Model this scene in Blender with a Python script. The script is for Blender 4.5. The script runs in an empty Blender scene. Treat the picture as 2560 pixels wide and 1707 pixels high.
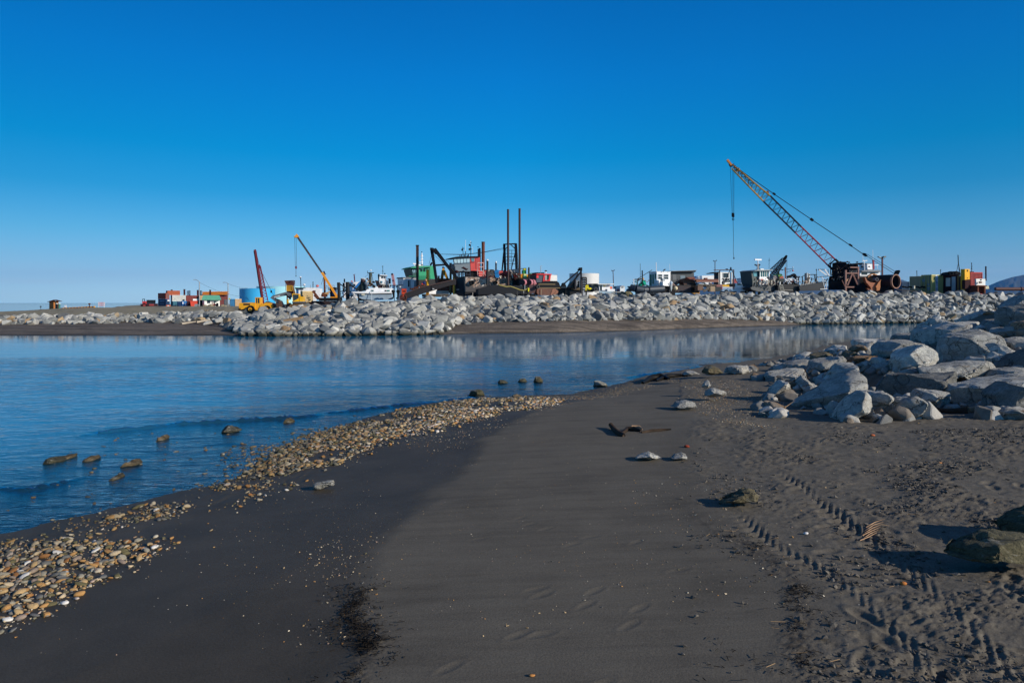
import bpy, bmesh, math, random
import numpy as np
from mathutils import Vector, noise as mnoise
from mathutils.geometry import tessellate_polygon
SC = bpy.context.scene
COL = SC.collection
R = math.radians
rnd = random.Random(7)
RS = np.random.RandomState(11)
F, YH, CX, H = 1707.0, 757.0, 1280.0, 3.1     # focal length and horizon row in photo pixels, eye height above the water

# ---------------------------------------------------------------- camera
cam = bpy.data.cameras.new('camera'); camo = bpy.data.objects.new('camera', cam); COL.objects.link(camo)
camo.location = (0, 0, H); camo.rotation_euler = (R(90), 0, 0)
cam.sensor_width = 36; cam.lens = 36*F/2560; cam.shift_y = -(853.5-YH)/2560
cam.clip_start = 0.1; cam.clip_end = 30000
SC.camera = camo
# ---------------------------------------------------------------- sky, sun, exposure
SUN_EL, SUN_AZ = 21.0, 27.0      # azimuth: degrees from +X towards the viewer
w = bpy.data.worlds.new('World'); SC.world = w; w.use_nodes = True
nt = w.node_tree; nt.nodes.clear()
out = nt.nodes.new('ShaderNodeOutputWorld'); bg = nt.nodes.new('ShaderNodeBackground')
sky = nt.nodes.new('ShaderNodeTexSky'); sky.sky_type = 'NISHITA'; sky.sun_disc = False
sky.sun_elevation = R(SUN_EL); sky.sun_rotation = R(90+SUN_AZ); sky.altitude = 0; sky.air_density = 1.0; sky.dust_density = 0.2; sky.ozone_density = 2.5
hs = nt.nodes.new('ShaderNodeHueSaturation'); hs.inputs['Saturation'].default_value = 1.0; hs.inputs['Value'].default_value = 1.0
tc = nt.nodes.new('ShaderNodeTexCoord'); sep = nt.nodes.new('ShaderNodeSeparateXYZ')
rm = nt.nodes.new('ShaderNodeValToRGB')   # deep polarised blue overhead, pale at the horizon
mul = nt.nodes.new('ShaderNodeMix'); mul.data_type = 'RGBA'; mul.blend_type = 'MULTIPLY'; mul.inputs[0].default_value = 1
SKY_STOPS = [(0.0,(.90,1.55,2.8)), (.004,(.90,1.52,2.7)), (.033,(.77,1.17,1.93)), (.057,(.60,1.05,1.65)), (.092,(.37,1.0,1.5)), (.149,(.09,.87,1.38)), (.205,(.0,.885,1.42)), (.31,(.0,.85,1.6)), (.401,(.0,.78,1.557)), (.55,(.45,.8,1.3)), (1.0,(.95,.9,1.05))]
rm.color_ramp.elements[0].position = 0; rm.color_ramp.elements[1].position = 1
while len(rm.color_ramp.elements) < len(SKY_STOPS): rm.color_ramp.elements.new(0.5)
for e, (p, c) in zip(rm.color_ramp.elements, SKY_STOPS): e.position = p; e.color = (*c, 1)
nt.links.new(tc.outputs['Generated'], sep.inputs[0]); nt.links.new(sep.outputs['Z'], rm.inputs[0])
nt.links.new(sky.outputs[0], mul.inputs[6]); nt.links.new(rm.outputs[0], mul.inputs[7])
rx = nt.nodes.new('ShaderNodeValToRGB'); mx_ = nt.nodes.new('ShaderNodeMapRange'); mx_.inputs[1].default_value = -1; mx_.inputs[2].default_value = 1   # evens the sky out along the horizon
nt.links.new(sep.outputs['X'], mx_.inputs[0]); nt.links.new(mx_.outputs[0], rx.inputs[0])
XS = [(0.0,.7),(.2,.67),(.35,.84),(.5,1.0),(.65,.97),(.77,.82),(1.0,.7)]
while len(rx.color_ramp.elements) < len(XS): rx.color_ramp.elements.new(0.5)
for e, (p, c) in zip(rx.color_ramp.elements, XS): e.position = p; e.color = (c, c, c, 1)
mul2 = nt.nodes.new('ShaderNodeMix'); mul2.data_type = 'RGBA'; mul2.blend_type = 'MULTIPLY'; mul2.inputs[0].default_value = 1
nt.links.new(mul.outputs[2], mul2.inputs[6]); nt.links.new(rx.outputs[0], mul2.inputs[7]); 
mpg = nt.nodes.new('ShaderNodeMapping'); mpg.inputs['Scale'].default_value = (2.2, 2.2, 55); nt.links.new(tc.outputs['Generated'], mpg.inputs[0])    # faint cloud wisps low over the horizon
wn = nt.nodes.new('ShaderNodeTexNoise'); wn.inputs['Scale'].default_value = 1.6; wn.inputs['Detail'].default_value = 5; wn.inputs['Roughness'].default_value = .55; nt.links.new(mpg.outputs[0], wn.inputs['Vector'])
wr = nt.nodes.new('ShaderNodeMapRange'); wr.inputs[1].default_value = .48; wr.inputs[2].default_value = .75; nt.links.new(wn.outputs['Fac'], wr.inputs[0])
wz = nt.nodes.new('ShaderNodeMapRange'); wz.inputs[1].default_value = .028; wz.inputs[2].default_value = .062; wz.inputs[3].default_value = .30; wz.inputs[4].default_value = 0; nt.links.new(sep.outputs['Z'], wz.inputs[0])
wm = nt.nodes.new('ShaderNodeMath'); wm.operation = 'MULTIPLY'; nt.links.new(wr.outputs[0], wm.inputs[0]); nt.links.new(wz.outputs[0], wm.inputs[1])
mul3 = nt.nodes.new('ShaderNodeMix'); mul3.data_type = 'RGBA'; nt.links.new(wm.outputs[0], mul3.inputs[0]); nt.links.new(mul2.outputs[2], mul3.inputs[6]); mul3.inputs[7].default_value = (4.8, 6.2, 7.6, 1)
nt.links.new(mul3.outputs[2], hs.inputs['Color']); nt.links.new(hs.outputs[0], bg.inputs[0]); nt.links.new(bg.outputs[0], out.inputs[0])
bg.inputs[1].default_value = 0.10
sl = bpy.data.lights.new('sun', 'SUN'); so = bpy.data.objects.new('sun', sl); COL.objects.link(so)
sl.energy = 4.8; sl.angle = R(0.5); sl.color = (1.0, 0.90, 0.76)
sdir = Vector((math.cos(R(SUN_EL))*math.cos(R(SUN_AZ)), -math.cos(R(SUN_EL))*math.sin(R(SUN_AZ)), math.sin(R(SUN_EL))))
so.rotation_euler = sdir.to_track_quat('Z', 'Y').to_euler()
SC.view_settings.view_transform = 'Standard'; SC.view_settings.look = 'None'; SC.view_settings.exposure = 0.0; SC.view_settings.gamma = 1
SC.render.film_transparent = False
SC.cycles.max_bounces = 6; SC.cycles.diffuse_bounces = 2; SC.cycles.glossy_bounces = 3; SC.cycles.transparent_max_bounces = 8
SC.cycles.use_denoising = True

# ---------------------------------------------------------------- helpers
def V(px, py, D): return Vector(((px-CX)/F*D, D, H-(py-YH)/F*D))
def G(px, py, z=0.0):
    D = (H-z)*F/(py-YH); return ((px-CX)/F*D, D)
def hexc(h):
    v = [int(h[i:i+2], 16)/255 for i in (0, 2, 4)]
    return tuple(((x+0.055)/1.055)**2.4 if x > 0.04045 else x/12.92 for x in v)
def tag(o, label=None, cat=None, group=None, kind=None):
    if label: o['label'] = label
    if cat: o['category'] = cat
    if group: o['group'] = group
    if kind: o['kind'] = kind
    return o
def mesh_obj(name, verts, faces, mat, parent=None, loc=(0,0,0), smooth=False, link=True):
    me = bpy.data.meshes.new(name)
    L = np.array(loc)
    me.from_pydata([tuple(np.array(v)-L) for v in verts], [], faces)
    me.update()
    if mat: me.materials.append(mat)
    if smooth: me.polygons.foreach_set('use_smooth', [True]*len(me.polygons))
    o = bpy.data.objects.new(name, me)
    if link: COL.objects.link(o)
    if parent: o.parent = parent; 
    else: o.location = loc
    return o
# --- numpy value noise
def _h(ix, iy, s):
    n = (ix.astype(np.int64)*374761393 + iy.astype(np.int64)*668265263 + s*1442695041) & 0x7fffffff
    n = ((n ^ (n >> 13))*1274126177) & 0x7fffffff
    return ((n ^ (n >> 16)) & 0xffff)/65535.0
def vn(x, y, s=0):
    x0 = np.floor(x); y0 = np.floor(y); fx = x-x0; fy = y-y0
    fx = fx*fx*fx*(fx*(fx*6-15)+10); fy = fy*fy*fy*(fy*(fy*6-15)+10)
    a = _h(x0, y0, s); b = _h(x0+1, y0, s); c = _h(x0, y0+1, s); d = _h(x0+1, y0+1, s)
    return (a*(1-fx)+b*fx)*(1-fy) + (c*(1-fx)+d*fx)*fy
def fbm(x, y, o=4, s=0, g=0.5):
    t = 0; a = 1; n = 0
    for k in range(o): t = t + a*vn(x*2**k, y*2**k, s+k*17); n += a; a *= g
    return t/n
def sstep(a, b, x):
    t = np.clip((x-a)/(b-a), 0, 1); return t*t*(3-2*t)
def sdist(x, y, pl):
    """distance to polyline, positive on its right-hand side"""
    best = np.full(x.shape, 1e9); sg = np.ones(x.shape)
    for (x0, y0), (x1, y1) in zip(pl[:-1], pl[1:]):
        dx, dy = x1-x0, y1-y0; L = dx*dx+dy*dy
        t = np.clip(((x-x0)*dx+(y-y0)*dy)/L, 0, 1)
        ex = x-(x0+t*dx); ey = y-(y0+t*dy); d = np.hypot(ex, ey)
        cr = dy*ex-dx*ey
        m = d < best - 1e-9; best = np.where(m, d, best); sg = np.where(m, np.sign(cr), sg)
    return best*sg
def ramp_node(nt, stops, inp):
    r = nt.nodes.new('ShaderNodeValToRGB'); els = r.color_ramp.elements
    while len(els) < len(stops): els.new(0.5)
    for e, (p, c) in zip(els, stops): e.position = p; e.color = (*c, 1)
    nt.links.new(inp, r.inputs[0]); return r.outputs[0]
def newmat(name):
    m = bpy.data.materials.new(name); m.use_nodes = True; nt = m.node_tree
    return m, nt, nt.nodes['Principled BSDF']
def noise_node(nt, scale, det=4, rough=0.55, vec=None, dist=0):
    n = nt.nodes.new('ShaderNodeTexNoise'); n.inputs['Scale'].default_value = scale; n.inputs['Detail'].default_value = det
    n.inputs['Roughness'].default_value = rough; n.inputs['Distortion'].default_value = dist
    if vec: nt.links.new(vec, n.inputs['Vector'])
    return n.outputs['Fac']
def mixc(nt, fac, a, b, mode='MIX'):
    m = nt.nodes.new('ShaderNodeMix'); m.data_type = 'RGBA'; m.blend_type = mode
    for s, v in ((m.inputs[0], fac), (m.inputs[6], a), (m.inputs[7], b)):
        if isinstance(v, (int, float)): s.default_value = v
        elif isinstance(v, tuple): s.default_value = (*v, 1)
        else: nt.links.new(v, s)
    return m.outputs[2]
def mth(nt, op, a, b=None, c=None):
    m = nt.nodes.new('ShaderNodeMath'); m.operation = op
    for s, v in zip(m.inputs, (a, b, c)):
        if v is None: continue
        if isinstance(v, (int, float)): s.default_value = v
        else: nt.links.new(v, s)
    return m.outputs[0]
def mrange(nt, x, a, b, c=0.0, d=1.0):
    m = nt.nodes.new('ShaderNodeMapRange'); nt.links.new(x, m.inputs[0])
    for i, v in zip((1, 2, 3, 4), (a, b, c, d)): m.inputs[i].default_value = v
    return m.outputs[0]
def bump(nt, bs, h, strength, dist):
    b = nt.nodes.new('ShaderNodeBump'); b.inputs['Strength'].default_value = strength; b.inputs['Distance'].default_value = dist
    nt.links.new(h, b.inputs['Height']); nt.links.new(b.outputs[0], bs.inputs['Normal']); return b
_MC = {}
def mt(h, rust=0.0, rough=0.55, metal=0.0, scale=1.5, var=0.12, rcol='6b3a22', bumpy=0.2):
    """weathered paint / metal / wood: base colour, chips and rust streaks of a real pattern"""
    k = (h, rust, rough, metal, scale, var, rcol, bumpy)
    if k in _MC: return _MC[k]
    m, nt, bs = newmat('paint_'+h)
    tc = nt.nodes.new('ShaderNodeTexCoord').outputs['Object']
    n1 = noise_node(nt, scale, 6, 0.65, tc); n2 = noise_node(nt, scale*4.3, 5, 0.7, tc, 0.4)
    mp = nt.nodes.new('ShaderNodeMapping'); mp.inputs['Scale'].default_value = (3, 3, 0.35); nt.links.new(tc, mp.inputs[0])
    n3 = noise_node(nt, scale*1.5, 4, 0.6, mp.outputs[0])
    c = hexc(h); c = tuple(min(x, 0.8) for x in c)
    v = mrange(nt, n1, 0.3, 0.7, 1-var, 1+var)
    col = mixc(nt, 1.0, c, v, 'MULTIPLY')
    if rust > 0:
        s = mth(nt, 'ADD', mth(nt, 'MULTIPLY', n2, 0.6), mth(nt, 'MULTIPLY', n3, 0.4))
        f = mrange(nt, s, 0.72-0.4*rust, 0.78-0.34*rust)
        rc = ramp_node(nt, [(0.3, tuple(x*0.5 for x in hexc(rcol))), (0.7, hexc(rcol))], n1)
        col = mixc(nt, f, col, rc)
    nt.links.new(col, bs.inputs['Base Color']); bs.inputs['Roughness'].default_value = rough; bs.inputs['Metallic'].default_value = metal
    bs.inputs['Specular IOR Level'].default_value = .15 if rough > .58 else .4
    bump(nt, bs, n2, bumpy, 0.02)
    _MC[k] = m; return m
# ---------------------------------------------------------------- near shore: curves in world metres
_pl = [(-200,1400),(0,1335),(200,1290),(400,1240),(560,1205),(640,1168),(700,1125),(800,1085),(950,1035),(1100,1003),(1300,988),(1420,985),(1530,965),(1620,938),(1750,915),(1900,898),(2000,880),(2100,855)]
SHORE = [(-16,-8),(-12,0),(-9.2,4.5)] + [G(x, y) for x, y in _pl] + [(34,56),(60,52),(400,30)]
# boulders of the near bank: (outline px, depth, thickness, ridge px, tint, label)
BO = []
def bo(pts, D, th=0.9, ridge=None, tint=0.5, label='', name='boulder'): BO.append((pts, D, th, ridge, tint, label, name))
bo([(1906,924),(1912,914),(1920,906),(1926,905),(1936,908),(1944,915),(1930,921)], 30.6, .6, (1924,908), .7, 'small pale boulder at the water edge left of the boulder pile')
bo([(1860,930),(1862,916),(1872,911),(1880,918),(1884,931)], 28, .6, None, .5, 'low grey boulder on the sand left of the small pale one')
bo([(1888,945),(1905,932),(1955,925),(1993,917),(2003,920),(2020,938),(2023,944),(2000,944),(1977,960),(1958,956),(1935,963),(1895,963)], 24, 1.2, (1960,932), .6, 'long boulder with a pale ribbed right end at the left foot of the pile')
bo([(1912,993),(1930,970),(1950,950),(1962,948),(1975,957),(1980,972),(1958,982),(1935,993)], 18.6, .7, (1938,963), .8, 'cream wedge boulder with a shaded left side in front of the long ribbed boulder')
bo([(1942,925),(1962,908),(1985,901),(2035,900),(2040,910),(2030,925),(2010,932),(1985,928)], 27, 1.3, (1990,906), .45, 'flat grey boulder behind the long ribbed boulder')
bo([(1958,908),(1990,890),(2005,883),(2020,880),(2035,885),(2035,900),(1990,906)], 31.5, 1.2, (2003,888), .75, 'pointed boulder on the water side at the left of the pile')
bo([(2003,900),(2020,885),(2055,880),(2075,885),(2090,893),(2075,904),(2035,905)], 29, 1.3, (2022,888), .2, 'smooth brown slab of stone on the water side of the pile')
bo([(2012,915),(2030,903),(2075,893),(2085,889),(2100,888),(2110,900),(2095,915),(2060,933),(2030,938),(2014,932)], 24.5, 1.4, (2035,905), .5, 'rounded grey boulder leaning over a dark gap in the left half of the pile')
bo([(2048,950),(2050,935),(2090,914),(2120,906),(2135,908),(2138,916),(2130,928),(2090,945),(2062,958)], 21, 1.3, (2118,908), .65, 'dark boulder with a small sunlit tip directly behind the big tilted slab')
bo([(2052,882),(2075,870),(2095,862),(2108,861),(2114,866),(2100,878),(2072,887)], 32.5, 1.0, (2080,868), .8, 'thin pale boulder slanting up at the water side of the pile')
bo([(2088,886),(2095,872),(2118,862),(2122,872),(2116,882),(2102,889)], 30, .9, (2103,868), .85, 'small cream faced boulder beside the tan oval one')
bo([(2124,874),(2132,863),(2150,861),(2163,866),(2166,876),(2157,886),(2145,884),(2130,880)], 27.5, .8, (2128,866), .15, 'tan oval boulder lodged in a hollow near the water')
bo([(2118,870),(2130,852),(2145,847),(2190,847),(2222,850),(2228,862),(2205,884),(2165,892),(2130,880)], 30.5, 1.8, (2175,850), .85, 'broad white topped boulder behind the tan oval one')
bo([(2106,897),(2115,880),(2125,876),(2140,882),(2133,893),(2114,903)], 25.5, .7, (2116,881), .2, 'small tan peaked stone below the tan oval boulder')
bo([(2108,908),(2130,893),(2165,887),(2195,888),(2194,905),(2170,915),(2140,916)], 24.5, 1.2, (2140,892), .05, 'brown lichen spotted boulder in the middle of the pile')
bo([(2175,910),(2185,893),(2200,891),(2212,901),(2208,912),(2185,914)], 23.3, .7, (2190,893), .7, 'small speckled boulder right of the brown lichen spotted one')
bo([(1984,1022),(1993,1006),(2030,985),(2060,966),(2110,935),(2145,918),(2165,908),(2172,912),(2178,927),(2185,935),(2188,960),(2180,974),(2150,990),(2100,1000),(2060,1012),(2020,1026)], 16.9, 1.5, (2105,945), .55, 'biggest tilted slab boulder rising to the right at the front of the pile')
bo([(2083,1056),(2095,1030),(2120,1000),(2145,980),(2165,970),(2178,985),(2174,1003),(2174,1024),(2150,1032),(2110,1044),(2098,1058)], 14.6, .9, (2135,992), .7, 'triangular boulder with a dark left face at the front foot of the pile')
bo([(2153,985),(2165,973),(2190,970),(2215,980),(2230,1000),(2234,1008),(2210,1022),(2180,1028),(2162,1018)], 15.1, .9, (2162,978), .6, 'rounded grey boulder touching the right side of the triangular one')
bo([(2174,917),(2200,908),(2216,905),(2213,920),(2196,933),(2180,928)], 21.5, .8, None, .5, 'small flat boulder in the dark gap right of the big tilted slab')
bo([(1909,1029),(1925,1010),(1943,1008),(1944,1015),(1934,1030)], 16.4, .35, None, .5, 'little wedge stone on the sand in the shadow of the tilted slab')
bo([(1915,1050),(1928,1035),(1945,1033),(1954,1048),(1932,1054)], 15.3, .35, None, .4, 'half buried flat stone on the sand left of the triangular boulder')
bo([(1988,972),(1992,946),(2005,938),(2015,945),(2027,960),(2022,974)], 19.8, .6, None, .5, 'small boulder under the twigs between the wedge and the slab')
bo([(2220,1038),(2225,1015),(2240,997),(2265,983),(2280,985),(2310,1003),(2333,1015),(2322,1027),(2290,1036),(2245,1044)], 14.7, .9, (2243,1000), .5, 'pyramid shaped grey boulder alone at the front foot of the pile')
bo([(2186,985),(2188,955),(2200,942),(2225,937),(2250,932),(2275,940),(2310,942),(2355,940),(2380,932),(2397,930),(2400,945),(2412,960),(2400,975),(2360,985),(2300,992),(2250,995),(2220,1004)], 17.6, 1.7, (2228,945), .3, 'wide brownish boulder with a rusty corner behind the pyramid boulder')
bo([(2283,994),(2300,975),(2315,972),(2360,980),(2377,986),(2374,1008),(2335,1022),(2305,1008)], 15.9, .9, (2315,975), .6, 'low wedge boulder half in shadow right of the pyramid boulder')
bo([(2385,978),(2400,965),(2440,955),(2490,942),(2540,935),(2580,935),(2600,960),(2580,1010),(2470,1016),(2430,1022),(2400,1016),(2388,1002)], 16.3, 1.5, (2420,958), .6, 'large ribbed boulder at the right front of the pile')
bo([(2472,1030),(2475,985),(2490,965),(2505,953),(2535,962),(2580,975),(2615,1000),(2610,1030),(2530,1036),(2480,1034)], 14.9, 1.0, (2508,955), .35, 'dark smooth faced boulder in front of the large ribbed one')
bo([(2461,955),(2470,935),(2490,925),(2540,920),(2600,918),(2610,940),(2540,945),(2480,957)], 18.6, 1.2, (2480,928), .5, 'flat topped boulder just behind the large ribbed one')
bo([(2268,937),(2280,927),(2300,921),(2340,915),(2390,908),(2430,903),(2470,903),(2500,905),(2515,915),(2505,940),(2460,955),(2420,962),(2400,955),(2385,942),(2350,945),(2310,948)], 19.3, 1.4, (2350,914), .55, 'very long low boulder lying across the pile above the brownish one')
bo([(2458,1043),(2490,1025),(2525,1018),(2560,1020),(2600,1030),(2610,1052),(2530,1052),(2490,1048)], 14.1, .6, (2535,1020), .5, 'low sand covered boulder at the right edge below the dark smooth one')
bo([(2430,906),(2445,880),(2460,860),(2470,855),(2500,865),(2540,885),(2546,893),(2520,910),(2480,914)], 20.8, 1.3, (2468,857), .85, 'sharp ridged boulder with a sunlit right slope beside the cube boulder')
bo([(2358,908),(2361,870),(2370,845),(2390,835),(2435,826),(2470,832),(2481,845),(2482,858),(2465,875),(2445,890),(2436,908),(2400,915),(2375,915)], 21.8, 1.7, (2438,838), .5, 'cube shaped boulder with furrowed front standing high in the pile')
bo([(2230,935),(2240,900),(2255,875),(2280,863),(2300,862),(2325,872),(2338,882),(2342,915),(2315,932),(2275,940),(2250,940)], 20.6, 1.5, (2288,872), .8, 'tall boulder with a white right face and speckled left face in mid pile')
bo([(2163,890),(2190,870),(2215,852),(2260,850),(2300,857),(2312,868),(2280,885),(2240,898),(2200,898)], 25, 1.8, (2220,853), .5, 'broad shaded boulder left of the tall white faced one')
bo([(2298,862),(2305,840),(2330,822),(2370,808),(2430,806),(2448,812),(2450,824),(2425,842),(2370,858),(2350,868),(2310,870)], 26.5, 2.2, (2420,808), .7, 'long flat slab boulder with a pale right tip high on the pile')
bo([(2283,856),(2285,825),(2300,815),(2310,812),(2320,820),(2327,832),(2315,850),(2300,860)], 29.5, 1.2, (2292,820), .7, 'upright boulder at the left end of the long flat slab')
bo([(2221,855),(2240,838),(2260,830),(2275,832),(2287,840),(2285,856),(2250,860)], 31.5, 1.2, (2262,832), .45, 'low dark boulder near the water left of the upright one')
bo([(2318,814),(2322,802),(2335,795),(2350,797),(2370,807),(2352,818)], 33.5, 1.2, (2333,797), .75, 'peaked boulder farthest along the water side of the pile')
bo([(2396,806),(2430,785),(2455,775),(2465,780),(2495,785),(2500,803),(2460,812),(2420,813)], 29, 1.6, (2448,778), .75, 'slanted boulder below the highest boulder at the top of the pile')
bo([(2446,826),(2470,802),(2500,797),(2514,800),(2516,824),(2460,834)], 25.2, 1.4, (2490,800), .35, 'dark rounded boulder between the flat slab and the highest boulder')
bo([(2500,822),(2505,790),(2520,765),(2540,757),(2590,752),(2660,760),(2660,815),(2560,822),(2520,824)], 23.5, 1.8, (2560,758), .35, 'highest dark boulder at the right edge of the pile')
bo([(2505,775),(2535,748),(2560,738),(2610,735),(2650,745),(2650,775),(2540,776)], 27.5, 1.8, (2550,742), .5, 'peaked boulder behind the highest one at the right edge')
bo([(2448,840),(2475,825),(2520,817),(2560,815),(2620,818),(2620,842),(2540,848),(2480,846)], 23, 1.4, (2520,818), .5, 'flat boulder over the black hollow right of the cube boulder')
bo([(2528,830),(2540,808),(2560,802),(2620,802),(2630,832),(2560,838)], 22.3, 1.1, (2538,808), .12, 'tan rounded boulder at the right edge under the highest one')
bo([(2486,866),(2510,850),(2560,843),(2620,843),(2630,875),(2560,888),(2520,880)], 21.3, 1.2, (2520,850), .6, 'grey boulder at the right edge below the black hollow')
bo([(2496,930),(2520,900),(2540,885),(2570,868),(2620,865),(2640,925),(2550,930)], 19.9, 1.4, (2560,872), .3, 'big shaded boulder at the right edge under the sharp ridged one')
bo([(2366,1388),(2378,1362),(2400,1357),(2440,1345),(2480,1335),(2560,1338),(2640,1350),(2650,1398),(2450,1396)], 6.3, .45, (2420,1350), .21, 'dark mossy grained boulder on the sand at the right edge of the foreground')
bo([(2480,1345),(2520,1310),(2560,1283),(2620,1250),(2700,1250),(2700,1352),(2540,1352)], 6.9, .5, (2540,1300), .22, 'sloping dark slab behind the mossy foreground boulder')
bo([(775,1219),(778,1211),(800,1204),(835,1200),(847,1204),(838,1211),(800,1222)], 10.8, .12, None, .6, 'long pale green grey stone on the wet black sand', 'stone')
bo([(1584,1143),(1600,1136),(1622,1127),(1640,1134),(1656,1142),(1625,1146)], 11.4, .25, (1618,1129), .75, 'whitish flat stone showing through the sand', 'stone')
bo([(1672,1145),(1690,1134),(1705,1131),(1720,1138),(1718,1146)], 11.3, .2, None, .5, 'small flat grey stone right of the whitish one', 'stone')
bo([(1795,1242),(1828,1232),(1838,1222),(1852,1211),(1870,1208),(1885,1214),(1897,1232),(1890,1242),(1850,1246)], 8.6, .28, (1848,1214), .2, 'half buried brownish rock above the seaweed line', 'stone')
bo([(1676,1016),(1690,1003),(1712,998),(1738,1004),(1742,1017),(1710,1020)], 16.9, .45, None, .45, 'ribbed grey stone left of the pile on the smooth sand', 'stone')
bo([(1750,988),(1760,974),(1780,970),(1805,974),(1815,986),(1785,992)], 18.8, .4, None, .55, 'flat grey stone left of the wedge boulder', 'stone')
bo([(1754,968),(1760,954),(1770,950),(1777,964),(1768,970)], 20, .25, None, .6, 'small upright stone on the sand near the shore bend', 'stone')
bo([(1700,937),(1712,928),(1735,927),(1748,934),(1725,941)], 24.5, .5, None, .5, 'low grey stone in the row along the shore bend', 'stone')
bo([(1752,934),(1762,918),(1778,914),(1795,920),(1806,932),(1780,938)], 26, .6, None, .2, 'brownish stone in the row along the shore bend', 'stone')
bo([(1812,932),(1820,918),(1842,912),(1868,916),(1882,926),(1850,936)], 27, .7, None, .6, 'pale grey stone in the row along the shore bend', 'stone')
for pts, lab, tint in [
  ([(1172,985),(1180,974),(1192,970),(1206,973),(1212,984),(1195,988)], 'mossy dark stone standing in the shallows before the spit', .22),
  ([(1240,957),(1250,948),(1262,948),(1272,956)], 'low mossy stone in the shallows left of two others', .25),
  ([(1292,954),(1300,944),(1312,943),(1320,952)], 'round mossy stone in the middle of the shallows group', .25),
  ([(1334,953),(1338,941),(1350,940),(1360,951),(1348,955)], 'mossy pair of stones at the right of the shallows group', .2),
  ([(1482,962),(1486,951),(1500,949),(1516,954),(1520,962),(1500,965)], 'light grey stone in the shallows near the sand point', .7),
  ([(1270,995),(1282,984),(1296,982),(1306,990),(1290,996)], 'yellow green mossy stone beside the gravel spit', .1),
  ([(556,1077),(560,1063),(575,1060),(590,1068),(602,1070),(585,1078)], 'black stone alone in the open water', .3),
  ([(709,1053),(716,1042),(725,1040),(735,1048),(736,1054)], 'round brown stone in the water before the wave line', .15),
  ([(113,1152),(128,1138),(148,1136),(162,1146),(150,1154)], 'dark stone low in the water at far left', .25),
  ([(157,1141),(170,1131),(184,1130),(190,1138),(175,1144)], 'orange stone in the water beside the dark one', .08),
  ([(216,1146),(226,1136),(240,1134),(246,1142),(232,1149)], 'orange stone in the water right of the dark one', .08),
  ([(310,1157),(322,1147),(338,1143),(356,1153),(335,1160)], 'yellow and black stone in the shallow water', .1),
  ([(288,1187),(296,1180),(306,1182),(308,1190),(296,1192)], 'small brown stone below the yellow and black one', .15),
  ([(400,1096),(404,1086),(412,1083),(419,1091),(412,1098)], 'small dark red stone just inside the wave line', .1)]:
    yb = max(p[1] for p in pts); bo([(x, y+ (1.5 if y > yb-6 else 0)) for x, y in pts], H*F/(yb-YH), .35, None, tint, lab, 'stone')
def bo_world():
    r = []
    for pts, D, th, *_ in BO:
        xs = [p[0] for p in pts]; ys = [p[1] for p in pts]
        a = V(min(xs), max(ys), D); b = V(max(xs), min(ys), D)
        r.append((a.x, b.x, D, a.z, b.z, th))
    return r
BW = bo_world()
def z_beach(s):      # s: metres inland of the waterline
    return np.where(s > 0, 0.075*np.minimum(s, 5) + 0.045*np.clip(s-5, 0, 12) , 0.045*s - .05*np.clip(-s-2.5, 0, 20))
PILE = [b for b, o in zip(BW, BO) if o[6] == 'boulder' and 14 < o[1]]
def z_near_base(x, y):
    s = sdist(x, y, SHORE)
    z = z_beach(s)
    mound = np.full(x.shape, -9.0)
    for x0, x1, D, z0, z1, th in PILE:
        rx = (x1-x0)/2; d = np.hypot(np.maximum(np.abs(x-(x0+x1)/2)-rx*0.8, 0), np.maximum(np.abs(y-D)-th*0.4, 0))
        mound = np.maximum(mound, z0+0.12*(z1-z0)-0.55*d-0.02)
    mound = np.where(x > 14, np.maximum(mound, np.minimum(2.2, 0.1+0.28*(x-14))*sstep(13, 19, y) - 4*sstep(30, 42, y)), mound)
    m = np.maximum(z, mound)
    return np.where(m > 2.6, 2.6, m), s, (mound > z)
LINE1 = [G(x, y, .35) for x, y in [(1480,985),(1320,1035),(1230,1085),(1160,1150),(1080,1230),(1000,1310),(900,1400),(880,1440),(905,1480),(870,1560),(920,1640),(880,1707)]]  # edge of the dry sand
LINE1 = [(7.5, 34)] + LINE1 + [(-0.9,3.0),(-1.2,0)]
LINE2 = [G(x, y, .55) for x, y in [(1700,980),(1700,1060),(1690,1150),(1720,1260),(1800,1330),(1900,1380),(1990,1470),(1995,1560),(1980,1640),(1990,1707)]] # seaweed line
LINE2 = LINE2 + [(1.6, 3.2)]
LINE3 = [G(x, y, .55) for x, y in [(1750,1180),(1800,1250),(1700,1390),(1750,1500),(1850,1707)]]
TR1 = [G(x, y, .6) for x, y in [(1880,1130),(1990,1210),(2090,1290),(2180,1360),(2260,1430),(2330,1500),(2420,1600),(2500,1700)]] + [(3.6,3.5)]
TR2 = [G(x, y, .6) for x, y in [(1840,1270),(1920,1350),(2010,1400),(2100,1460),(2200,1560),(2300,1680)]] + [(2.6,3.6)]
def polar_grid(x0, x1, nx, y0, y1, ny):
    px = np.linspace(x0, x1, nx); yy = y0*(y1/y0)**np.linspace(0, 1, ny)
    P, Y = np.meshgrid(px, yy); return (P-CX)/F*Y, Y
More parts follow.
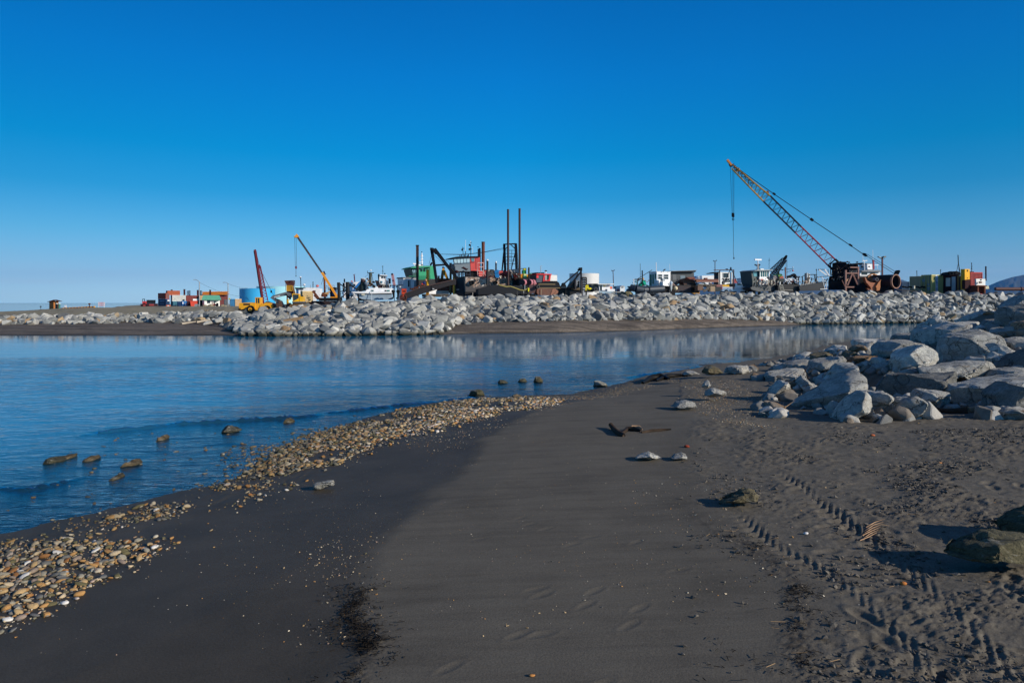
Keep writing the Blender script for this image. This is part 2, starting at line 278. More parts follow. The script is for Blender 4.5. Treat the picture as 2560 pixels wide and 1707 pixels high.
def grid_mesh(name, X, Y, Z, mat, attrs={}, smooth=True):
    ny, nx = X.shape; co = np.stack([X, Y, Z], -1).reshape(-1, 3)
    i = np.arange(ny*nx).reshape(ny, nx)
    q = np.stack([i[:-1,:-1], i[:-1,1:], i[1:,1:], i[1:,:-1]], -1).reshape(-1, 4)
    me = bpy.data.meshes.new(name); me.vertices.add(len(co)); me.vertices.foreach_set('co', co.ravel())
    me.loops.add(q.size); me.loops.foreach_set('vertex_index', q.ravel().astype(np.int32))
    me.polygons.add(len(q)); me.polygons.foreach_set('loop_start', np.arange(0, q.size, 4, dtype=np.int32))
    me.update(calc_edges=True); me.validate()
    me.polygons.foreach_set('use_smooth', np.full(len(q), smooth))
    for k, a in attrs.items():
        at = me.attributes.new(k, 'FLOAT', 'POINT'); at.data.foreach_set('value', a.ravel().astype(np.float32))
    me.materials.append(mat); o = bpy.data.objects.new(name, me); COL.objects.link(o); return o
# ---------------------------------------------------------------- materials of the ground
def attr(nt, n):
    a = nt.nodes.new('ShaderNodeAttribute'); a.attribute_name = n; return a.outputs['Fac']
def sand_material():
    m, nt, bs = newmat('black_sand')
    pos = nt.nodes.new('ShaderNodeTexCoord').outputs['Object']
    wet = attr(nt, 'wet'); rough = attr(nt, 'rough'); deb = attr(nt, 'debris')
    n1 = noise_node(nt, 0.9, 5, 0.6, pos, 0.3); n2 = noise_node(nt, 60, 3, 0.7, pos); n3 = noise_node(nt, 7, 5, 0.65, pos)
    mp = nt.nodes.new('ShaderNodeMapping'); mp.inputs['Scale'].default_value = (0.6, 5, 1); nt.links.new(pos, mp.inputs[0])
    st = noise_node(nt, 1.3, 4, 0.6, mp.outputs[0], 0.2)
    dry = ramp_node(nt, [(0.3, (0.084,0.074,0.058)), (0.5, (0.122,0.108,0.085)), (0.72, (0.150,0.134,0.105))], mth(nt, 'ADD', mth(nt, 'MULTIPLY', n1, .5), mth(nt, 'MULTIPLY', st, .5)))
    wc = ramp_node(nt, [(0.3, (0.052,0.043,0.030)), (0.7, (0.080,0.066,0.047))], n1)
    rc = ramp_node(nt, [(0.3, (0.100,0.088,0.069)), (0.7, (0.165,0.146,0.115))], n3)
    c = mixc(nt, rough, dry, rc); c = mixc(nt, wet, c, wc)
    c = mixc(nt, mth(nt, 'MULTIPLY', deb, mrange(nt, n3, .46, .62, 0, .7)), c, (0.040,0.032,0.024))
    sp = mrange(nt, n2, .25, .75, .72, 1.28); c = mixc(nt, 1.0, c, sp, 'MULTIPLY')
    nt.links.new(c, bs.inputs['Base Color'])
    nt.links.new(mrange(nt, wet, 0, 1, 0.9, 0.6), bs.inputs['Roughness'])
    bs.inputs['Specular IOR Level'].default_value = 0.12
    h = mth(nt, 'ADD', mth(nt, 'MULTIPLY', n2, .25), mth(nt, 'MULTIPLY', n3, mrange(nt, rough, 0, 1, .12, 1.0)))
    bump(nt, bs, h, 0.5, 0.02); return m
def rock_material(name, stops, wetline=None, bscale=6, bstr=0.6, bdist=0.03, use_attr=True, spec=0.3, vein=True, streak=False):
    m, nt, bs = newmat(name)
    pos = nt.nodes.new('ShaderNodeTexCoord').outputs['Object']
    oi = nt.nodes.new('ShaderNodeObjectInfo').outputs['Random']
    r = mth(nt, 'FRACT', mth(nt, 'ADD', attr(nt, 'rnd'), oi)) if use_attr == 'both' else attr(nt, 'rnd')
    c = ramp_node(nt, stops, r)
    n1 = noise_node(nt, bscale*.4, 6, .65, pos, .3); n2 = noise_node(nt, bscale*3, 6, .75, pos)
    c = mixc(nt, 1.0, c, mrange(nt, n1, .25, .75, .74, 1.22), 'MULTIPLY'); c = mixc(nt, 1.0, c, mrange(nt, n2, .3, .7, .78, 1.2), 'MULTIPLY')
    if vein:
        wv = nt.nodes.new('ShaderNodeTexWave'); wv.inputs['Scale'].default_value = bscale*.25; wv.inputs['Distortion'].default_value = 9; wv.inputs['Detail'].default_value = 4
        nt.links.new(pos, wv.inputs['Vector'])
        c = mixc(nt, mrange(nt, wv.outputs['Fac'], .75, .98, 0, .35), c, (.5,.48,.45))
    if wetline is not None:
        g = nt.nodes.new('ShaderNodeNewGeometry'); sx = nt.nodes.new('ShaderNodeSeparateXYZ'); nt.links.new(g.outputs['Position'], sx.inputs[0])
        z = mth(nt, 'ADD', sx.outputs['Z'], mth(nt, 'MULTIPLY', n1, .3))
        c = mixc(nt, mrange(nt, z, wetline+.12, wetline+.45, .85, 0), c, (.055,.048,.018))
        c = mixc(nt, mrange(nt, z, wetline-.02, wetline+.22, .8, 0), c, (.02,.022,.018))
    h = mth(nt, 'ADD', n1, mth(nt, 'MULTIPLY', n2, .35))
    if streak:
        mp = nt.nodes.new('ShaderNodeMapping'); mp.inputs['Scale'].default_value = (1.3, 1.3, 3.2); mp.inputs['Rotation'].default_value = (.7, .5, 0); nt.links.new(pos, mp.inputs[0])
        st = noise_node(nt, 2.2, 7, .75, mp.outputs[0], .6); gr = noise_node(nt, 38, 4, .8, pos); lich = noise_node(nt, 3.1, 6, .75, pos, .8)
        c = mixc(nt, 1.0, c, mrange(nt, st, .32, .68, .68, 1.3), 'MULTIPLY'); c = mixc(nt, 1.0, c, mrange(nt, gr, .3, .7, .55, 1.45), 'MULTIPLY')
        c = mixc(nt, mrange(nt, lich, .58, .66, 0, .55), c, (.30,.20,.11)); c = mixc(nt, mrange(nt, mth(nt, 'SUBTRACT', st, mth(nt, 'MULTIPLY', lich, .5)), .36, .44, 0, .4), c, (.55,.54,.50))
        vo = nt.nodes.new('ShaderNodeTexVoronoi'); vo.feature = 'DISTANCE_TO_EDGE'; vo.inputs['Scale'].default_value = 1.25
        nz = nt.nodes.new('ShaderNodeTexNoise'); nz.inputs['Scale'].default_value = 2.2; nz.inputs['Detail'].default_value = 5; nt.links.new(pos, nz.inputs['Vector'])
        vm = nt.nodes.new('ShaderNodeVectorMath'); vm.operation = 'MULTIPLY_ADD'; nt.links.new(nz.outputs['Color'], vm.inputs[0]); vm.inputs[1].default_value = (.9, .9, .9); nt.links.new(pos, vm.inputs[2]); nt.links.new(vm.outputs[0], vo.inputs['Vector'])
        ck = mrange(nt, vo.outputs['Distance'], .0, .022); c = mixc(nt, 1.0, c, mrange(nt, ck, 0, 1, .35, 1), 'MULTIPLY')
        h = mth(nt, 'ADD', mth(nt, 'ADD', mth(nt, 'MULTIPLY', h, 1.2), mth(nt, 'MULTIPLY', st, .8)), mth(nt, 'ADD', mth(nt, 'MULTIPLY', gr, .3), mth(nt, 'MULTIPLY', ck, .35)))
    nt.links.new(c, bs.inputs['Base Color']); bs.inputs['Roughness'].default_value = .85; bs.inputs['Specular IOR Level'].default_value = spec
    bump(nt, bs, h, bstr, bdist); return m
M_SAND = sand_material()
# ---------------------------------------------------------------- near beach sheet
def build_beach():
    X, Y = polar_grid(-900, 3500, 900, 1.6, 75, 1150)
    Z, s, onm = z_near_base(X, Y)
    d1 = sdist(X, Y, LINE1); d2 = sdist(X, Y, LINE2); d3 = sdist(X, Y, LINE3)
    jit = (fbm(X*1.3, Y*1.3, 4, 3)-.5)
    dry = sstep(-.22, .22, -d1 + jit*.5) * (s > 0)          # left of the line is wet
    wet = 1-dry
    rough = sstep(-.3, .6, -d2 + jit*1.2)
    # beach undulation
    Z = Z + .03*(fbm(X*.35, Y*.35, 3, 9)-.5)*sstep(-.5, 1, s)
    # step at the edge of the dry sand
    Z = Z + .014*dry*(s > .3)
    # wind/water ripples on the smooth part
    Z = Z + .0035*(fbm(X*1.2, Y*9, 3, 21)-.5)*dry*(1-rough)
    rip = vn(X*9+3*fbm(X*2, Y*2, 2, 5), Y*5, 33)
    Z = Z + .012*(rip-.5)*wet*sstep(.2, .8, s)*(1-sstep(1.4, 2.2, s))
    # rough trampled sand on the right
    big = fbm(X*.9, Y*.9, 4, 41, .6); mid = fbm(X*12, Y*15, 4, 51, .62); fine = fbm(X*34, Y*38, 3, 61, .6)
    east = sstep(1.2, 4.0, X - .05*Y)
    patch = sstep(.47, .60, big)
    amp = rough*(.30+.70*east)
    chunk = np.clip(mid-.50, 0, 1)*(.25+1.0*patch)
    Z = Z + amp*(.07*(big-.5) + .05*chunk - .05*np.clip(.44-mid, 0, 1)*(.25+patch) + .016*(fine-.5)*(.5+patch))
    # hollows with sharp left edges (footprints)
    hollows = np.zeros_like(Z)
    rr = np.random.RandomState(5)
    def dent(cx, cy, a, b, ang, dep):
        ca, sa = math.cos(ang), math.sin(ang); u = (X-cx)*ca+(Y-cy)*sa; v = -(X-cx)*sa+(Y-cy)*ca
        q = (u/a)**2+(v/b)**2; m = q < 4
        return np.where(m, -dep*np.exp(-(q*1.4)**2) + dep*.45*np.exp(-((np.sqrt(q)-1.25)/.28)**2), 0)
    for k in range(60):
        cy = 4.5+9*rr.rand()**1.3; px = 2050+560*rr.rand(); cx = (px-CX)/F*cy
        hollows += dent(cx, cy, .11+.06*rr.rand(), .045+.025*rr.rand(), rr.rand()*3.1, .008+.014*rr.rand())
    for k in range(22):
        cy = 3.6+5*rr.rand(); px = 1050+650*rr.rand(); cx = (px-CX)/F*cy
        hollows += dent(cx, cy, .13, .045, .3+.5*rr.rand(), .004)
    Z = Z + hollows
    Z = np.where(Y > 60, np.minimum(Z, -1.2), Z)
    # tyre tracks with lugs
    def track(pl, wd, dep, per, y0, y1):
        nonlocal Z
        d = sdist(X, Y, pl); a = X*.75-Y*.66
        lug = .5+.5*np.sin((a+np.abs(d)*.8)*2*math.pi/per)
        m = np.exp(-(d/wd)**4)*sstep(y0-.5, y0, Y)*(1-sstep(y1, y1+1, Y))*np.clip(fbm(X*.9, Y*.9, 2, 77)*1.8-.15, .25, 1)
        Z += m*(-dep*.6+dep*1.3*(lug-.3)) + dep*.8*np.exp(-((np.abs(d)-wd*1.2)/.05)**2)*m
    track(TR1, .15, .026, .12, 3, 9.5); track(TR2, .13, .020, .11, 3, 7.5)
    deb = np.clip(sstep(.20, .02, np.abs(d2+.25*jit)+.15*jit) + sstep(.16, .0, np.abs(d1+.35*jit))*sstep(6.8, 5.2, Y), 0, 1)
    deb = deb*sstep(9.5, 6.5, Y)
    Z = Z + deb*.02*(fine-.35)
    wet = np.clip(wet+.35*sstep(.5,.0,np.abs(d2))*(1-rough)*0.5, 0, 1)
    global BZ; BZ = Z
    return grid_mesh('sand_beach', X, Y, Z, M_SAND, {'wet': wet, 'rough': np.maximum(rough, onm*1.0), 'debris': deb})
beach = build_beach(); tag(beach, kind='structure')
def zlook(x, y):      # height of the finished beach sheet
    x = np.asarray(x, float); y = np.asarray(y, float); a = (CX+F*x/y+900)/4400*899; b = np.log(y/1.6)/math.log(75/1.6)*1149
    a = np.clip(a, 0, 898); b = np.clip(b, 0, 1148); i = a.astype(int); j = b.astype(int); fa = a-i; fb = b-j
    return (BZ[j, i]*(1-fa)+BZ[j, i+1]*fa)*(1-fb)+(BZ[j+1, i]*(1-fa)+BZ[j+1, i+1]*fa)*fb
def zb(x, y): return float(zlook(np.array([x]), np.array([y]))[0])
# ---------------------------------------------------------------- far shore, described per column of sight (world profile)
T = [ # px,  Ysh, Ytoe, ztoe, Ycr, zcr, Yb, zb
(-2600,66,80,.5,92,1.0,140,.9),(-600,66,79,.5,90,.95,130,.75),(0,65.5,78,.55,90,1.1,130,1.15),(200,65.3,80,.6,90,1.25,125,2.0),(330,65.3,82,.65,92,1.4,130,2.2),(470,65.3,82,.65,92,1.55,125,2.25),
(560,65.3,76,.45,86,1.65,122,2.25),(605,63.3,64,.03,82,1.85,118,2.2),(650,63,63.5,0,80,2.3,86,2.1),(750,63,63.5,0,78,2.9,84,2.6),(850,63.6,64,0,78,3.3,84,3.0),(1000,64.5,65,0,78,3.6,84,3.3),(1100,66,66.6,.0,80,3.8,85,3.5),(1135,68,73,.7,82,3.9,87,3.6),
(1200,69,74,.95,86,4.0,90,3.7),(1400,70.6,75,1.2,88,4.05,92,3.75),(1600,76,81,1.15,94,4.2,98,3.9),(1800,86,89.8,1.0,101,4.45,105,4.15),(1960,93,96,.6,105,4.7,109,4.4),(2010,96,96.8,0,106,4.55,110,4.2),
(2270,103,103.5,0,112,4.85,116,4.6),(2560,108,108.5,0,114,4.6,118,4.3),(3400,110,110.5,0,116,4.6,120,4.3),(6000,112,112.5,0,118,4.6,122,4.3)]
T = np.array(T, float)
def col(px, k): return np.interp(px, T[:, 0], T[:, k])
def z_far(X, Y, rocks=True):
    px = CX+F*X/Y
    ysh, yt, zt, yc, zc, ybk, zbk = [col(px, k) for k in range(1, 8)]
    zc2 = zc - np.interp(px, [560, 600, 1000, 1300], [0, .8, .75, .6])
    z = np.where(Y < ysh, (Y-ysh)*.12, np.where(Y < yt, zt*((Y-ysh)/np.maximum(yt-ysh, .1))**.6, np.where(Y < yc, zt+(zc2-zt)*(Y-yt)/(yc-yt), np.where(Y < ybk, zc2+(zbk-zc2)*sstep(0, 1, (Y-yc)/(ybk-yc)), zbk))))
    ye = np.interp(px, [-9999, 280, 360, 560, 900, 1100], [150, 150, 300, 420, 600, 1500])
    z = z - 4.5*sstep(0, 1, (Y-ye)/(ye*.12))
    return np.maximum(z, -2.5)
def zf(x, y): return float(z_far(np.array([float(x)]), np.array([float(y)]))[0])
def far_ground_material():
    m, nt, bs = newmat('far_ground')
    pos = nt.nodes.new('ShaderNodeTexCoord').outputs['Object']
    mp = nt.nodes.new('ShaderNodeMapping'); mp.inputs['Scale'].default_value = (.12, .9, 2.5); nt.links.new(pos, mp.inputs[0])
    n0 = noise_node(nt, 1.0, 6, .65, mp.outputs[0], .3); n1 = noise_node(nt, .5, 6, .6, pos); n2 = noise_node(nt, 5, 4, .7, pos)
    up = attr(nt, 'upper')
    lo = ramp_node(nt, [(.30, (.06,.05,.042)), (.47, (.11,.092,.075)), (.56, (.18,.15,.12)), (.7, (.095,.08,.065))], n0)
    hi = ramp_node(nt, [(.35, (.20,.175,.12)), (.5, (.29,.25,.175)), (.65, (.24,.225,.135))], n1)
    c = mixc(nt, up, lo, hi); c = mixc(nt, 1.0, c, mrange(nt, n2, .3, .7, .8, 1.2), 'MULTIPLY')
    g = nt.nodes.new('ShaderNodeNewGeometry'); sx = nt.nodes.new('ShaderNodeSeparateXYZ'); nt.links.new(g.outputs['Position'], sx.inputs[0])
    c = mixc(nt, mrange(nt, mth(nt, 'ADD', sx.outputs['Z'], mth(nt, 'MULTIPLY', n1, .06)), .05, .16, .75, 0), c, (.03,.025,.02))
    nt.links.new(c, bs.inputs['Base Color']); bs.inputs['Roughness'].default_value = .9; bs.inputs['Specular IOR Level'].default_value = .15
    bump(nt, bs, n2, .8, .12); return m
def build_far():
    px = np.concatenate([np.linspace(-5000, -400, 60), np.linspace(-390, 2900, 700), np.linspace(2950, 6000, 40)])
    yy = np.concatenate([np.linspace(52, 135, 300), 136*(30)**np.linspace(0, 1, 60)])
    P, Y = np.meshgrid(px, yy); X = (P-CX)/F*Y; Z = z_far(X, Y)
    s = Y-col(P, 1)
    Z = Z + sstep(.3, 3, s)*(.22*(fbm(X*.12, Y*.3, 4, 2)-.5) + .12*(fbm(X*.8, Y*.8, 3, 4)-.5))
    Z = Z + .55*(fbm(X*.09, Y*.12, 3, 6)-.5)*sstep(100, 118, Y)*(P < 560)*(1-sstep(135, 170, Y))
    up = sstep(-1, 2, Y-col(P, 4)+(fbm(X*.3, Y*.3, 3, 8)-.5)*4)*(P < 700)
    return grid_mesh('ground', X, Y, Z, far_ground_material(), {'upper': up})
tag(build_far(), kind='structure')
# ---------------------------------------------------------------- water
def water_material():
    m, nt, bs = newmat('river_water'); nt.nodes.remove(bs)
    outn = nt.nodes['Material Output']
    pos = nt.nodes.new('ShaderNodeTexCoord').outputs['Object']
    sh = attr(nt, 'shallow'); calm = attr(nt, 'calm')
    mp = nt.nodes.new('ShaderNodeMapping'); mp.inputs['Scale'].default_value = (1, 2.2, 1); mp.inputs['Rotation'].default_value = (0, 0, R(12)); nt.links.new(pos, mp.inputs[0])
    a = noise_node(nt, 1.1, 3, .55, mp.outputs[0], .2); b = noise_node(nt, 5.0, 4, .6, mp.outputs[0], .3); c = noise_node(nt, 17, 3, .6, mp.outputs[0])
    h = mth(nt, 'ADD', mth(nt, 'MULTIPLY', a, 1.0), mth(nt, 'ADD', mth(nt, 'MULTIPLY', b, .34), mth(nt, 'MULTIPLY', c, .07)))
    pt = noise_node(nt, .16, 3, .6, mp.outputs[0], .5); h = mth(nt, 'MULTIPLY', h, mrange(nt, pt, .35, .65, .45, 1.6))
    h = mth(nt, 'MULTIPLY', mth(nt, 'MULTIPLY', h, mrange(nt, calm, 0, 1, 1.0, .075)), mrange(nt, calm, 1, 2, 1.0, .02))
    bp = nt.nodes.new('ShaderNodeBump'); bp.inputs['Strength'].default_value = 1.0; bp.inputs['Distance'].default_value = .04; nt.links.new(h, bp.inputs['Height'])
    fr = nt.nodes.new('ShaderNodeFresnel'); fr.inputs['IOR'].default_value = 1.8; nt.links.new(bp.outputs[0], fr.inputs['Normal'])
    gl = nt.nodes.new('ShaderNodeBsdfGlossy'); gl.inputs['Roughness'].default_value = .03; nt.links.new(bp.outputs[0], gl.inputs['Normal'])
    df = nt.nodes.new('ShaderNodeBsdfDiffuse'); df.inputs['Color'].default_value = (.022,.23,.42,1)
    tr = nt.nodes.new('ShaderNodeBsdfTransparent'); tr.inputs['Color'].default_value = (.55,.62,.60,1)
    mx = nt.nodes.new('ShaderNodeMixShader'); nt.links.new(sh, mx.inputs[0]); nt.links.new(df.outputs[0], mx.inputs[1]); nt.links.new(tr.outputs[0], mx.inputs[2])
    mx2 = nt.nodes.new('ShaderNodeMixShader'); nt.links.new(fr.outputs[0], mx2.inputs[0]); nt.links.new(mx.outputs[0], mx2.inputs[1]); nt.links.new(gl.outputs[0], mx2.inputs[2])
    nt.links.new(mx2.outputs[0], outn.inputs['Surface']); return m
WAVES = [([(-60,1215),(60,1228),(140,1210),(190,1198),(230,1186)],.05), ([(180,1092),(260,1080),(360,1070),(450,1060),(560,1055),(700,1046),(830,1035)],.06),
         ([(780,1034),(850,1030),(920,1022),(1010,1012),(1120,1002),(1230,988)],.05), ([(1560,945),(1640,932),(1700,926),(1760,915)],.04)]
def build_water():
    X, Y = polar_grid(-2500, 4200, 560, 2.2, 62, 800)
    s = sdist(X, Y, SHORE)
    Z = np.zeros_like(X)
    near = sstep(60, 25, Y)
    Z += .022*near*(fbm(X*1.2, Y*2.9, 4, 91, .6)-.5) + .006*near*(fbm(X*5, Y*9, 3, 95)-.5)
    for pts, hgt in WAVES:
        pl = [G(*p) for p in pts]; d = sdist(X, Y, pl)
        e0 = np.hypot(X-pl[0][0], Y-pl[0][1]); e1 = np.hypot(X-pl[-1][0], Y-pl[-1][1])
        jit = .4+1.2*fbm(X*5, Y*5, 3, 3, .7)
        Z += 1.5*hgt*jit*np.exp(-((d)/.042)**2)*np.clip(np.minimum(e0, e1)/1.2, 0, 1) - .3*hgt*np.exp(-((d+.12)/.08)**2)*np.clip(np.minimum(e0, e1)/1.2, 0, 1)
    Z -= .012*sstep(-.3, .1, s)*0
    sh = sstep(-8.5, -1.2, s)*.88
    calm = sstep(34, 40, Y+1.5*(fbm(X*.2, Y*.4, 3, 15)-.5))
    o = grid_mesh('water', X, Y, Z, water_material(), {'shallow': sh, 'calm': calm})
    return o
wat = build_water(); tag(wat, kind='structure')
def build_far_water():
    px = np.linspace(-12000, 14000, 200); yy = np.concatenate([np.linspace(62, 125, 60), 130*(150)**np.linspace(0, 1, 40)])
    P, Y = np.meshgrid(px, yy); X = (P-CX)/F*Y
    o = grid_mesh('far_water', X, Y, np.zeros_like(X), wat.data.materials[0], {'shallow': X*0, 'calm': 1+sstep(120, 150, Y)}); return o
tag(build_far_water(), kind='structure')
# ---------------------------------------------------------------- near boulders, traced one by one
GREY = [(0.0,(.30,.15,.05)),(.06,(.27,.17,.09)),(.12,(.33,.235,.15)),(.22,(.10,.095,.05)),(.30,(.18,.18,.165)),(.45,(.33,.325,.295)),(.6,(.44,.43,.385)),(.8,(.56,.545,.485)),(1.0,(.64,.62,.56))]
M_BOULD = rock_material('boulder_stone', GREY, 0.03, 5, .9, .11, True, vein=False, streak=True)
def boulder(pts, D, th, ridge, tint, label, name, seed):
    th *= .82; mx0 = sum(p[0] for p in pts)/len(pts); my0 = sum(p[1] for p in pts)/len(pts); pts = [(mx0+(x-mx0)*1.07, my0+(y-my0)*1.07) for x, y in pts]
    r = random.Random(seed); n = len(pts)
    cx = sum(p[0] for p in pts)/n; cy = sum(p[1] for p in pts)/n
    xs = [p[0] for p in pts]; ys = [p[1] for p in pts]
    if ridge is None: ridge = (cx-(max(xs)-min(xs))*.12, cy-(max(ys)-min(ys))*.18)
    apx, apy = ridge; apx += (cx-apx)*.15; apy += (cy-apy)*.35
    bm = bmesh.new()
    def ring(f, dd, jit, cxy):
        vs = []
        for x, y in pts:
            j = 1+r.uniform(-jit, jit)
            qx = cxy[0]+(x-cxy[0])*f*j; qy = cxy[1]+(y-cxy[1])*f*j
            v = V(qx, qy, D); v.y = D+dd*th*(1+r.uniform(-jit, jit)); vs.append(bm.verts.new(v))
        return vs
    low = V(cx, max(ys), D).z
    m = ring(1, 0, 0, (cx, cy)); a1 = ring(.80, -.50, .08, (cx*.7+apx*.3, cy*.7+apy*.3)); a2 = ring(.38, -1.0, .14, (apx, apy))
    b1 = ring(.88, .40, .05, (cx, cy)); b2 = ring(.45, .7, .12, (cx, cy))
    fa = V(apx, apy, D); fa.y = D-1.15*th; fa = bm.verts.new(fa); ba = V(cx, cy, D); ba.y = D+.8*th; ba = bm.verts.new(ba)
    for k in range(n):
        j = (k+1) % n
        for A, B in ((m, a1), (a1, a2), (b1, m), (b2, b1)):
            bm.faces.new((A[k], A[j], B[j], B[k]))
        bm.faces.new((a2[k], a2[j], fa)); bm.faces.new((b2[j], b2[k], ba))
    bmesh.ops.recalc_face_normals(bm, faces=bm.faces)
    bmesh.ops.subdivide_edges(bm, edges=bm.edges, cuts=1, smooth=.03, use_grid_fill=True)
    size = (V(max(xs), 0, D)-V(min(xs), 0, D)).x
    cuts = 3 if size > .8 else 1
    bmesh.ops.subdivide_edges(bm, edges=bm.edges, cuts=cuts, use_grid_fill=True)
    cc = sum((v.co for v in bm.verts), Vector())/len(bm.verts)
    for q in range(20 if name == 'boulder' else 7):     # chop flat fracture faces
        nn = Vector((r.gauss(0, 1), r.gauss(-.3, 1), r.gauss(.15, .8))).normalized(); dd = [nn.dot(v.co-cc) for v in bm.verts]; mxd, mnd = max(dd), min(dd)
        hh = mxd-(mxd-mnd)*r.uniform(.03, .17)
        for v, d_ in zip(bm.verts, dd):
            if d_ > hh: v.co -= nn*(d_-hh)*.96
    bm.normal_update(); off = Vector((seed*7.3, seed*3.1, seed*1.7)); sc = 2.2/max(size, .25)**.6
    for v in bm.verts:
        p = v.co*sc+off
        pl = abs(mnoise.noise(Vector((p.x*.6, p.y*.6, p.z*1.7))))   # bedding planes
        d = (mnoise.fractal(p, .9, 2.1, 5)*.04 + (pl-.2)*.06 + abs(mnoise.noise(p*3.1))*.03 - .02)*(min(size, 1.3) if size > .8 else size*1.6)
        v.co += v.normal*d*.85
    me = bpy.data.meshes.new(name); c0 = V(cx, max(ys), D)
    for v in bm.verts: v.co -= c0
    if c0.z < .12 and name == 'stone': c0.z -= .03
    if 'half buried' in label: c0.z -= .05
    bm.to_mesh(me); bm.free(); me.materials.append(M_BOULD)
    at = me.attributes.new('rnd', 'FLOAT', 'POINT'); at.data.foreach_set('value', [tint]*len(me.vertices))
    me.polygons.foreach_set('use_smooth', [True]*len(me.polygons)); me.set_sharp_from_angle(angle=R(19))
    o = bpy.data.objects.new(name, me); o.location = c0; COL.objects.link(o)
    return tag(o, label, 'boulder' if name == 'boulder' else 'stone', 'boulders of the near bank' if name == 'boulder' else 'single stones on the sand and in the shallows')
for k, (pts, D, th, ridge, tint, label, name) in enumerate(BO): boulder(pts, D, th, ridge, tint, label, name, k+3)
# ---------------------------------------------------------------- loose rock prototypes
def hull_proto(seed, n=13, flat=.7, bev=0.0):
    r = random.Random(seed); bm = bmesh.new()
    for k in range(n):
        v = Vector((r.gauss(0, 1), r.gauss(0, 1), r.gauss(0, 1))).normalized()*r.uniform(.8, 1.1)
        v.x *= r.uniform(.85, 1.0); v.z *= flat
        c = .68; v = Vector((max(-c, min(c, v.x)), max(-c, min(c, v.y)), max(-c*flat*1.1, min(c*flat*1.1, v.z)))); bm.verts.new(v)
    res = bmesh.ops.convex_hull(bm, input=bm.verts)
    bmesh.ops.delete(bm, geom=[g for g in res['geom_interior'] if isinstance(g, bmesh.types.BMVert)], context='VERTS')
    bmesh.ops.dissolve_limit(bm, angle_limit=R(14), verts=bm.verts, edges=bm.edges)
    if bev: bmesh.ops.bevel(bm, geom=bm.edges, offset=bev, segments=1, affect='EDGES')
    bmesh.ops.triangulate(bm, faces=bm.faces)
    bm.verts.index_update(); vs = np.array([v.co[:] for v in bm.verts]); fs = np.array([[v.index for v in f.verts] for f in bm.faces]); bm.free()
    return vs, fs
def pebble_proto(seed):
    r = random.Random(seed); bm = bmesh.new(); bmesh.ops.create_icosphere(bm, subdivisions=2, radius=.5)
    a, b = r.uniform(.65, .9), r.uniform(.35, .6); off = Vector((seed*9.1, 0, 0))
    for v in bm.verts:
        v.co *= 1+.28*mnoise.noise(v.co*2.1+off); v.co.y *= a; v.co.z *= b
    bm.verts.index_update(); vs = np.array([v.co[:] for v in bm.verts]); fs = np.array([[v.index for v in f.verts] for f in bm.faces]); bm.free(); return vs, fs
def proto_mesh(name, vs, fs, mat, smooth, tint):
    me = bpy.data.meshes.new(name); me.from_pydata(vs.tolist(), [], fs.tolist()); me.materials.append(mat)
    at = me.attributes.new('rnd', 'FLOAT', 'POINT'); at.data.foreach_set('value', [tint]*len(vs))
    me.polygons.foreach_set('use_smooth', [smooth]*len(me.polygons)); return me
def rotm(a, b, c):
    ca, sa, cb, sb, cc, sc = math.cos(a), math.sin(a), math.cos(b), math.sin(b), math.cos(c), math.sin(c)
    return np.array([[cc,-sc,0],[sc,cc,0],[0,0,1]])@np.array([[cb,0,sb],[0,1,0],[-sb,0,cb]])@np.array([[1,0,0],[0,ca,-sa],[0,sa,ca]])
def scatter(items, protos, nind, name, mat, smooth, label, cat, group, stufflabel):
    """items: (x,y,z,sx,sy,sz,a,b,c,tint); the largest in the picture become objects, the rest one piece of stuff"""
    items = sorted(items, key=lambda i: -(i[3]*max(i[5], i[4]*.5))/(i[1]**2))
    cache = {}
    for it in items[:nind]:
        k = rnd.randrange(len(protos)); tk = round(it[9]*8)/8
        if (k, tk) not in cache: cache[(k, tk)] = proto_mesh(name, *protos[k], mat, smooth, min(.999, tk))
        o = bpy.data.objects.new(name, cache[(k, tk)]); o.location = it[:3]; o.scale = it[3:6]; o.rotation_euler = it[6:9]; COL.objects.link(o)
        tag(o, label(it) if callable(label) else label, cat, group)
    rest = items[nind:]; VV = []; FF = []; TT = []; nv = 0
    for it in rest:
        vs, fs = protos[rnd.randrange(len(protos))]
        q = (vs*np.array(it[3:6]))@rotm(*it[6:9]).T + np.array(it[:3])
        VV.append(q); FF.append(fs+nv); nv += len(vs); TT.append(np.full(len(vs), it[9]))
    VV = np.concatenate(VV); FF = np.concatenate(FF); TT = np.concatenate(TT)
    me = bpy.data.meshes.new(name+'_mass'); me.vertices.add(len(VV)); me.vertices.foreach_set('co', VV.ravel())
    me.loops.add(FF.size); me.loops.foreach_set('vertex_index', FF.ravel().astype(np.int32))
    me.polygons.add(len(FF)); me.polygons.foreach_set('loop_start', np.arange(0, FF.size, 3, dtype=np.int32)); me.update(calc_edges=True)
    me.polygons.foreach_set('use_smooth', np.full(len(FF), smooth))
    at = me.attributes.new('rnd', 'FLOAT', 'POINT'); at.data.foreach_set('value', TT.astype(np.float32)); me.materials.append(mat)
    o = bpy.data.objects.new(name+'_mass', me); COL.objects.link(o); tag(o, stufflabel, cat, kind='stuff'); return len(rest)
RIP = [(0.0,(.30,.20,.11)),(.05,(.36,.27,.16)),(.09,(.14,.145,.14)),(.35,(.235,.24,.225)),(.6,(.32,.32,.295)),(.85,(.42,.415,.38)),(1.0,(.55,.54,.49))]
M_RIP = rock_material('riprap_stone', RIP, 0.22, 2.0, .5, .06, True, vein=False)
M_SPALL = M_RIP
protos = [hull_proto(100+k, 15+k % 7, .62+.1*(k % 3), .05) for k in range(14)]
items = []
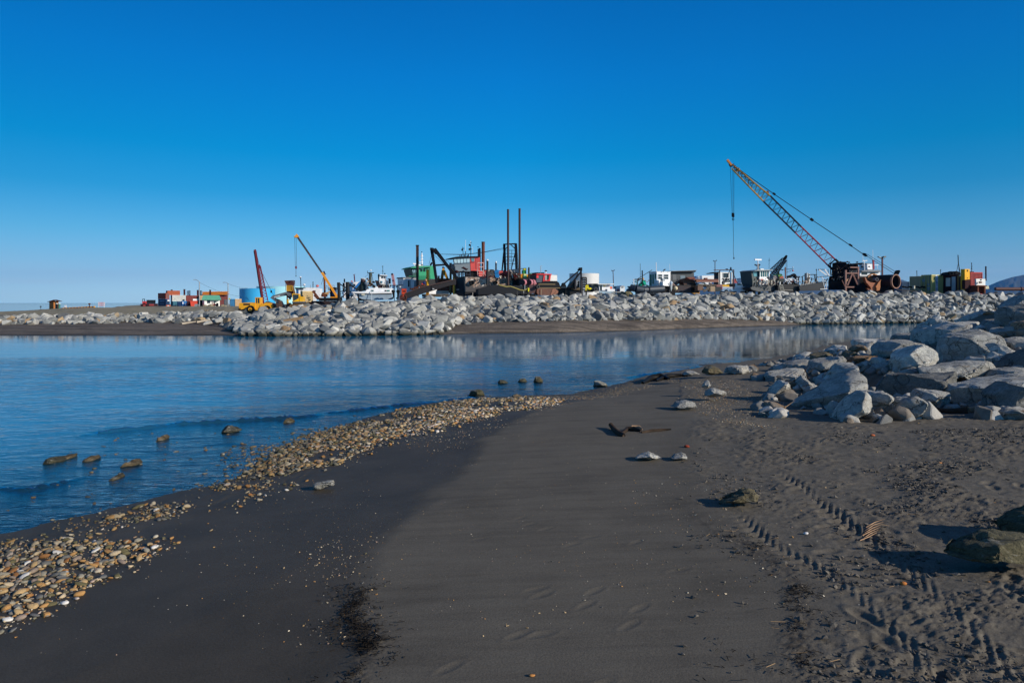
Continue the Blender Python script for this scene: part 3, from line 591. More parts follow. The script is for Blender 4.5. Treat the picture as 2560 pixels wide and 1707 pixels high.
xs = np.arange(-110, 165, .47); ysr = np.arange(60, 122, .5)
for X0 in xs:
    for Y0 in ysr:
        X = X0+rnd.uniform(-.3, .3); Y = Y0+rnd.uniform(-.3, .3); px = CX+F*X/Y
        if px < -500 or px > 2800: continue
        yt, yc = col(px, 2), col(px, 4)
        left = px < 578
        if Y < yt-.35 or Y > yc+(1.0 if not left else .4): continue
        t = (Y-yt)/(yc-yt)
        if left:
            dens = .62*min(1, (t+.05)*4)*(1-.3*t)*(.35+1.1*float(vn(np.array([X*.18]), np.array([Y*.3]), 5)[0]))
            if rnd.random() > dens: continue
        s = rnd.choice((.34, .42, .5, .6, .74, 1.0))*rnd.uniform(.9, 1.15)*(1.0 if px > 578 else .8)
        if t < .12 and not left: s *= .85
        z = zf(X, Y)+s*rnd.uniform(.05, .28)
        tint = rnd.random(); tint = tint if tint > .1 else (tint if rnd.random() < .8 else .5)
        items.append((X, Y, z, s*rnd.uniform(.9, 1.7), s*rnd.uniform(.75, 1.15), s*rnd.uniform(.6, 1.05), rnd.uniform(-.6, .6), rnd.uniform(-.6, .6), rnd.uniform(0, 6.28), tint))
MARKS = [(-900,'the orange shed'),(330,'the container stacks'),(575,'the wheel loader'),(710,'the excavator'),(795,'the telescopic crane'),(875,'the long boat'),(1000,'the dredge ladder'),(1135,'the red control cabin'),(1225,'the tall spud poles'),(1330,'the red cab work boat'),(1410,'the black triangular frame'),(1485,'the white deck hut'),(1570,'the inflatable hull'),(1685,'the plywood hut'),(1780,'the numbered cabin'),(1875,'the grey workboat'),(1950,'the heap of hoses'),(2070,'the crawler crane'),(2200,'the open ended pipe'),(2280,'the olive container'),(2360,'the tall yellow box'),(2470,'the long pipeline')]
def riplabel(it):
    x, y, z = it[:3]; px = CX+F*x/y; m = [b for a, b in MARKS if px >= a][-1]; t = (y-float(col(px, 2)))/(float(col(px, 4))-float(col(px, 2)))
    c = 'tan' if it[9] < .08 else 'dark grey' if it[9] < .35 else 'mid grey' if it[9] < .7 else 'pale'
    return c+' stone '+('at the foot of' if t < .3 else 'halfway up' if t < .7 else 'near the top of')+' the rock bank below '+m
scatter(items, protos, 300, 'riprap_rock', M_RIP, False, riplabel, 'rock', 'stones of the rock bank across the water', 'mass of angular grey stones making up the rock bank across the water')
print('riprap', len(items))
# rubble under the near boulders
GR2 = [(0.0,(.22,.15,.09)),(.3,(.16,.16,.15)),(.7,(.33,.32,.29)),(1.0,(.48,.46,.42))]
M_RUB = rock_material('rubble', GR2, None, 8, .8, .03, True, vein=False)
rub = []
for x0, x1, D, z0, z1, th in PILE:
    for k in range(20):
        x = rnd.uniform(x0, x1); y = D+rnd.uniform(-th*.7, th); s = rnd.choice((.10, .13, .18, .24, .30))*rnd.uniform(.8, 1.2)
        rub.append((x, y, zb(x, y)+.02, s*1.3, s, s, rnd.random()*.8, rnd.random()*.8, rnd.uniform(0, 6), rnd.random()))
scatter(rub, protos, 0, 'rubble', M_RUB, False, '', 'rubble', None, 'small dark rubble in the gaps between the near boulders')
# ---------------------------------------------------------------- pebbles and gravel
PEB = [(0.0,(.30,.12,.03)),(.10,(.42,.21,.06)),(.22,(.48,.31,.13)),(.36,(.52,.40,.24)),(.46,(.62,.55,.42)),(.54,(.09,.085,.05)),(.64,(.13,.11,.045)),(.74,(.13,.13,.125)),(.84,(.22,.20,.17)),(.93,(.42,.26,.17)),(1.0,(.75,.72,.66))]
M_PEB = rock_material('pebble_stone', PEB, -.02, 30, .3, .01, True, vein=False, spec=.5)
pp = [pebble_proto(200+k) for k in range(10)]+[(v*.55, f) for v, f in (hull_proto(400+k, 12, .6, .06) for k in range(5))]
def inpoly(x, y, poly):
    c = False; n = len(poly)
    for i in range(n):
        (x0, y0), (x1, y1) = poly[i], poly[i-1]
        if (y0 > y) != (y1 > y) and x < (x1-x0)*(y-y0)/(y1-y0)+x0: c = not c
    return c
ZG = [ # polygon in photo px, density per m2, size range, number cap
 ([(-350,1360),(0,1345),(180,1330),(330,1350),(420,1400),(330,1440),(260,1500),(150,1540),(60,1580),(-350,1760)], 620, .012, .11),
 ([(-50,1310),(330,1240),(450,1250),(420,1290),(200,1330),(-50,1345)], 40, .02, .09),
 ([(310,1270),(370,1250),(470,1245),(470,1275),(400,1290),(330,1295)], 260, .03, .12),
 ([(350,1320),(450,1300),(470,1320),(400,1345),(355,1340)], 110, .02, .08),
 ([(430,1200),(520,1170),(620,1165),(700,1180),(640,1215),(540,1250),(450,1240)], 70, .03, .12),
 ([(540,1120),(620,1085),(760,1060),(880,1045),(1010,1015),(1150,990),(1230,985),(1330,985),(1420,1005),(1330,1035),(1200,1055),(1080,1080),(960,1105),(850,1150),(760,1175),(680,1175),(600,1150)], 520, .016, .13),
 ([(560,1150),(700,1090),(860,1040),(1000,1010),(1200,975),(1300,975),(1250,1000),(1000,1050),(860,1120),(700,1170)], 60, .04, .14),
 ([(1300,990),(1560,955),(1650,935),(1720,930),(1700,950),(1560,985),(1450,1010),(1330,1045)], 230, .012, .035),
 ([(1000,1110),(1200,1070),(1400,1015),(1420,1030),(1250,1090),(1100,1150)], 90, .01, .03),
 ([(1690,960),(1850,960),(1960,1110),(1900,1130),(1760,1080)], 130, .010, .04),
 ([(1780,1060),(1850,1080),(1960,1130),(1900,1130),(1790,1100)], 300, .010, .035),
 ([(0,1500),(300,1440),(620,1330),(800,1240),(560,1500),(0,1707)], 12, .008, .03),
 ([(200,1060),(600,1060),(600,1240),(100,1300),(0,1290)], 13, .03, .13),
 ([(300,1330),(430,1200),(560,1130),(760,1060),(900,1040),(860,1150),(640,1250),(480,1320),(380,1370)], 110, .014, .08),
 ([(-200,1340),(150,1290),(400,1230),(560,1190),(640,1200),(430,1300),(200,1350),(-200,1500)], 70, .012, .07),
 ([(0,1707),(500,1300),(900,1120),(1300,1010),(1600,970),(1700,1150),(1750,1707)], 22, .005, .011),
 ([(760,1380),(900,1400),(930,1707),(760,1707)], 260, .006, .018),
 ([(1180,1500),(1700,1400),(1700,1707),(1180,1707)], 30, .006, .016),
 ([(1500,1250),(1900,1250),(1990,1707),(1700,1707)], 75, .006, .018),
 ([(1800,1000),(2560,1080),(2700,1707),(1950,1707)], 5, .01, .035)]
pitems = []
for poly, dens, s0, s1 in ZG:
    W = [G(x, y, .15) for x, y in poly]; X0, X1 = min(w_[0] for w_ in W), max(w_[0] for w_ in W); Y0, Y1 = min(w_[1] for w_ in W), max(w_[1] for w_ in W)
    n = int((X1-X0)*(Y1-Y0)*dens)
    ux = RS.uniform(X0, X1, n); uy = RS.uniform(Y0, Y1, n)
    cl = fbm(ux*1.1, uy*1.1, 3, 19)
    zz, ss, _ = z_near_base(ux, uy); zz = zlook(ux, np.maximum(uy, 1.7))
    for x, y, c, z, s_ in zip(ux, uy, cl, zz, ss):
        jx, jy = rnd.gauss(0, .22), rnd.gauss(0, .22)
        if not inpoly(x+jx, y+jy, W) or rnd.random() > sstep(.30, .56, c)*1.15+.06: continue
        s = s0+(s1-s0)*rnd.random()**4.2
        if s_ < -3 and s < .045: continue
        t = rnd.random()
        if s < .03: t = rnd.choice((.1, .2, .3, .4, .46, .75, .65, .8, .9))
        z0 = max(z, -.015)+s*(.12 if z > 0 else .02)
        pitems.append((x, y, z0+ (.035*0), s*rnd.uniform(.9, 1.5), s, s*rnd.uniform(.8, 1.1), rnd.uniform(-.4, .4), rnd.uniform(-.4, .4), rnd.uniform(0, 6.28), t))
print('pebbles', len(pitems))
big = [p for p in pitems if p[4] > .022]; small = [p for p in pitems if p[4] <= .022]
def peblabel(it):
    x, y = it[:2]; px = CX+F*x/y; py = YH+F*(H-.1)/y; t = round(it[9]*8)/8
    c = ('rusty orange', 'sandy tan', 'pale tan', 'cream', 'blackish green', 'dark olive', 'dark grey', 'pinkish brown', 'whitish')[int(t*8)]
    w_ = ('at the left end of the bottom left gravel patch' if px < 150 else 'at the right side of the bottom left gravel patch') if py > 1290 else 'scattered in the left shallows' if px < 520 else 'at the near end of the gravel spit' if px < 760 else 'in the middle of the gravel spit' if px < 1000 else 'at the far end of the gravel spit' if px < 1450 else 'on the sand left of the boulder pile'
    return c+' rounded pebble '+w_
scatter(big, pp, 300, 'pebble', M_PEB, True, peblabel, 'pebble', 'pebbles along the near water edge', 'wet brown and cream gravel along the near water edge')
po = [hull_proto(300+k, 8, .6) for k in range(5)]
scatter(small, po, 0, 'grit', M_PEB, False, '', 'grit', None, 'fine pale grit strewn over the dark sand')
# ---------------------------------------------------------------- seaweed and twig wrack: short bent slivers
def slivers(name, lines, n, mat, label, lmin, lmax, th):
    VV = []; FF = []
    for k in range(n):
        pl, wd, y0, y1 = rnd.choice(lines)
        i = rnd.randrange(len(pl)-1); t = rnd.random(); x = pl[i][0]*(1-t)+pl[i+1][0]*t+rnd.gauss(0, wd); y = pl[i][1]*(1-t)+pl[i+1][1]*t+rnd.gauss(0, wd*.8)
        if not (y0 < y < y1): continue
        c = float(fbm(np.array([x*2.2]), np.array([y*2.2]), 3, 88)[0])
        if rnd.random() > max(.05, (c-.45)*6): continue
        z = zb(x, y)+.003+rnd.uniform(0, .012); a = rnd.uniform(0, 6.28); L = rnd.uniform(lmin, lmax); r = th*rnd.uniform(.5, 1.3)
        dx, dy = math.cos(a)*L/2, math.sin(a)*L/2; px_, py_ = -math.sin(a)*r, math.cos(a)*r; b = len(VV); lift = rnd.uniform(-.006, .014)
        VV += [(x-dx+px_, y-dy+py_, z), (x-dx-px_, y-dy-py_, z), (x-dx, y-dy, z+r*1.6), (x+dx+px_, y+dy+py_, z+lift), (x+dx-px_, y+dy-py_, z+lift), (x+dx, y+dy, z+lift+r*1.6)]
        FF += [(b,b+1,b+4,b+3), (b+1,b+2,b+5,b+4), (b+2,b,b+3,b+5), (b,b+2,b+1), (b+3,b+4,b+5)]
    o = mesh_obj(name, VV, FF, mat); tag(o, label, 'seaweed', kind='stuff')
cl = []
for k in range(30000):
    y = 3.4+9.5*rnd.random()**1.1; px = rnd.uniform(1690, 2700); x = (px-CX)/F*y
    c = float(vn(np.array([x*1.3]), np.array([y*1.1]), 41)[0]); 
    if rnd.random() > max(.02, (c-.5)*2.0)*min(1, (px-1640)/420): continue
    s_ = .008+.03*rnd.random()**4; cl.append((x, y, s_))
ca = np.array(cl); cz = z_near_base(ca[:, 0], ca[:, 1])[0]; cz = zlook(ca[:, 0], ca[:, 1])-.025
CLOD = rock_material('sand_clod', [(0, (.06,.052,.043)), (.5, (.11,.096,.078)), (1, (.17,.15,.122))], None, 30, .5, .01, True, vein=False)
scatter([(x, y, z+.03+s_*.2, s_*1.5, s_, s_*.9, rnd.uniform(-.5, .5), rnd.uniform(-.5, .5), rnd.uniform(0, 6.28), rnd.random()) for (x, y, s_), z in zip(cl, cz)], po, 0, 'sand_clods', CLOD, False, '', 'sand clods', None, 'small broken clods of dark sand on the trampled right side')
L1b = [p for p in LINE1 if p[1] < 8.2]; L2b = LINE2
slivers('seaweed_wrack', [(L1b, .06, 3, 6.4), (L2b, .07, 3, 7.5), (L2b, .2, 3, 7.5), (L1b, .15, 3, 7)], 7000, mt('1c1712', 0, .7), 'dark seaweed and bark fragments left along the tide lines', .012, .05, .0025)
slivers('dry_straw', [(L2b, .2, 3, 8), (TR1, .6, 3, 9)], 150, mt('a98a62', 0, .8), 'pale dry straw and twigs scattered on the trampled sand', .03, .13, .0012)

# ---------------------------------------------------------------- driftwood and small finds on the sand
def limb(pts, n=9, seed=0):
    r = random.Random(seed); VV, FF = [], []
    for i, (x, y, z, rad) in enumerate(pts):
        a = pts[min(i+1, len(pts)-1)]; b = pts[max(i-1, 0)]; d = Vector((a[0]-b[0], a[1]-b[1], a[2]-b[2])).normalized(); e1 = d.cross(Vector((0, 0, 1))).normalized(); e2 = d.cross(e1)
        for k in range(n):
            t = 2*math.pi*k/n; q = rad*(1+r.uniform(-.18, .18)); VV.append(tuple(Vector((x, y, z))+(e1*math.cos(t)+e2*math.sin(t))*q))
    for i in range(len(pts)-1):
        for k in range(n): FF.append((i*n+k, i*n+(k+1) % n, (i+1)*n+(k+1) % n, (i+1)*n+k))
    FF += [tuple(range(n)), tuple(range(len(pts)*n-1, len(pts)*n-n-1, -1))]; return VV, FF
def gp(px, py, rad, up=0.0, z=.5): 
    x, y = G(px, py, z); return (x, y, zb(x, y)+rad*.6+up, rad)
mDW = mt('3a2f26', 0, .85, 0, 6, .4); mDW2 = mt('b08f70', 0, .85, 0, 8, .3)
def drift(name, label, cat, limbs):
    t = bpy.data.objects.new(name, None); COL.objects.link(t); t.location = limbs[0][1][0][:3]; tag(t, label, cat)
    for i, (nm, pts, m) in enumerate(limbs):
        v, f = limb(pts, 9, i); L_ = t.location; me = bpy.data.meshes.new(nm); me.from_pydata([(a-L_.x, b-L_.y, c-L_.z) for a, b, c in v], [], f); me.materials.append(m); me.polygons.foreach_set('use_smooth', [True]*len(f)); o = bpy.data.objects.new(nm, me); COL.objects.link(o); o.parent = t
drift('driftwood', 'dark forked driftwood lying alone on the smooth sand', 'driftwood', [('trunk', [gp(1527, 1067, .045, .05), gp(1538, 1076, .05), gp(1550, 1086, .06), gp(1560, 1089, .035)], mDW), ('branch', [gp(1555, 1083, .03), gp(1568, 1074, .045), gp(1585, 1076, .05, .02), gp(1602, 1079, .03)], mDW), ('pale_chip', [gp(1580, 1073, .02, .06), gp(1598, 1075, .03, .05), gp(1606, 1077, .012, .03)], mDW2), ('root', [gp(1604, 1082, .02), gp(1625, 1080, .035), gp(1650, 1079, .035), gp(1677, 1077, .015)], mDW)])
drift('driftwood_log', 'broken driftwood log with a pale split end below the big boulders', 'driftwood', [('trunk', [gp(2325, 1042, .02), gp(2350, 1048, .05), gp(2380, 1052, .07), gp(2418, 1054, .08)], mDW), ('split_end', [gp(2418, 1052, .08), gp(2440, 1050, .06, .02), gp(2462, 1046, .02, .01)], mDW2), ('branch', [gp(2372, 1052, .03), gp(2388, 1046, .03, .04), gp(2398, 1040, .012, .1)], mDW)])
drift('seaweed_clump', 'black seaweed clump on the sand point by the water', 'seaweed', [('frond', [gp(1606, 953, .06, 0, .2), gp(1625, 944, .12, .02, .2), gp(1650, 941, .14, .03, .2), gp(1672, 945, .05, 0, .2)], mt('15130f', 0, .6, 0, 6)), ('frond', [gp(1640, 948, .05, 0, .2), gp(1668, 940, .1, .02, .2), gp(1700, 938, .08, .0, .2), gp(1720, 940, .03, 0, .2)], mt('15130f', 0, .6, 0, 6))])
drift('twig_tangle', 'thin bare twigs sticking up between the wedge boulder and the slab', 'twigs', [('twig', [gp(1995, 975, .012, .0), gp(2010, 955, .01, .35), gp(2022, 945, .006, .5)], mDW), ('twig', [gp(2000, 975, .012), gp(2018, 962, .01, .3), gp(2035, 950, .006, .4)], mDW), ('twig', [gp(2012, 945, .01, .4), gp(2020, 960, .01, .2), gp(2030, 968, .01)], mDW)])
drift('straw_bundle', 'bundle of pale dry reed stalks on the sand at right', 'reeds', [('stalk', [gp(2150+k*3, 1356-k*7, .004, .01, .6), gp(2172+k*3, 1347-k*7, .004, .02, .6), gp(2192+k*4, 1336-k*6, .003, .015, .6)], mDW2) for k in range(6)])
for px, py, r_, c, lab in ((1717, 1107, .05, '8a3a26', 'round brick red stone on the smooth sand'), (2181, 1099, .045, 'b0603a', 'small orange stone below the front boulders'), (2258, 1465, .03, 'b8743a', 'orange pebble beside the tyre track'), (2015, 1332, .028, 'dcd8d4', 'round white pebble on the trampled sand'), (1330, 1664, .022, 'b88048', 'orange tan pebble at the bottom centre of the sand'), (2350, 1174, .03, 'b07a4a', 'tan pebble among the trampled sand at right')):
    x, y = G(px, py, .6); v, f = pp[int(px) % 10]; me = bpy.data.meshes.new('single_pebble'); me.from_pydata((v*r_*2).tolist(), [], f.tolist()); me.materials.append(mt(c, 0, .7, 0, 20)); me.polygons.foreach_set('use_smooth', [True]*len(f)); o = bpy.data.objects.new('single_pebble', me); o.location = (x, y, zb(x, y)+r_*.35); COL.objects.link(o); tag(o, lab, 'pebble')
# ================================================================= the yard across the water
YAW = 20.0
def sh(px, D):      # keeps the yard behind the crest of the rock bank
    return D if D > 124 else D+float(np.interp(px, [850, 1000, 1200, 1345, 1430, 1560, 1640, 1750, 1850, 1900, 1970, 2100, 2200, 2284, 2500], [0, 1, 3.5, 5, 3, 4, 8, 11, 8, 7, 9, 9, 8, 6, 5]))
class Th:
    """a thing standing in the yard; its parts are written in photo pixels on a plane at depth D turned by yaw, thickness in metres behind it"""
    def __init__(s, name, label, cat, px, D, yaw=None, group=None, base=None):
        D = sh(px, D); s.D = D; s.yaw = R(YAW if yaw is None else yaw); s.ex = np.array([math.cos(s.yaw), math.sin(s.yaw)]); s.ed = np.array([-math.sin(s.yaw), math.cos(s.yaw)])
        s.O = np.array([(px-CX)/F*D, D]); g = zf(*s.O) if base is None else base
        s.root = bpy.data.objects.new(name, None); s.root.empty_display_size = .2; s.root.location = (s.O[0], s.O[1], g); COL.objects.link(s.root)
        tag(s.root, label, cat, group); s.g = g
    def p(s, x, y, d=0.0):
        u = (x-CX)/F     # ray X = u*Y ; point O + a*ex
        a = (u*s.O[1]-s.O[0])/(s.ex[0]-u*s.ex[1]); q = s.O+a*s.ex; z = H-(y-YH)/F*q[1]
        q = q+d*s.ed; return (q[0], q[1], z)
    def P(s, name, mat, *shapes, parent=None, smooth=False, label=None):
        vs, fs = [], []
        for sh in shapes:
            a, b = sh(s); n = len(vs); vs += a; fs += [tuple(i+n for i in f) for f in b]
        par = parent or s.root
        me = bpy.data.meshes.new(name); L = s.root.location
        me.from_pydata([(v[0]-L.x, v[1]-L.y, v[2]-L.z) for v in vs], [], fs); me.update(); me.materials.append(mat)
        bm = bmesh.new(); bm.from_mesh(me); bmesh.ops.recalc_face_normals(bm, faces=bm.faces); bm.to_mesh(me); bm.free()
        if smooth: me.polygons.foreach_set('use_smooth', [True]*len(me.polygons)); me.set_sharp_from_angle(angle=R(40))
        o = bpy.data.objects.new(name, me); COL.objects.link(o); o.parent = par
        if label: o['label'] = label
        return o
BOXF = [(0,1,2,3),(7,6,5,4),(0,4,5,1),(1,5,6,2),(2,6,7,3),(3,7,4,0)]
GND = 99999
def _y(s, y, x): return y
def B(x0, y0, x1, y1, d0=0, d1=1.0):
    """box; y1=GND reaches down to the ground"""
    def f(s):
        q = [s.p(x0, y0, d0), s.p(x1, y0, d0), s.p(x1, min(y1, 900), d0), s.p(x0, min(y1, 900), d0), s.p(x0, y0, d1), s.p(x1, y0, d1), s.p(x1, min(y1, 900), d1), s.p(x0, min(y1, 900), d1)]
        # level tops and bottoms (a turned box has level edges)
        zt = (q[0][2]+q[1][2])/2; zbm = (q[2][2]+q[3][2])/2 if y1 != GND else s.g-.25
        q = [(a, b, zt if i in (0, 1, 4, 5) else zbm) for i, (a, b, c) in enumerate(q)]
        return q, BOXF
    return f
def Y(pts, d0=0, d1=1.0, inset=0):
    """outline drawn in pixels, given thickness"""
    def f(s):
        n = len(pts); cx = sum(p[0] for p in pts)/n; cy = sum(p[1] for p in pts)/n
        a = [s.p(x, y, d0) for x, y in pts]; b = [s.p(x+(cx-x)*inset, y, d1) for x, y in pts]
        vs = a+b; tri = tessellate_polygon([[Vector((p[0], p[1], 0)) for p in pts]])
        fs = [tuple(t) for t in tri]+[tuple(i+n for i in reversed(t)) for t in tri]
        fs += [(i, (i+1) % n, (i+1) % n+n, i+n) for i in range(n)]
        return vs, fs
    return f
def L(a, b, w=.12, n=4, w2=None):
    """bar or tube between two pixel points (x, y[, d])"""
    def f(s):
        p0 = Vector(s.p(a[0], min(a[1], 900), a[2] if len(a) > 2 else 0)); p1 = Vector(s.p(b[0], min(b[1], 900), b[2] if len(b) > 2 else 0))
        if b[1] == GND: p1.z = s.g-.2
        dr = (p1-p0)
        if dr.length < 1e-6: dr = Vector((0, 0, .01))
        dr.normalize(); up = Vector((0, 1, 0)) if abs(dr.y) < .9 else Vector((1, 0, 0)); e1 = dr.cross(up).normalized(); e2 = dr.cross(e1)
        vs = []
        for p, ww in ((p0, w), (p1, w2 or w)):
            for k in range(n):
                t = 2*math.pi*(k+.5)/n; r = ww/2*(1.18 if n == 4 else 1); vs.append(tuple(p+(e1*math.cos(t)+e2*math.sin(t))*r))
        fs = [(k, (k+1) % n, (k+1) % n+n, k+n) for k in range(n)]+[tuple(range(n-1, -1, -1)), tuple(range(n, 2*n))]
        return vs, fs
    return f
def PL(pts, w=.1, n=5):
    """bent tube through pixel points"""
    def f(s):
        vs, fs = [], []
        for a, b in zip(pts[:-1], pts[1:]):
            v, q = L(a, b, w, n)(s); m = len(vs); vs += v; fs += [tuple(i+m for i in k) for k in q]
        return vs, fs
    return f
def CY(x, y0, y1, rpx, d=0, n=16, r1=None, taper=None):
    """upright cylinder of pixel radius; the centre stands d behind the plane"""
    def f(s):
        c = s.p(x, y0, 0); r = rpx/F*c[1]; zt = c[2]; zb_ = s.p(x, min(y1, 900), 0)[2] if y1 != GND else s.g-.3
        cx_, cy_ = c[0], c[1]+d; rb = r if taper is None else r*taper
        vs = [(cx_+r*math.cos(2*math.pi*k/n), cy_+r*math.sin(2*math.pi*k/n), zt) for k in range(n)]+[(cx_+rb*math.cos(2*math.pi*k/n), cy_+rb*math.sin(2*math.pi*k/n), zb_) for k in range(n)]
        return vs, [(k, (k+1) % n, (k+1) % n+n, k+n) for k in range(n)]+[tuple(range(n)), tuple(range(2*n-1, n-1, -1))]
    return f
def SP(x, y, rpx, d=0, sq=1.0, n=8, bump_=0.0):
    def f(s):
        c = s.p(x, y, d); r = rpx/F*s.p(x, y, 0)[1]; vs = []; m = n//2+1; rr = random.Random(int(x*10+y))
        for i in range(m+1):
            t = math.pi*i/m
            for k in range(n):
                q = 2*math.pi*k/n; j = 1+rr.uniform(-bump_, bump_); vs.append((c[0]+r*math.sin(t)*math.cos(q)*j, c[1]+r*math.sin(t)*math.sin(q)*j, c[2]+r*math.cos(t)*sq*j))
        return vs, [(i*n+k, i*n+(k+1) % n, (i+1)*n+(k+1) % n, (i+1)*n+k) for i in range(m) for k in range(n)]
    return f
def WH(x, y, rpx, d0=0, d1=.4, n=18, hole=0.0):
    """wheel or disc facing the plane"""
    def f(s):
        vs = []; rs = (1.0,) if not hole else (1.0, hole)
        for d in (d0, d1):
            for h in rs:
                for k in range(n):
                    t = 2*math.pi*k/n; vs.append(s.p(x+rpx*h*math.cos(t), y+rpx*h*math.sin(t), d))
        if not hole: return vs, [(k, (k+1) % n, (k+1) % n+n, k+n) for k in range(n)]+[tuple(range(n)), tuple(range(2*n-1, n-1, -1))]
        fs = []
        for k in range(n):
            j = (k+1) % n; fs += [(k, j, 2*n+j, 2*n+k), (n+k, n+j, 3*n+j, 3*n+k), (k, j, n+j, n+k), (2*n+k, 2*n+j, 3*n+j, 3*n+k)]
        return vs, fs
    return f
def lattice(a0, a1, b0, b1, w, wd, n, wc=.12, wl=.05, d0=0):
    """lattice boom: lower chord a0-a1, upper chord b0-b1 (pixels), width wd metres"""
    fs = []
    ip = lambda p, q, t: (p[0]+(q[0]-p[0])*t, p[1]+(q[1]-p[1])*t)
    for d in (d0, d0+wd):
        fs += [L((*a0, d), (*a1, d), wc), L((*b0, d), (*b1, d), wc)]
        for k in range(n):
            t0, t1, tm = k/n, (k+1)/n, (k+.5)/n
            fs += [L((*ip(a0, a1, t0), d), (*ip(b0, b1, tm), d), wl), L((*ip(b0, b1, tm), d), (*ip(a0, a1, t1), d), wl)]
    for k in range(n+1):
        t = k/n
        fs += [L((*ip(a0, a1, t), d0), (*ip(a0, a1, t), d0+wd), wl), L((*ip(b0, b1, t), d0), (*ip(b0, b1, t), d0+wd), wl)]
        if k < n: fs += [L((*ip(b0, b1, t), d0), (*ip(b0, b1, (k+1)/n), d0+wd), wl)]
    return fs
# corner boxes: two faces in view
class CB:
    def __init__(s, xl, xm, xr, yt, yb, D, th=22, g=None):
        D = sh(xm, D); N = np.array([(xm-CX)/F*D, D]); th += max(0, -math.degrees(math.atan((xm-CX)/F))); s.th = th; t = R(th); er = np.array([math.cos(t), math.sin(t)]); el = np.array([-math.sin(t), math.cos(t)])
        def along(e, px):
            u = (px-CX)/F; return (u*N[1]-N[0])/(e[0]-u*e[1])
        s.N, s.er, s.el = N, er, el; s.wr = along(er, xr) if xr != xm else .01
        u = (xl-CX)/F; den = el[0]-u*el[1]; s.wl = (u*N[1]-N[0])/den
        s.zt = H-(yt-YH)/F*D; s.zb = H-(yb-YH)/F*D if yb != GND else (g if g is not None else zf(*N))-.25
    def face(s, side, u0, u1, v0, v1, out=.04, inn=.0):
        e, w_, nrm = (s.er, s.wr, -s.el) if side == 'R' else (s.el, s.wl, -s.er)
        us = (u0, u1) if side == 'R' else (1-u0, 1-u1)
        def f(_):
            q = []
            for o_ in (out, inn):
                for u, v in ((us[0], v0), (us[1], v0), (us[1], v1), (us[0], v1)):
                    p = s.N+e*w_*u+nrm*o_; q.append((p[0], p[1], s.zt+(s.zb-s.zt)*v))
            return q, BOXF
        return f
    def body(s, top=0.0, grow=0.0):
        def f(_):
            q = []
            for z in (s.zt+top, s.zb):
                for a, b in ((-grow, -grow), (s.wr+grow, -grow), (s.wr+grow, s.wl+grow), (-grow, s.wl+grow)):
                    p = s.N+s.er*a+s.el*b; q.append((p[0], p[1], z))
            return q, BOXF
        return f
    def roof(s, dz=.15, grow=.25, lift=.0):
        def f(_):
            q = []
            for z in (s.zt+dz+lift, s.zt+.003+lift):
                for a, b in ((-grow, -grow), (s.wr+grow, -grow), (s.wr+grow, s.wl+grow), (-grow, s.wl+grow)):
                    p = s.N+s.er*a+s.el*b; q.append((p[0], p[1], z))
            return q, BOXF
        return f
    def ribs(s, n1, n2, out=.05):
        r = []
        for side, n in (('R', n1), ('L', n2)):
            for k in range(n): r.append(s.face(side, (k+.2)/n, (k+.65)/n, .05, .95, out))
        return r
DK, WHT, RUST, RED, BLK = '1a1c1f', 'e6e8e6', '5a3626', 'a8322c', '0d0e10'
mDK = mt(DK, .25, .6, .3); mBK = mt('101114', .12, .7); mWH = mt('e9ebea', .12, .5); mRU = mt('5b3524', .75, .8, .0, 1.2, .25, '7a4630'); mJK = mt('8d6a50', .4); mYE = mt('d99a14', .18, .5); mGL = mt('20303a', 0, .15); mRD = mt('c03a36', .22, .5)
mGY = mt('8e979c', .15, .5); mWD = mt('8a7a62', .0, .85, .0, 4, .3); mROPE = mt('2a2a2c', 0, .7); mWHP = mt('f0f0ee', 0, .5); mDR = mt('33191a', .55, .8, 0, 1, .2, '4a2018'); mTY = mt('131314', 0, .85)
# ---------------------------------------------------------------- far left: spit
def post(name, label, cat, x, y0, y1, D, w, mat, *extra, group=None, yaw=0, base=None):
    t = Th(name, label, cat, x, D, yaw, group, base); t.P('shaft', mat, L((x, y0), (x, y1 if y1 else GND), w, 8)); return t
t = Th('marker_post', 'thin dark marker post alone on the far left dune', 'post', 102, 136, 0); t.P('shaft', mDK, L((102, 768), (102, GND), .07, 6)); t.P('plate', mDK, B(100.5, 765, 103.2, 768.5, -.05, .05))
cb = CB(123, 134, 146.5, 752.5, 773.5, 134, 20); t = Th('shed', 'small orange wooden shed with a brown roof on the far left dune', 'shed', 134, 134)
t.P('wall', mt('b0703c', .0, .8, 0, 3, .2), cb.body()); t.P('roof', mt('4d3028', 0, .8), Y([(120, 754), (136, 749.2), (148.5, 752.8), (148.5, 753.8), (136, 750.4), (120, 755)], -.5, 2.0)); t.P('door', mt('7d4a26', 0, .8), cb.face('R', .25, .75, .3, .98, .04))
for x0, x1, lab, c, dd in ((138.5, 144.5, 'left of two green plastic toilet cabins beside the orange shed', '123c34', 132.6), (145, 151, 'right of two green plastic toilet cabins beside the orange shed', '1d6a5c', 132.2)):
    cb = CB(x0, x0+2, x1, 759.5, 773.6, dd, 20); t = Th('toilet_cabin', lab, 'cabin', (x0+x1)/2, dd, group='green toilet cabins by the shed'); t.P('cabin_wall', mt(c, 0, .4), cb.body()); t.P('roof', mt('e0e4e0', 0, .5), cb.roof(.1, .03)); t.P('door', mt(c, 0, .5, 0, 5), cb.face('R', .15, .85, .12, .97, .03))
t = Th('sign', 'small white notice board standing on the dune behind the barrier', 'sign', 163.5, 140, 0); t.P('board', mWHP, B(161, 763, 166, 768.5, 0, .06)); t.P('leg', mDK, L((162, 768), (162, GND), .06)); t.P('leg', mDK, L((165, 768), (165, GND), .06))
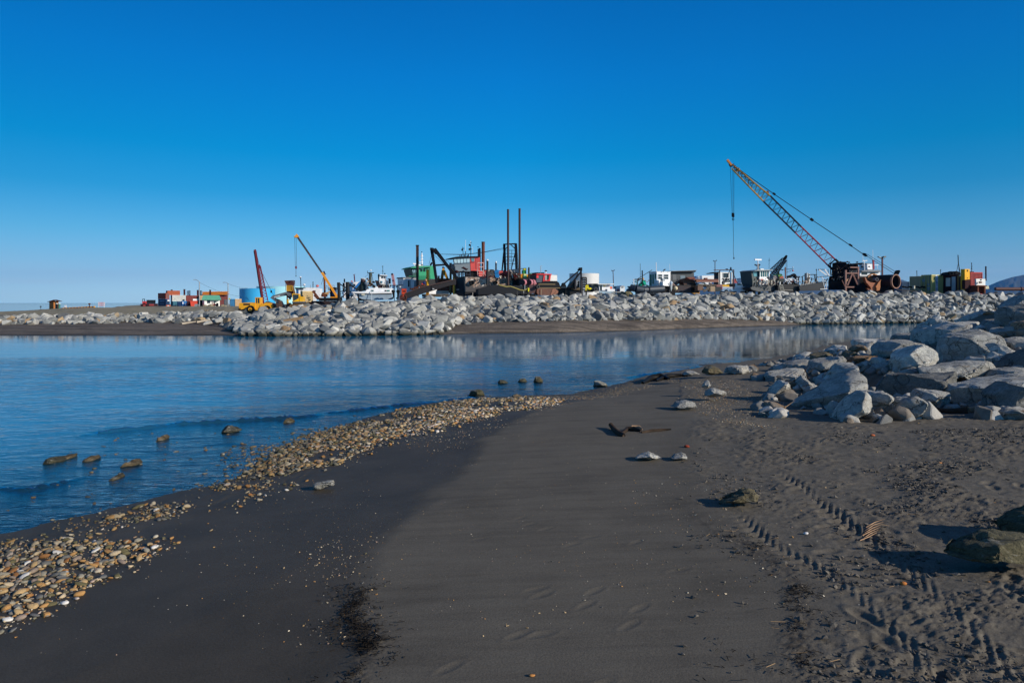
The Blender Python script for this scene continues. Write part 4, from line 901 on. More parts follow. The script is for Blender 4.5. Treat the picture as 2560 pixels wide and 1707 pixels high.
for k in range(11):
    x = 152.5+k*7.7; y = 769.5-k*.38; D = 131.5
    t = Th('barrier_section', 'dark red and yellow floating boom section in the row along the left dune', 'barrier', x+3, D, 5, 'boom sections laid along the left dune'); t.P('float', mt('5a1414', .2, .6), L((x, y+2, .0), (x+5.6, y+1.7, 0), .28, 8)); t.P('collar', mYE, L((x+5.6, y+1.7), (x+7.7, y+1.5), .36, 8))
t = Th('pump_post', 'dark standpipe with a small head at the right end of the red boom', 'post', 223.5, 133, 0); t.P('pipe', mDK, L((223.5, 761), (223.5, GND), .14, 8)); t.P('head', mt('5a2a20', .3), B(221.8, 758, 225.4, 761.5, -.15, .15))
t = Th('barricade', 'red and white checked barricade panel standing on the dune', 'barricade', 253, 134, 0)
for k in range(3):
    y0 = 755.5+k*3.6; t.P('board', mWHP, B(245, y0, 262, y0+2.2, 0, .05)); t.P('stripe', mt('d8505a', 0, .6), *[B(246+j*3.4, y0+.1, 247.7+j*3.4, y0+2.1, -.012, 0) for j in range(5)])
t.P('leg', mWHP, L((246.5, 755), (246.5, GND), .06)); t.P('leg', mWHP, L((260.5, 755), (260.5, GND), .06))
# ---------------------------------------------------------------- container stacks on the left
def container(xl, xm, xr, yt, yb, D, hexa, label, th=22, ribs=(14, 8), rust=.3, extra=None, group=None, g=None, name='shipping_container', cat='container'):
    cb = CB(xl, xm, xr, yt, yb, D, th, g); t = Th(name, label, cat, xm, D, th, group, base=cb.zb if yb != GND else None)
    m = mt(hexa, rust, .55, 0, .8, .1); bodym = t.P('container_wall', m, cb.body(-.06, -.05), *cb.ribs(*ribs, .0))
    t.P('frame', mt(hexa, min(rust+.1, .6), .6), cb.face('R', 0, 1, 0, .05, .03, -.12), cb.face('R', 0, 1, .95, 1, .03, -.12), cb.face('L', 0, 1, 0, .05, .03, -.12), cb.face('L', 0, 1, .95, 1, .03, -.12),
        cb.face('R', 0, .03, .051, .949, .03, -.12), cb.face('R', .97, 1, .051, .949, .03, -.12), cb.face('L', 0, .03, .051, .949, .028, -.12))
    if extra: extra(t, cb)
    return t, cb
DC = 178; gC = 1.7
def lockbars(t, cb):
    t.P('lock_bar', mt('b9b4ac', .3, .5), *[cb.face('R', u, u+.03, .06, .94, .08, .04) for u in (.2, .42, .6, .8)])
def letter_blue(t, cb):
    t.P('lettering', mt('7fa6c4', 0, .6), *[cb.face('L', .25+.12*k, .33+.12*k, .14, .26, .06, .05) for k in range(5)], *[cb.face('L', .3+.1*k, .36+.1*k, .45, .53, .06, .05) for k in range(5)])
    t.P('placard', mWHP, cb.face('R', .4, .95, .1, .22, .06, .05)); 
container(395, 414, 423.5, 732.5, 747, DC, 'b5482c', 'orange red container on top of the blue one at the left end of the stack', extra=lockbars)
container(395.5, 415, 424, 747.2, GND, DC, '24507c', 'dark blue container with pale lettering under the orange red one', extra=letter_blue, rust=.1, g=gC)
container(415, 419, 450, 726.5, 737.5, DC+14, 'c0623a', 'orange container highest of the stack behind the white one', th=12, ribs=(18, 3))
container(427.5, 431, 464.5, 737.8, 753, DC+3, 'd8dad6', 'long white container with a small dark window in the left stack', th=12, ribs=(20, 3), rust=.05, extra=lambda t, cb: t.P('window', mGL, cb.face('R', .76, .9, .68, .95, .07, .02)))
container(427.5, 432.5, 444, 753.2, GND, DC, '3a7d92', 'teal container below the white one', th=12, ribs=(7, 3), rust=.08, g=gC)
container(443, 444, 457, 753.5, GND, DC-2, '143a66', 'navy blue container between the teal one and the bright blue box', th=40, ribs=(6, 1), rust=.08, g=gC)
container(453.5, 455.5, 467, 752.5, GND, DC-4, '1777bd', 'bright blue box with white patches in front of the navy container', th=18, ribs=(5, 1), rust=0, g=gC, extra=lambda t, cb: t.P('patch', mWHP, cb.face('R', .05, .22, .1, .35, .07, .05), cb.face('R', .1, .22, .72, .98, .07, .05), cb.face('R', .62, .78, .3, .55, .07, .05)))
container(466, 467, 477, 753, GND, DC-1, '3a1518', 'dark maroon container beside the bright blue box', th=50, ribs=(4, 1), g=gC)
container(464.5, 466, 498, 738.5, 752.8, DC+5, '8c3a34', 'maroon container with a long white board at its foot', th=12, ribs=(18, 2), extra=lambda t, cb: t.P('board', mWHP, cb.face('R', .5, .98, .6, .92, .1, .06)))
container(497, 499, 510, 738.5, 750, DC+6, 'd0b184', 'beige container between the maroon ones', th=12, ribs=(6, 2), rust=.1)
container(494, 496, 510, 750.3, GND, DC+1, '241417', 'almost black container beneath the beige one', th=12, ribs=(6, 2), g=gC)
container(505, 507, 570, 736.5, GND, DC+24, '7d3733', 'long dark red container wall behind the green roofed house', th=10, ribs=(30, 3), g=gC, rust=.35)
container(560, 561, 571, 749, GND, DC+10, '5c646c', 'grey steel box at the foot of the right street lamp', th=15, ribs=(5, 1), g=gC, rust=.1)
t = Th('boom_section', 'orange lattice boom section lying on top of the long dark red container wall', 'crane boom', 537, DC+26, 10, base=H-(736-YH)/F*(DC+26)); t.P('chord', mt('cf7f2c', .2), *lattice((506, 736), (569, 735.5), (506, 730.5), (569, 729.5), 0, 1.4, 14, .3, .2)); t.P('panel', mt('cf7f2c', .2), B(532, 731.5, 545, 735, .2, 1.0), B(507, 731.5, 515, 735, .2, 1.0))
t = Th('skip', 'orange red tapered skip standing among the containers', 'skip', 482, DC-5, 15, base=gC); t.P('tub', mt('dd4f38', .12), Y([(475.5, 753), (490, 753), (487, 767.5), (477.5, 767.5)], 0, 2.5)); t.P('rim', mt('dd4f38', .12), B(474.8, 752, 490.6, 753, -.1, 2.6))
t = Th('cable_drum', 'small grey round drum right of the orange red skip', 'drum', 489.5, DC-7, 5, base=gC); t.P('flange', mGY, WH(489.5, 763.5, 3.6, 0, .15)); t.P('flange', mGY, WH(489.5, 763.5, 3.6, .9, 1.05)); t.P('core', mDK, WH(489.5, 763.5, 2.2, .15, .9))
for x, y0, y1, lab in ((429.3, 724, 739, 'leftmost of the dark red vertical pipes rising behind the containers'), (461, 723, 739, 'dark red vertical pipe rising behind the right end of the white container'), (494.5, 725, 741, 'dark red vertical pipe beside the left street lamp'), (525.5, 724.5, 741, 'dark red vertical pipe above the green roof')):
    t = Th('pipe_stack', lab, 'pipe', x, DC+20, 0, 'dark red pipes behind the containers', base=gC); t.P('pipe', mt('3c1216', .3, .6), CY(x, y0+1, GND, 2.1, 0)); t.P('cap', mBK, CY(x, y0, y0+1, 2.4, 0))
for x, w_, lab in ((468.5, 1.0, 'thin blue grey tank pipe left of the thicker one'), (473.5, 2.6, 'blue grey vertical cylinder behind the maroon container'), (502.5, 2.6, 'grey vertical cylinder behind the beige container')):
    t = Th('vent_cylinder', lab, 'pipe', x, DC+22, 0, base=gC); t.P('cylinder', mt('4f6a80', .1, .4), CY(x, 727, GND, w_)); t.P('dome', mt('4f6a80', .1, .4), SP(x, 727, w_, 0, .5))
# house
cb = CB(506.5, 511, 549.5, 747.5, GND, DC-3, 14, gC); t = Th('house', 'small white house with a green metal roof among the containers', 'house', 511, DC-3, base=gC)
t.P('wall', mt('e8e6e0', .03, .7), cb.body()); t.P('roof', mt('5aa287', .05, .5), Y([(504, 749), (508.5, 738), (546, 738.2), (552, 749), (551, 750), (505, 750)], -.4, 1.5), Y([(508.5, 738), (546, 738.2), (551, 749), (505, 749)], 1.5, 4.5))
t.P('window', mGL, cb.face('R', .17, .37, .1, .42, .05)); t.P('door', mt('4a5a58', 0), cb.face('R', .62, .7, .2, .98, .05)); t.P('porch_rail', mt('6e2a26', .2), B(530.5, 757, 538, 759, -2.2, -2.0), B(531, 752, 531.9, GND, -2.2, -2.1), B(543.5, 757, 544.6, GND, -2.2, -2.1))
t = Th('tractor', 'small red and grey tractor parked in front of the white house', 'tractor', 537, DC-9, 5, base=gC); t.P('body', mt('8a2c2a', .2), B(531, 760, 541, 764, 0, 1.1)); t.P('seat', mDK, B(540, 757.5, 543, 761, .1, .9)); t.P('wheel', mTY, WH(542.5, 763, 3.4, -.2, .2)); t.P('wheel', mTY, WH(532.5, 764.5, 2, -.2, .2))
for x, y, r, lab in ((508, 766, 8, 'low tan earth heap left of the tractor'), (522, 764, 7.5, 'tan boulder heap directly left of the white house door'), (552, 763, 5.5, 'grey boulder right of the white house'), (559, 764.5, 5, 'small grey boulder below the right street lamp')):
    t = Th('earth_heap', lab, 'heap', x, DC-12, 0, base=gC); t.P('mound', mt('8b8069', 0, .9, 0, 2, .3), SP(x, y+2, r, 1, .75, 10, .12))
def lamp(x, ytop, ybase, xa, ya, D, label, base):
    t = Th('street_lamp', label, 'street lamp', x, D, 0, 'street lamps behind the container yard', base=base); t.P('pole', mt('8c9196', .1, .5, .3), L((x, GND if 0 else ytop), (x, GND), .22, 8)); t.P('arm', mt('8c9196', .1, .5), PL([(x, ytop+1), ((x+xa)/2, (ytop+ya)/2-1), (xa, ya)], .12)); t.P('lamp_head', mGY, B(xa-4.5, ya-.6, xa, ya+.7, -.15, .2))
lamp(498.5, 704, 768, 488, 699, DC-14, 'tall grey street lamp with its arm to the left in front of the maroon container', gC); lamp(570, 708, 762, 562, 706, DC+4, 'grey street lamp right of the container stacks', gC)
for (xa, ya, xb, yb_, sag, lab) in ((498, 706, 606, 742, 6, 'upper overhead wire between the street lamps and the blue tank'), (570, 709, 620, 720, 3, 'overhead wire from the right street lamp to the blue tank')):
    t = Th('overhead_wire', lab, 'wire', xa, DC-10, 0, base=gC); n = 8; t.P('strand', mROPE, PL([(xa+(xb-xa)*k/n, ya+(yb_-ya)*k/n+sag*math.sin(math.pi*k/n)) for k in range(n+1)], .045))
t = Th('traffic_sign', 'small yellow green sign on a post right of the street lamp', 'sign', 574, DC-6, 0, base=gC); t.P('post', mGY, L((574.5, 748), (574.5, GND), .1)); t.P('plate', mt('c8cc3a', 0, .5), WH(574, 747, 2.4, -.05, 0, 4))
container(574.5, 576, 587, 747.3, GND, DC+6, '1878ac', 'light blue container right of the yellow green sign', th=20, ribs=(6, 1), g=gC, rust=.05)
container(586.8, 588, 604, 747.3, GND, DC+12, 'cfae84', 'beige container partly behind the blue tank', th=20, ribs=(8, 1), g=gC, rust=.08)
# skips and small machines left of the stack
for x0, x1, y0, c, lab in ((351, 367, 760, '2b1416', 'dark red open skip at the left end of the container yard'), (366, 387, 759, '3a1619', 'dark red open skip with a black box on it')):
    t = Th('open_skip', lab, 'skip', (x0+x1)/2, DC-4, 10, 'dark skips left of the containers', base=gC); t.P('tub', mt(c, .3), Y([(x0, y0), (x1, y0), (x1-1.5, 767.8), (x0+1, 767.8)], 0, 2.4)); t.P('panel', mt('9c3f3c', .1), B(x0+7, y0+1, x1-2, y0+5.5, -.06, 0))
t = Th('forklift', 'little red machine cab standing behind the left skips', 'machine', 359, DC, 10, base=gC); t.P('body', mRD, B(355.5, 753, 363, 760, 0, 1.5)); t.P('cab_frame', mBK, L((356.5, 747.5), (356.5, 753), .12), L((361.5, 747.5), (361.5, 753), .12), L((356, 747.5), (362, 747.5), .14), L((357, 747.5, 1.2), (357, 753, 1.2), .12)); t.P('base', mBK, B(355, 760, 364, GND, 0, 1.6))
t = Th('black_crate', 'black square crate on the right dark red skip', 'crate', 374, DC-3, 10, base=H-(759-YH)/F*DC); t.P('box', mt('1b1f22', .1), B(365.5, 750.5, 381.5, 758.8, .3, 2.2)); t.P('lid', mt('2b3034', .1), B(365, 749.8, 382, 750.5, .2, 2.3))
t = Th('bumper', 'orange and white traffic block at the foot of the blue container', 'traffic block', 419, DC-8, 10, base=gC); t.P('block', mt('e06a2a', 0), B(415.5, 762.5, 424, 767.5, 0, .8)); t.P('band', mWHP, B(418.5, 763.5, 423, 766, -.03, 0))
# old pilings in the left rock band
for k, x in enumerate((497.5, 502, 506, 509.5, 514, 518.5, 521.5, 526, 530.5, 534, 538)):
    t = Th('piling', 'weathered timber piling in the short row on the left rock band', 'piling', x, 93.5, 0, 'weathered timber pilings on the left rock band'); h_ = (775, 774, 774.5, 776, 774, 774.5, 776.5, 774, 774, 775, 775)[k]; t.P('log', mWD if k % 3 else mDR, L((x, h_), (x, GND), .14+.03*(k % 3)*2, 7))
for x0, y0, x1, y1, D, lab in ((455, 784, 460, 774.5, 93, 'dark leaning timber at the left of the far pilings'), (459, 784, 464, 775, 92.6, 'second dark leaning timber beside the first one'), (460, 809, 487, 804, 80, 'bleached driftwood log lying on the far left sand'), (497, 805, 523, 799.5, 81, 'long bleached driftwood pole right of the driftwood log'), (1050, 788, 930, 789, 72, 'dark driftwood trunk lying across the middle of the rock bank'), (2170, 757, 2215, 760, 108.5, 'white bleached driftwood pole on the right part of the rock bank')):
    t = Th('driftwood', lab, 'driftwood', (x0+x1)/2, D, 0); t.P('trunk', mt('b9ac98', 0, .8, 0, 3, .2) if 'leaning' not in lab and 'trunk' not in lab else mt('4c443a', 0, .8, 0, 3, .2), L((x0, y0, -.5), (x1, y1, .3), .28, 7, .12)); t.P('stub', mt('a49680', 0, .8), L(((x0*2+x1)/3, (y0*2+y1)/3), ((x0*2+x1)/3+2, (y0*2+y1)/3-3.5), .08, 5, .04))
t = Th('stake', 'thin white driftwood stake standing in the rocks below the dredge', 'stake', 1181, 86, 0); t.P('pole', mt('c8beb0', 0, .8), L((1182, 731), (1179.5, 770), .06, 6, .14)); t.P('fork', mt('c8beb0', 0, .8), L((1181, 742), (1178.5, 738), .05, 5, .03))
# ---------------------------------------------------------------- blue tanks
def tank(xc, r, yt, D, c1, label, base, rail=True, g2=None, seam=5):
    t = Th('storage_tank', label, 'tank', xc, D, 0, g2, base=base); m = mt(c1, .04, .45, 0, .1, .06)
    t.P('shell', m, CY(xc, yt+1, GND, r, 0, 72), smooth=True); t.P('roof', m, CY(xc, yt, yt+1, r*1.005, 0, 72), CY(xc, yt-1.2, yt, r*.2, 0, 30, taper=4.8), smooth=True)
    R_ = r/F*D
    if rail: t.P('stairway', mt('2c5f7a' if 'blue' in label else '9a9da0', 0), *[L((xc-r*.1-r*.5*k/16, 752-(752-yt)*k/16, -R_*.99 if k < 6 else -R_*.93), (xc-r*.1-r*.5*(k+1)/16, 752-(752-yt)*(k+1)/16, -R_*.99 if k < 6 else -R_*.9), .12) for k in range(16)])
    t.P('rail', mGY, *[L((xc+r*math.cos(a), yt+.5, -R_*math.sin(a)), (xc+r*math.cos(a), yt-2.5, -R_*math.sin(a)), .07) for a in [i*.26 for i in range(25)]])
    return t
tank(643.5, 42, 722, 300, '3aa8dc', 'shorter bright blue storage tank left of the red mast', 2.0)
tank(703, 58, 717, 345, 'a4dcee', 'pale blue storage tank behind the red mast and the excavator', 2.0)
tank(1460.5, 37, 684.5, 260, 'd3d2ce', 'big cream white storage tank behind the black loading frame', 4, g2='cream white tanks'); tank(1363, 30, 688.5, 300, 'd3d2ce', 'smaller cream white storage tank behind the red cab', 4, g2='cream white tanks', rail=False)
# ---------------------------------------------------------------- red pile driver mast
t = Th('pile_driver', 'dark red lattice pile driver mast leaning in front of the blue tank', 'pile driver', 655, 120, 20)
mM = mt('5e1a26', .25, .6)
t.P('leader', mM, L((637.5, 627), (660, GND), .5, 6)); t.P('mast_head', mM, Y([(634, 625), (640, 623.5), (641, 629), (637, 631)], -.2, .5)); t.P('hammer', mM, Y([(645.5, 663), (650, 661.5), (652.5, 670), (648, 672)], -.2, .6))
t.P('lattice', mt('7a3040', .2), *lattice((645, 665), (658, 752), (651, 665), (670, 752), 0, 1.2, 12, .16, .09)); t.P('stay', mROPE, PL([(650, 672), (678, 727), (686, 742)], .06)); t.P('block', mBK, B(676, 726, 680, 732, -.2, .3)); t.P('stay', mROPE, L((641, 632), (668, 745, 1.5), .05))
# ---------------------------------------------------------------- yellow wheel loader
t = Th('wheel_loader', 'yellow wheel loader parked at the left end of the rock bank', 'loader', 645, 92, 8)
mY2 = mt('e0a01c', .08, .45)
b_ = t.P('body', mY2, Y([(602, 759), (604, 757.5), (630, 756), (641, 757), (641, 772), (628, 773), (619, 771), (604, 774), (601.5, 770)], -.9, 1.2)); t.P('grille', mt('3c2c14', .1), B(613, 758.5, 629, 763, -.93, -.89), parent=b_); t.P('bumper', mBK, B(600.5, 770, 606, 776, -.9, 1.2))
t.P('front_frame', mY2, Y([(655, 762), (668, 756.5), (680, 757), (686, 764), (685, 775), (678, 768), (667, 765), (658, 770), (653, 777), (650, 772)], -.8, 1.0))
c_ = t.P('cab', mY2, B(641, 743.5, 653, 745.5, -.75, .95), B(641, 745.5, 642.6, 758, -.7, .9), B(651.4, 745.5, 653, 758, -.7, .9), B(641, 758, 654, 775, -.7, .9), B(646, 745.5, 647.2, 758, -.7, -.62)); t.P('window', mGL, B(642.6, 745.6, 651.4, 758, -.62, .82), parent=c_)
for x in (631, 671):
    w_ = t.P('wheel', mTY, WH(x, 773, 9.5, -1.25, -.75)); t.P('wheel', mTY, WH(x, 773, 9.5, .9, 1.4)); t.P('hub', mY2, WH(x, 773, 4.6, -1.3, -1.24), parent=w_); t.P('hub', mt('6b3a1e', .2), WH(x, 773, 1.8, -1.34, -1.29), parent=w_)
t.P('lift_arm', mt('4c5054', .2), Y([(662, 757), (668, 753), (690, 760), (699, 770), (695, 772), (686, 764)], -.5, -.2), Y([(662, 757), (668, 753), (690, 760), (699, 770), (695, 772), (686, 764)], .5, .8)); t.P('tooth_bracket', mY2, B(692, 767, 697, 776, -.9, -.5))
t.P('bucket', mt('5a463c', .4, .5, .3), Y([(694, 757), (699, 753), (712, 772), (712, 774), (698, 773)], -1.3, 1.5))
# ---------------------------------------------------------------- excavator
t = Th('excavator', 'yellow and grey tracked excavator with its boom reaching left', 'excavator', 745, 88, 10)
mG2 = mt('5d6266', .08, .45); mY3 = mt('f0ae18', .06, .4)
t.P('track', mt('6a5338', .3, .8), Y([(727, 764), (730, 760), (768, 759), (773, 762), (772, 767), (766, 769), (731, 769), (726, 767)], -1.2, -.6), Y([(727, 764), (730, 760), (768, 759), (773, 762), (772, 767), (766, 769), (731, 769), (726, 767)], 1.0, 1.6)); t.P('undercarriage', mt('2a2320', .3), B(733, 757, 766, 763, -.6, 1.0))
c_ = t.P('cab', mY3, B(733.5, 734.5, 750, 736.5, -1.1, .2), Y([(735, 753.5), (744, 749), (750.5, 745), (750.5, 754), (735, 754)], -1.15, .2), B(749.3, 736.5, 750.6, 745, -1.1, .2), Y([(733.5, 736.5), (734.6, 736.5), (735.6, 753), (734.4, 753)], -1.1, .2)); t.P('window', mGL, Y([(734.8, 736.6), (749.3, 736.6), (749.3, 746), (744, 749), (736, 753)], -1.02, .1), parent=c_)
t.P('platform', mG2, B(733, 754, 762, 757, -1.1, 1.4)); t.P('engine_cover', mY3, B(751.5, 741.5, 760, 753.8, -1.1, 1.4)); t.P('exhaust', mBK, L((756, 741.5, .3), (756, 738, .3), .15, 8))
bo_ = t.P('boom', mG2, Y([(675, 745), (681, 739), (716, 729.5), (724, 732), (730, 741), (726, 746), (716, 738.5), (701, 741), (681, 747)], 0, .45)); t.P('lettering', mWHP, *[Y([(686+k*3.0, 744.2-k*.85), (687.8+k*3.0, 743.7-k*.85), (688.0+k*3.0, 741.4-k*.85), (686.2+k*3.0, 741.9-k*.85)], -.02, 0) for k in range(5)], parent=bo_)
t.P('stick', mG2, Y([(675, 744), (684, 743), (704, 756), (703, 760), (692, 757)], .05, .4)); t.P('cylinder', mBK, L((714.5, 735, -.1), (726, 748, -.1), .16, 8), L((714.5, 735, .55), (726, 748, .55), .16, 8), L((689, 747), (701, 751), .12, 8)); t.P('bucket', mt('5a4030', .4), Y([(697, 751), (703, 752), (708, 762), (713, 772), (703, 772), (699, 762)], -.4, .9))
t = Th('attachment', 'yellow and dark quick coupler lying against the excavator tracks', 'machine part', 724, 87, 5); t.P('frame', mY3, L((719, 750), (722, 762), .18), L((719, 750), (724, 749), .15)); t.P('jaw', mBK, Y([(716, 763), (724, 757), (729, 763), (727, 771), (718, 770)], -.3, .6)); t.P('plate', mt('6a3a2a', .4), B(726, 761, 731, 769, -.2, .3))
# ---------------------------------------------------------------- rusty feed hopper
t = Th('hopper', 'rusty feed hopper with a flared top above a yellow box', 'hopper', 723, 104, 10)
t.P('funnel', mt('4a2a28', .5, .7), Y([(711, 702.5), (711.5, 701.5), (733, 700.5), (733, 701.5), (730, 714), (717, 714)], 0, 2.2)); t.P('chute_door', mBK, Y([(721.5, 704), (726.5, 703), (725.5, 706.5), (721.8, 706.8)], -.03, 0)); t.P('box', mt('a87a1e', .35), B(717, 714, 730, 727, 0, 2.0)); t.P('box_frame', mt('c99a2a', .2), B(716, 713.6, 731, 715, -.1, 0), B(716, 726, 731, 727.5, -.1, 0), B(716, 715, 717.4, 726, -.1, 0), B(729.6, 715, 731, 726, -.1, 0))
t.P('conveyor', mt('7d5a2c', .4), Y([(730, 714), (733, 716), (738, 736), (734, 737)], 0, .8)); t.P('skirt', mDR, Y([(716, 727.5), (731, 727.5), (734, 733), (737, 740), (718, 737)], .1, 1.8)); t.P('leg', mRU, L((718, 734), (718, GND), .2)); t.P('leg', mRU, L((735, 737), (735, GND), .2)); t.P('ladder', mt('6c7074', .1), L((714, 706), (714, 728), .06), L((737, 705), (737, 722), .06), L((731, 702), (737, 706), .06))
t = Th('yard_light', 'white globe yard light on a thin dark pole', 'yard light', 753, 112, 0); t.P('pole', mDK, L((751.5, 695), (754.5, GND), .12, 8)); t.P('globe', mWHP, SP(751, 692.8, 2.6, 0, .7, 10)); t.P('bracket', mDK, L((751.5, 695.5), (751.2, 694), .2))
t = Th('satellite_dish', 'small white satellite dish on a mast behind the beige container', 'dish', 761, 125, 0); t.P('dish', mWHP, SP(760.5, 711.5, 3.4, 0, .7, 12)); t.P('mast', mGY, L((760.5, 713), (760.5, GND), .1)); t.P('horn', mDK, L((761, 711), (763, 708), .06))
container(751.5, 756.5, 782.5, 727.5, GND, 96, 'e2cb98', 'beige corrugated container right of the excavator', th=14, ribs=(9, 2), rust=.03, g=2.4)
t = Th('canopy_building', 'low building with a dark flat roof behind the beige container', 'building', 755, 135, 12); t.P('wall', mWH, B(739, 722, 785, GND, 0, 6)); t.P('roof', mDK, B(737, 719, 783, 722, -.4, 6.5)); t.P('door', mt('1a4f86', 0), B(741, 724, 746.5, GND, -.05, 0))
t = Th('white_deckhouse', 'white rounded deckhouse of a boat behind the beige container', 'boat', 786, 118, 10); t.P('deckhouse', mWH, Y([(758, 722), (766, 719), (793, 719.5), (800, 721.5), (800, 738), (758, 738)], 0, 4), smooth=False); t.P('hull', mWH, Y([(755, 738), (802, 737), (800, 748), (760, 748)], 0, 4)); t.P('radar', mt('d06a60', 0), SP(792, 714.5, 4, 1, .8)); t.P('mast', mDK, L((782.5, 704), (782.5, 719), .12)); t.P('rail', mGY, L((776, 712), (776, 720), .07), L((790, 711), (790, 719), .07)); t.P('window', mGL, B(786, 726, 789, 730, -.04, 0))
t = Th('crane_post', 'rusty brown post with a dark bracket on top beside the yellow crane', 'post', 811, 94, 0); t.P('post', mRU, L((810.5, 684), (813, GND), .26, 8)); t.P('bracket', mBK, Y([(808.5, 678), (810.5, 678), (813, 685), (810, 687)], -.1, .15), L((810, 684), (815, 685), .12)); t.P('stay', mROPE, L((810, 688), (803, 712), .04))
# ---------------------------------------------------------------- yellow telescopic crane
t = Th('telescopic_crane', 'yellow and black telescopic crane with a hook hanging from its boom', 'crane', 845, 92, 8)
mCY = mt('dc9220', .1, .45)
b_ = t.P('boom', mCY, Y([(802.5, 682.5), (807.5, 680.5), (846.5, 743), (841.5, 744.5)], -.25, .3)); i_ = t.P('inner_boom', mt('3c3836', .15), Y([(742, 594), (746, 592), (807, 681.5), (803.5, 683.5)], -.18, .22)); t.P('collar', mt('8a3a34', .1), Y([(771, 636), (773.5, 634.5), (775.5, 637.5), (773, 639)], -.22, .26), parent=i_)
t.P('boom_head', mCY, Y([(735.5, 592), (740, 588.5), (741.5, 585), (744, 587), (747.5, 592.5), (744, 594.5), (737, 594)], -.3, .35)); t.P('sheave', mCY, WH(739, 592, 2.2, -.4, -.3))
t.P('hoist_rope', mROPE, L((736.5, 594), (738.4, 666), .035), L((740.3, 594), (741.6, 666), .035)); h_ = t.P('hook_block', mt('6a2430', .1), Y([(738.2, 666), (741.6, 666), (742.3, 669.5), (740, 673), (737.6, 669.5)], -.15, .15)); t.P('sling', mROPE, PL([(740, 673), (739.8, 680), (740.2, 690)], .05)); t.P('weight', mDK, L((740, 689), (740, 691.5), .12), parent=h_)
t.P('turntable', mCY, B(827, 742, 846.5, 744.5, -.8, 1.2)); t.P('machinery', mDK, B(824, 718, 838, 741.5, .4, 1.8)); t.P('tarp', mt('1f5aa0', 0, .7), Y([(829, 727), (838, 725), (843, 738), (830, 739)], .2, .4)); t.P('cab_rail', mGY, *[L((818+k*4, 713, 1), (818+k*4, 724, 1), .06) for k in range(5)], L((818, 713, 1), (834, 713, 1), .06)); t.P('winch', mRU, B(803, 735, 816, 742, 0, 1.2), WH(808, 735, 4, -.1, .7)); t.P('lumber', mt('b89060', 0, .8), L((810, 735), (826, 729), .2), L((812, 732), (822, 736), .18))
t = Th('work_barge', 'long low dark steel barge under the yellow crane', 'barge', 815, 91, 8); t.P('hull', mt('33292a', .35, .7), B(782, 752.5, 872, GND, -1.3, 3.5)); t.P('deck_beam', mDK, B(800, 744.5, 850, 752, -1.0, 3.0)); t.P('gangway', mRU, L((782, 727), (798, 748), .3), L((785, 738), (796, 749), .2)); t.P('rust_plate', mRU, B(770, 755, 784, GND, -1.0, 1))
# ---------------------------------------------------------------- black frames and jumble of the first boat
t = Th('lift_frame', 'dark steel lifting frame of two uprights with diagonal braces', 'frame', 857, 87, 8); m = mt('26292c', .2, .6, .3)
t.P('upright', m, L((846.5, 706), (848.5, GND), .42, 8)); t.P('upright', m, L((868.5, 705), (870, GND), .5, 8)); t.P('brace', m, L((848, 709), (867, 721), .16), L((869, 708), (893, 724), .2), L((850, 747), (868, 731), .14), L((848, 729), (869, 727), .14), L((871, 752), (884, 737), .1)); t.P('brace', mt('c4bdb4', 0), L((873, 748), (884.5, 735), .09), L((879, 736), (888, 746), .09))
t = Th('white_cabin_boat', 'white cabin boat with dark windows behind the black lifting frame', 'boat', 880, 100, 12)
t.P('cabin', mWH, Y([(861.5, 706), (899, 704.5), (902, 728), (865, 730)], 0, 4)); t.P('window', mGL, *[Y([(x, 710), (x+5.5, 709.6), (x+5.5, 716), (x, 716.4)], -.04, 0) for x in (866, 873, 883, 893)]); t.P('hull', mWH, Y([(855, 730), (905, 729), (900, 745), (858, 745)], 0, 4)); t.P('chimney', mDK, L((861, 697), (861, 706), .2)); t.P('life_ring', mt('c66a58', 0), SP(879, 702.8, 2.6, 1, .7)); t.P('mast', mt('5e2a3c', 0), L((885.5, 688), (887, 705), .16), L((883, 687), (888, 686), .1)); t.P('hatch', mBK, B(856.5, 707, 861, 729, .4, 2))
t = Th('sluice', 'blue chute and dark sorting machine standing on the white boat deck', 'machine', 905, 92, 8, base=4.0)
t.P('chute', mt('1f6fb4', .05), Y([(882, 727), (884, 721), (896, 707), (901, 704), (900, 710), (888, 724)], -.2, .5)); t.P('drum', mt('4a3a3c', .3, .6, .2), SP(907, 701.5, 5.2, 0, .9, 10)); t.P('housing', mt('1c2c2a', .2), Y([(898, 705), (912, 703), (921, 722), (918, 727), (889, 726), (892, 716)], .1, 1.5)); t.P('pale_panel', mt('c8ccca', .05), B(903.5, 695, 913, 701, .2, .8)); t.P('frame', m, L((903, 696), (903, 726), .14), L((912, 700), (918, 722), .2), L((897, 728), (922, 724), .2), L((921, 707), (946, 721), .22)); t.P('hose', mt('3a4a5a', 0), PL([(912, 706), (917, 714), (915, 724)], .35, 8)); t.P('float', mt('d8c8b0', 0), SP(919, 704.5, 2.2, 0)); t.P('bucket_line', mt('5a4426', .3), *[SP(918+k*3.6, 697+k*4.2, 2.6, .2, 1, 6) for k in range(7)])
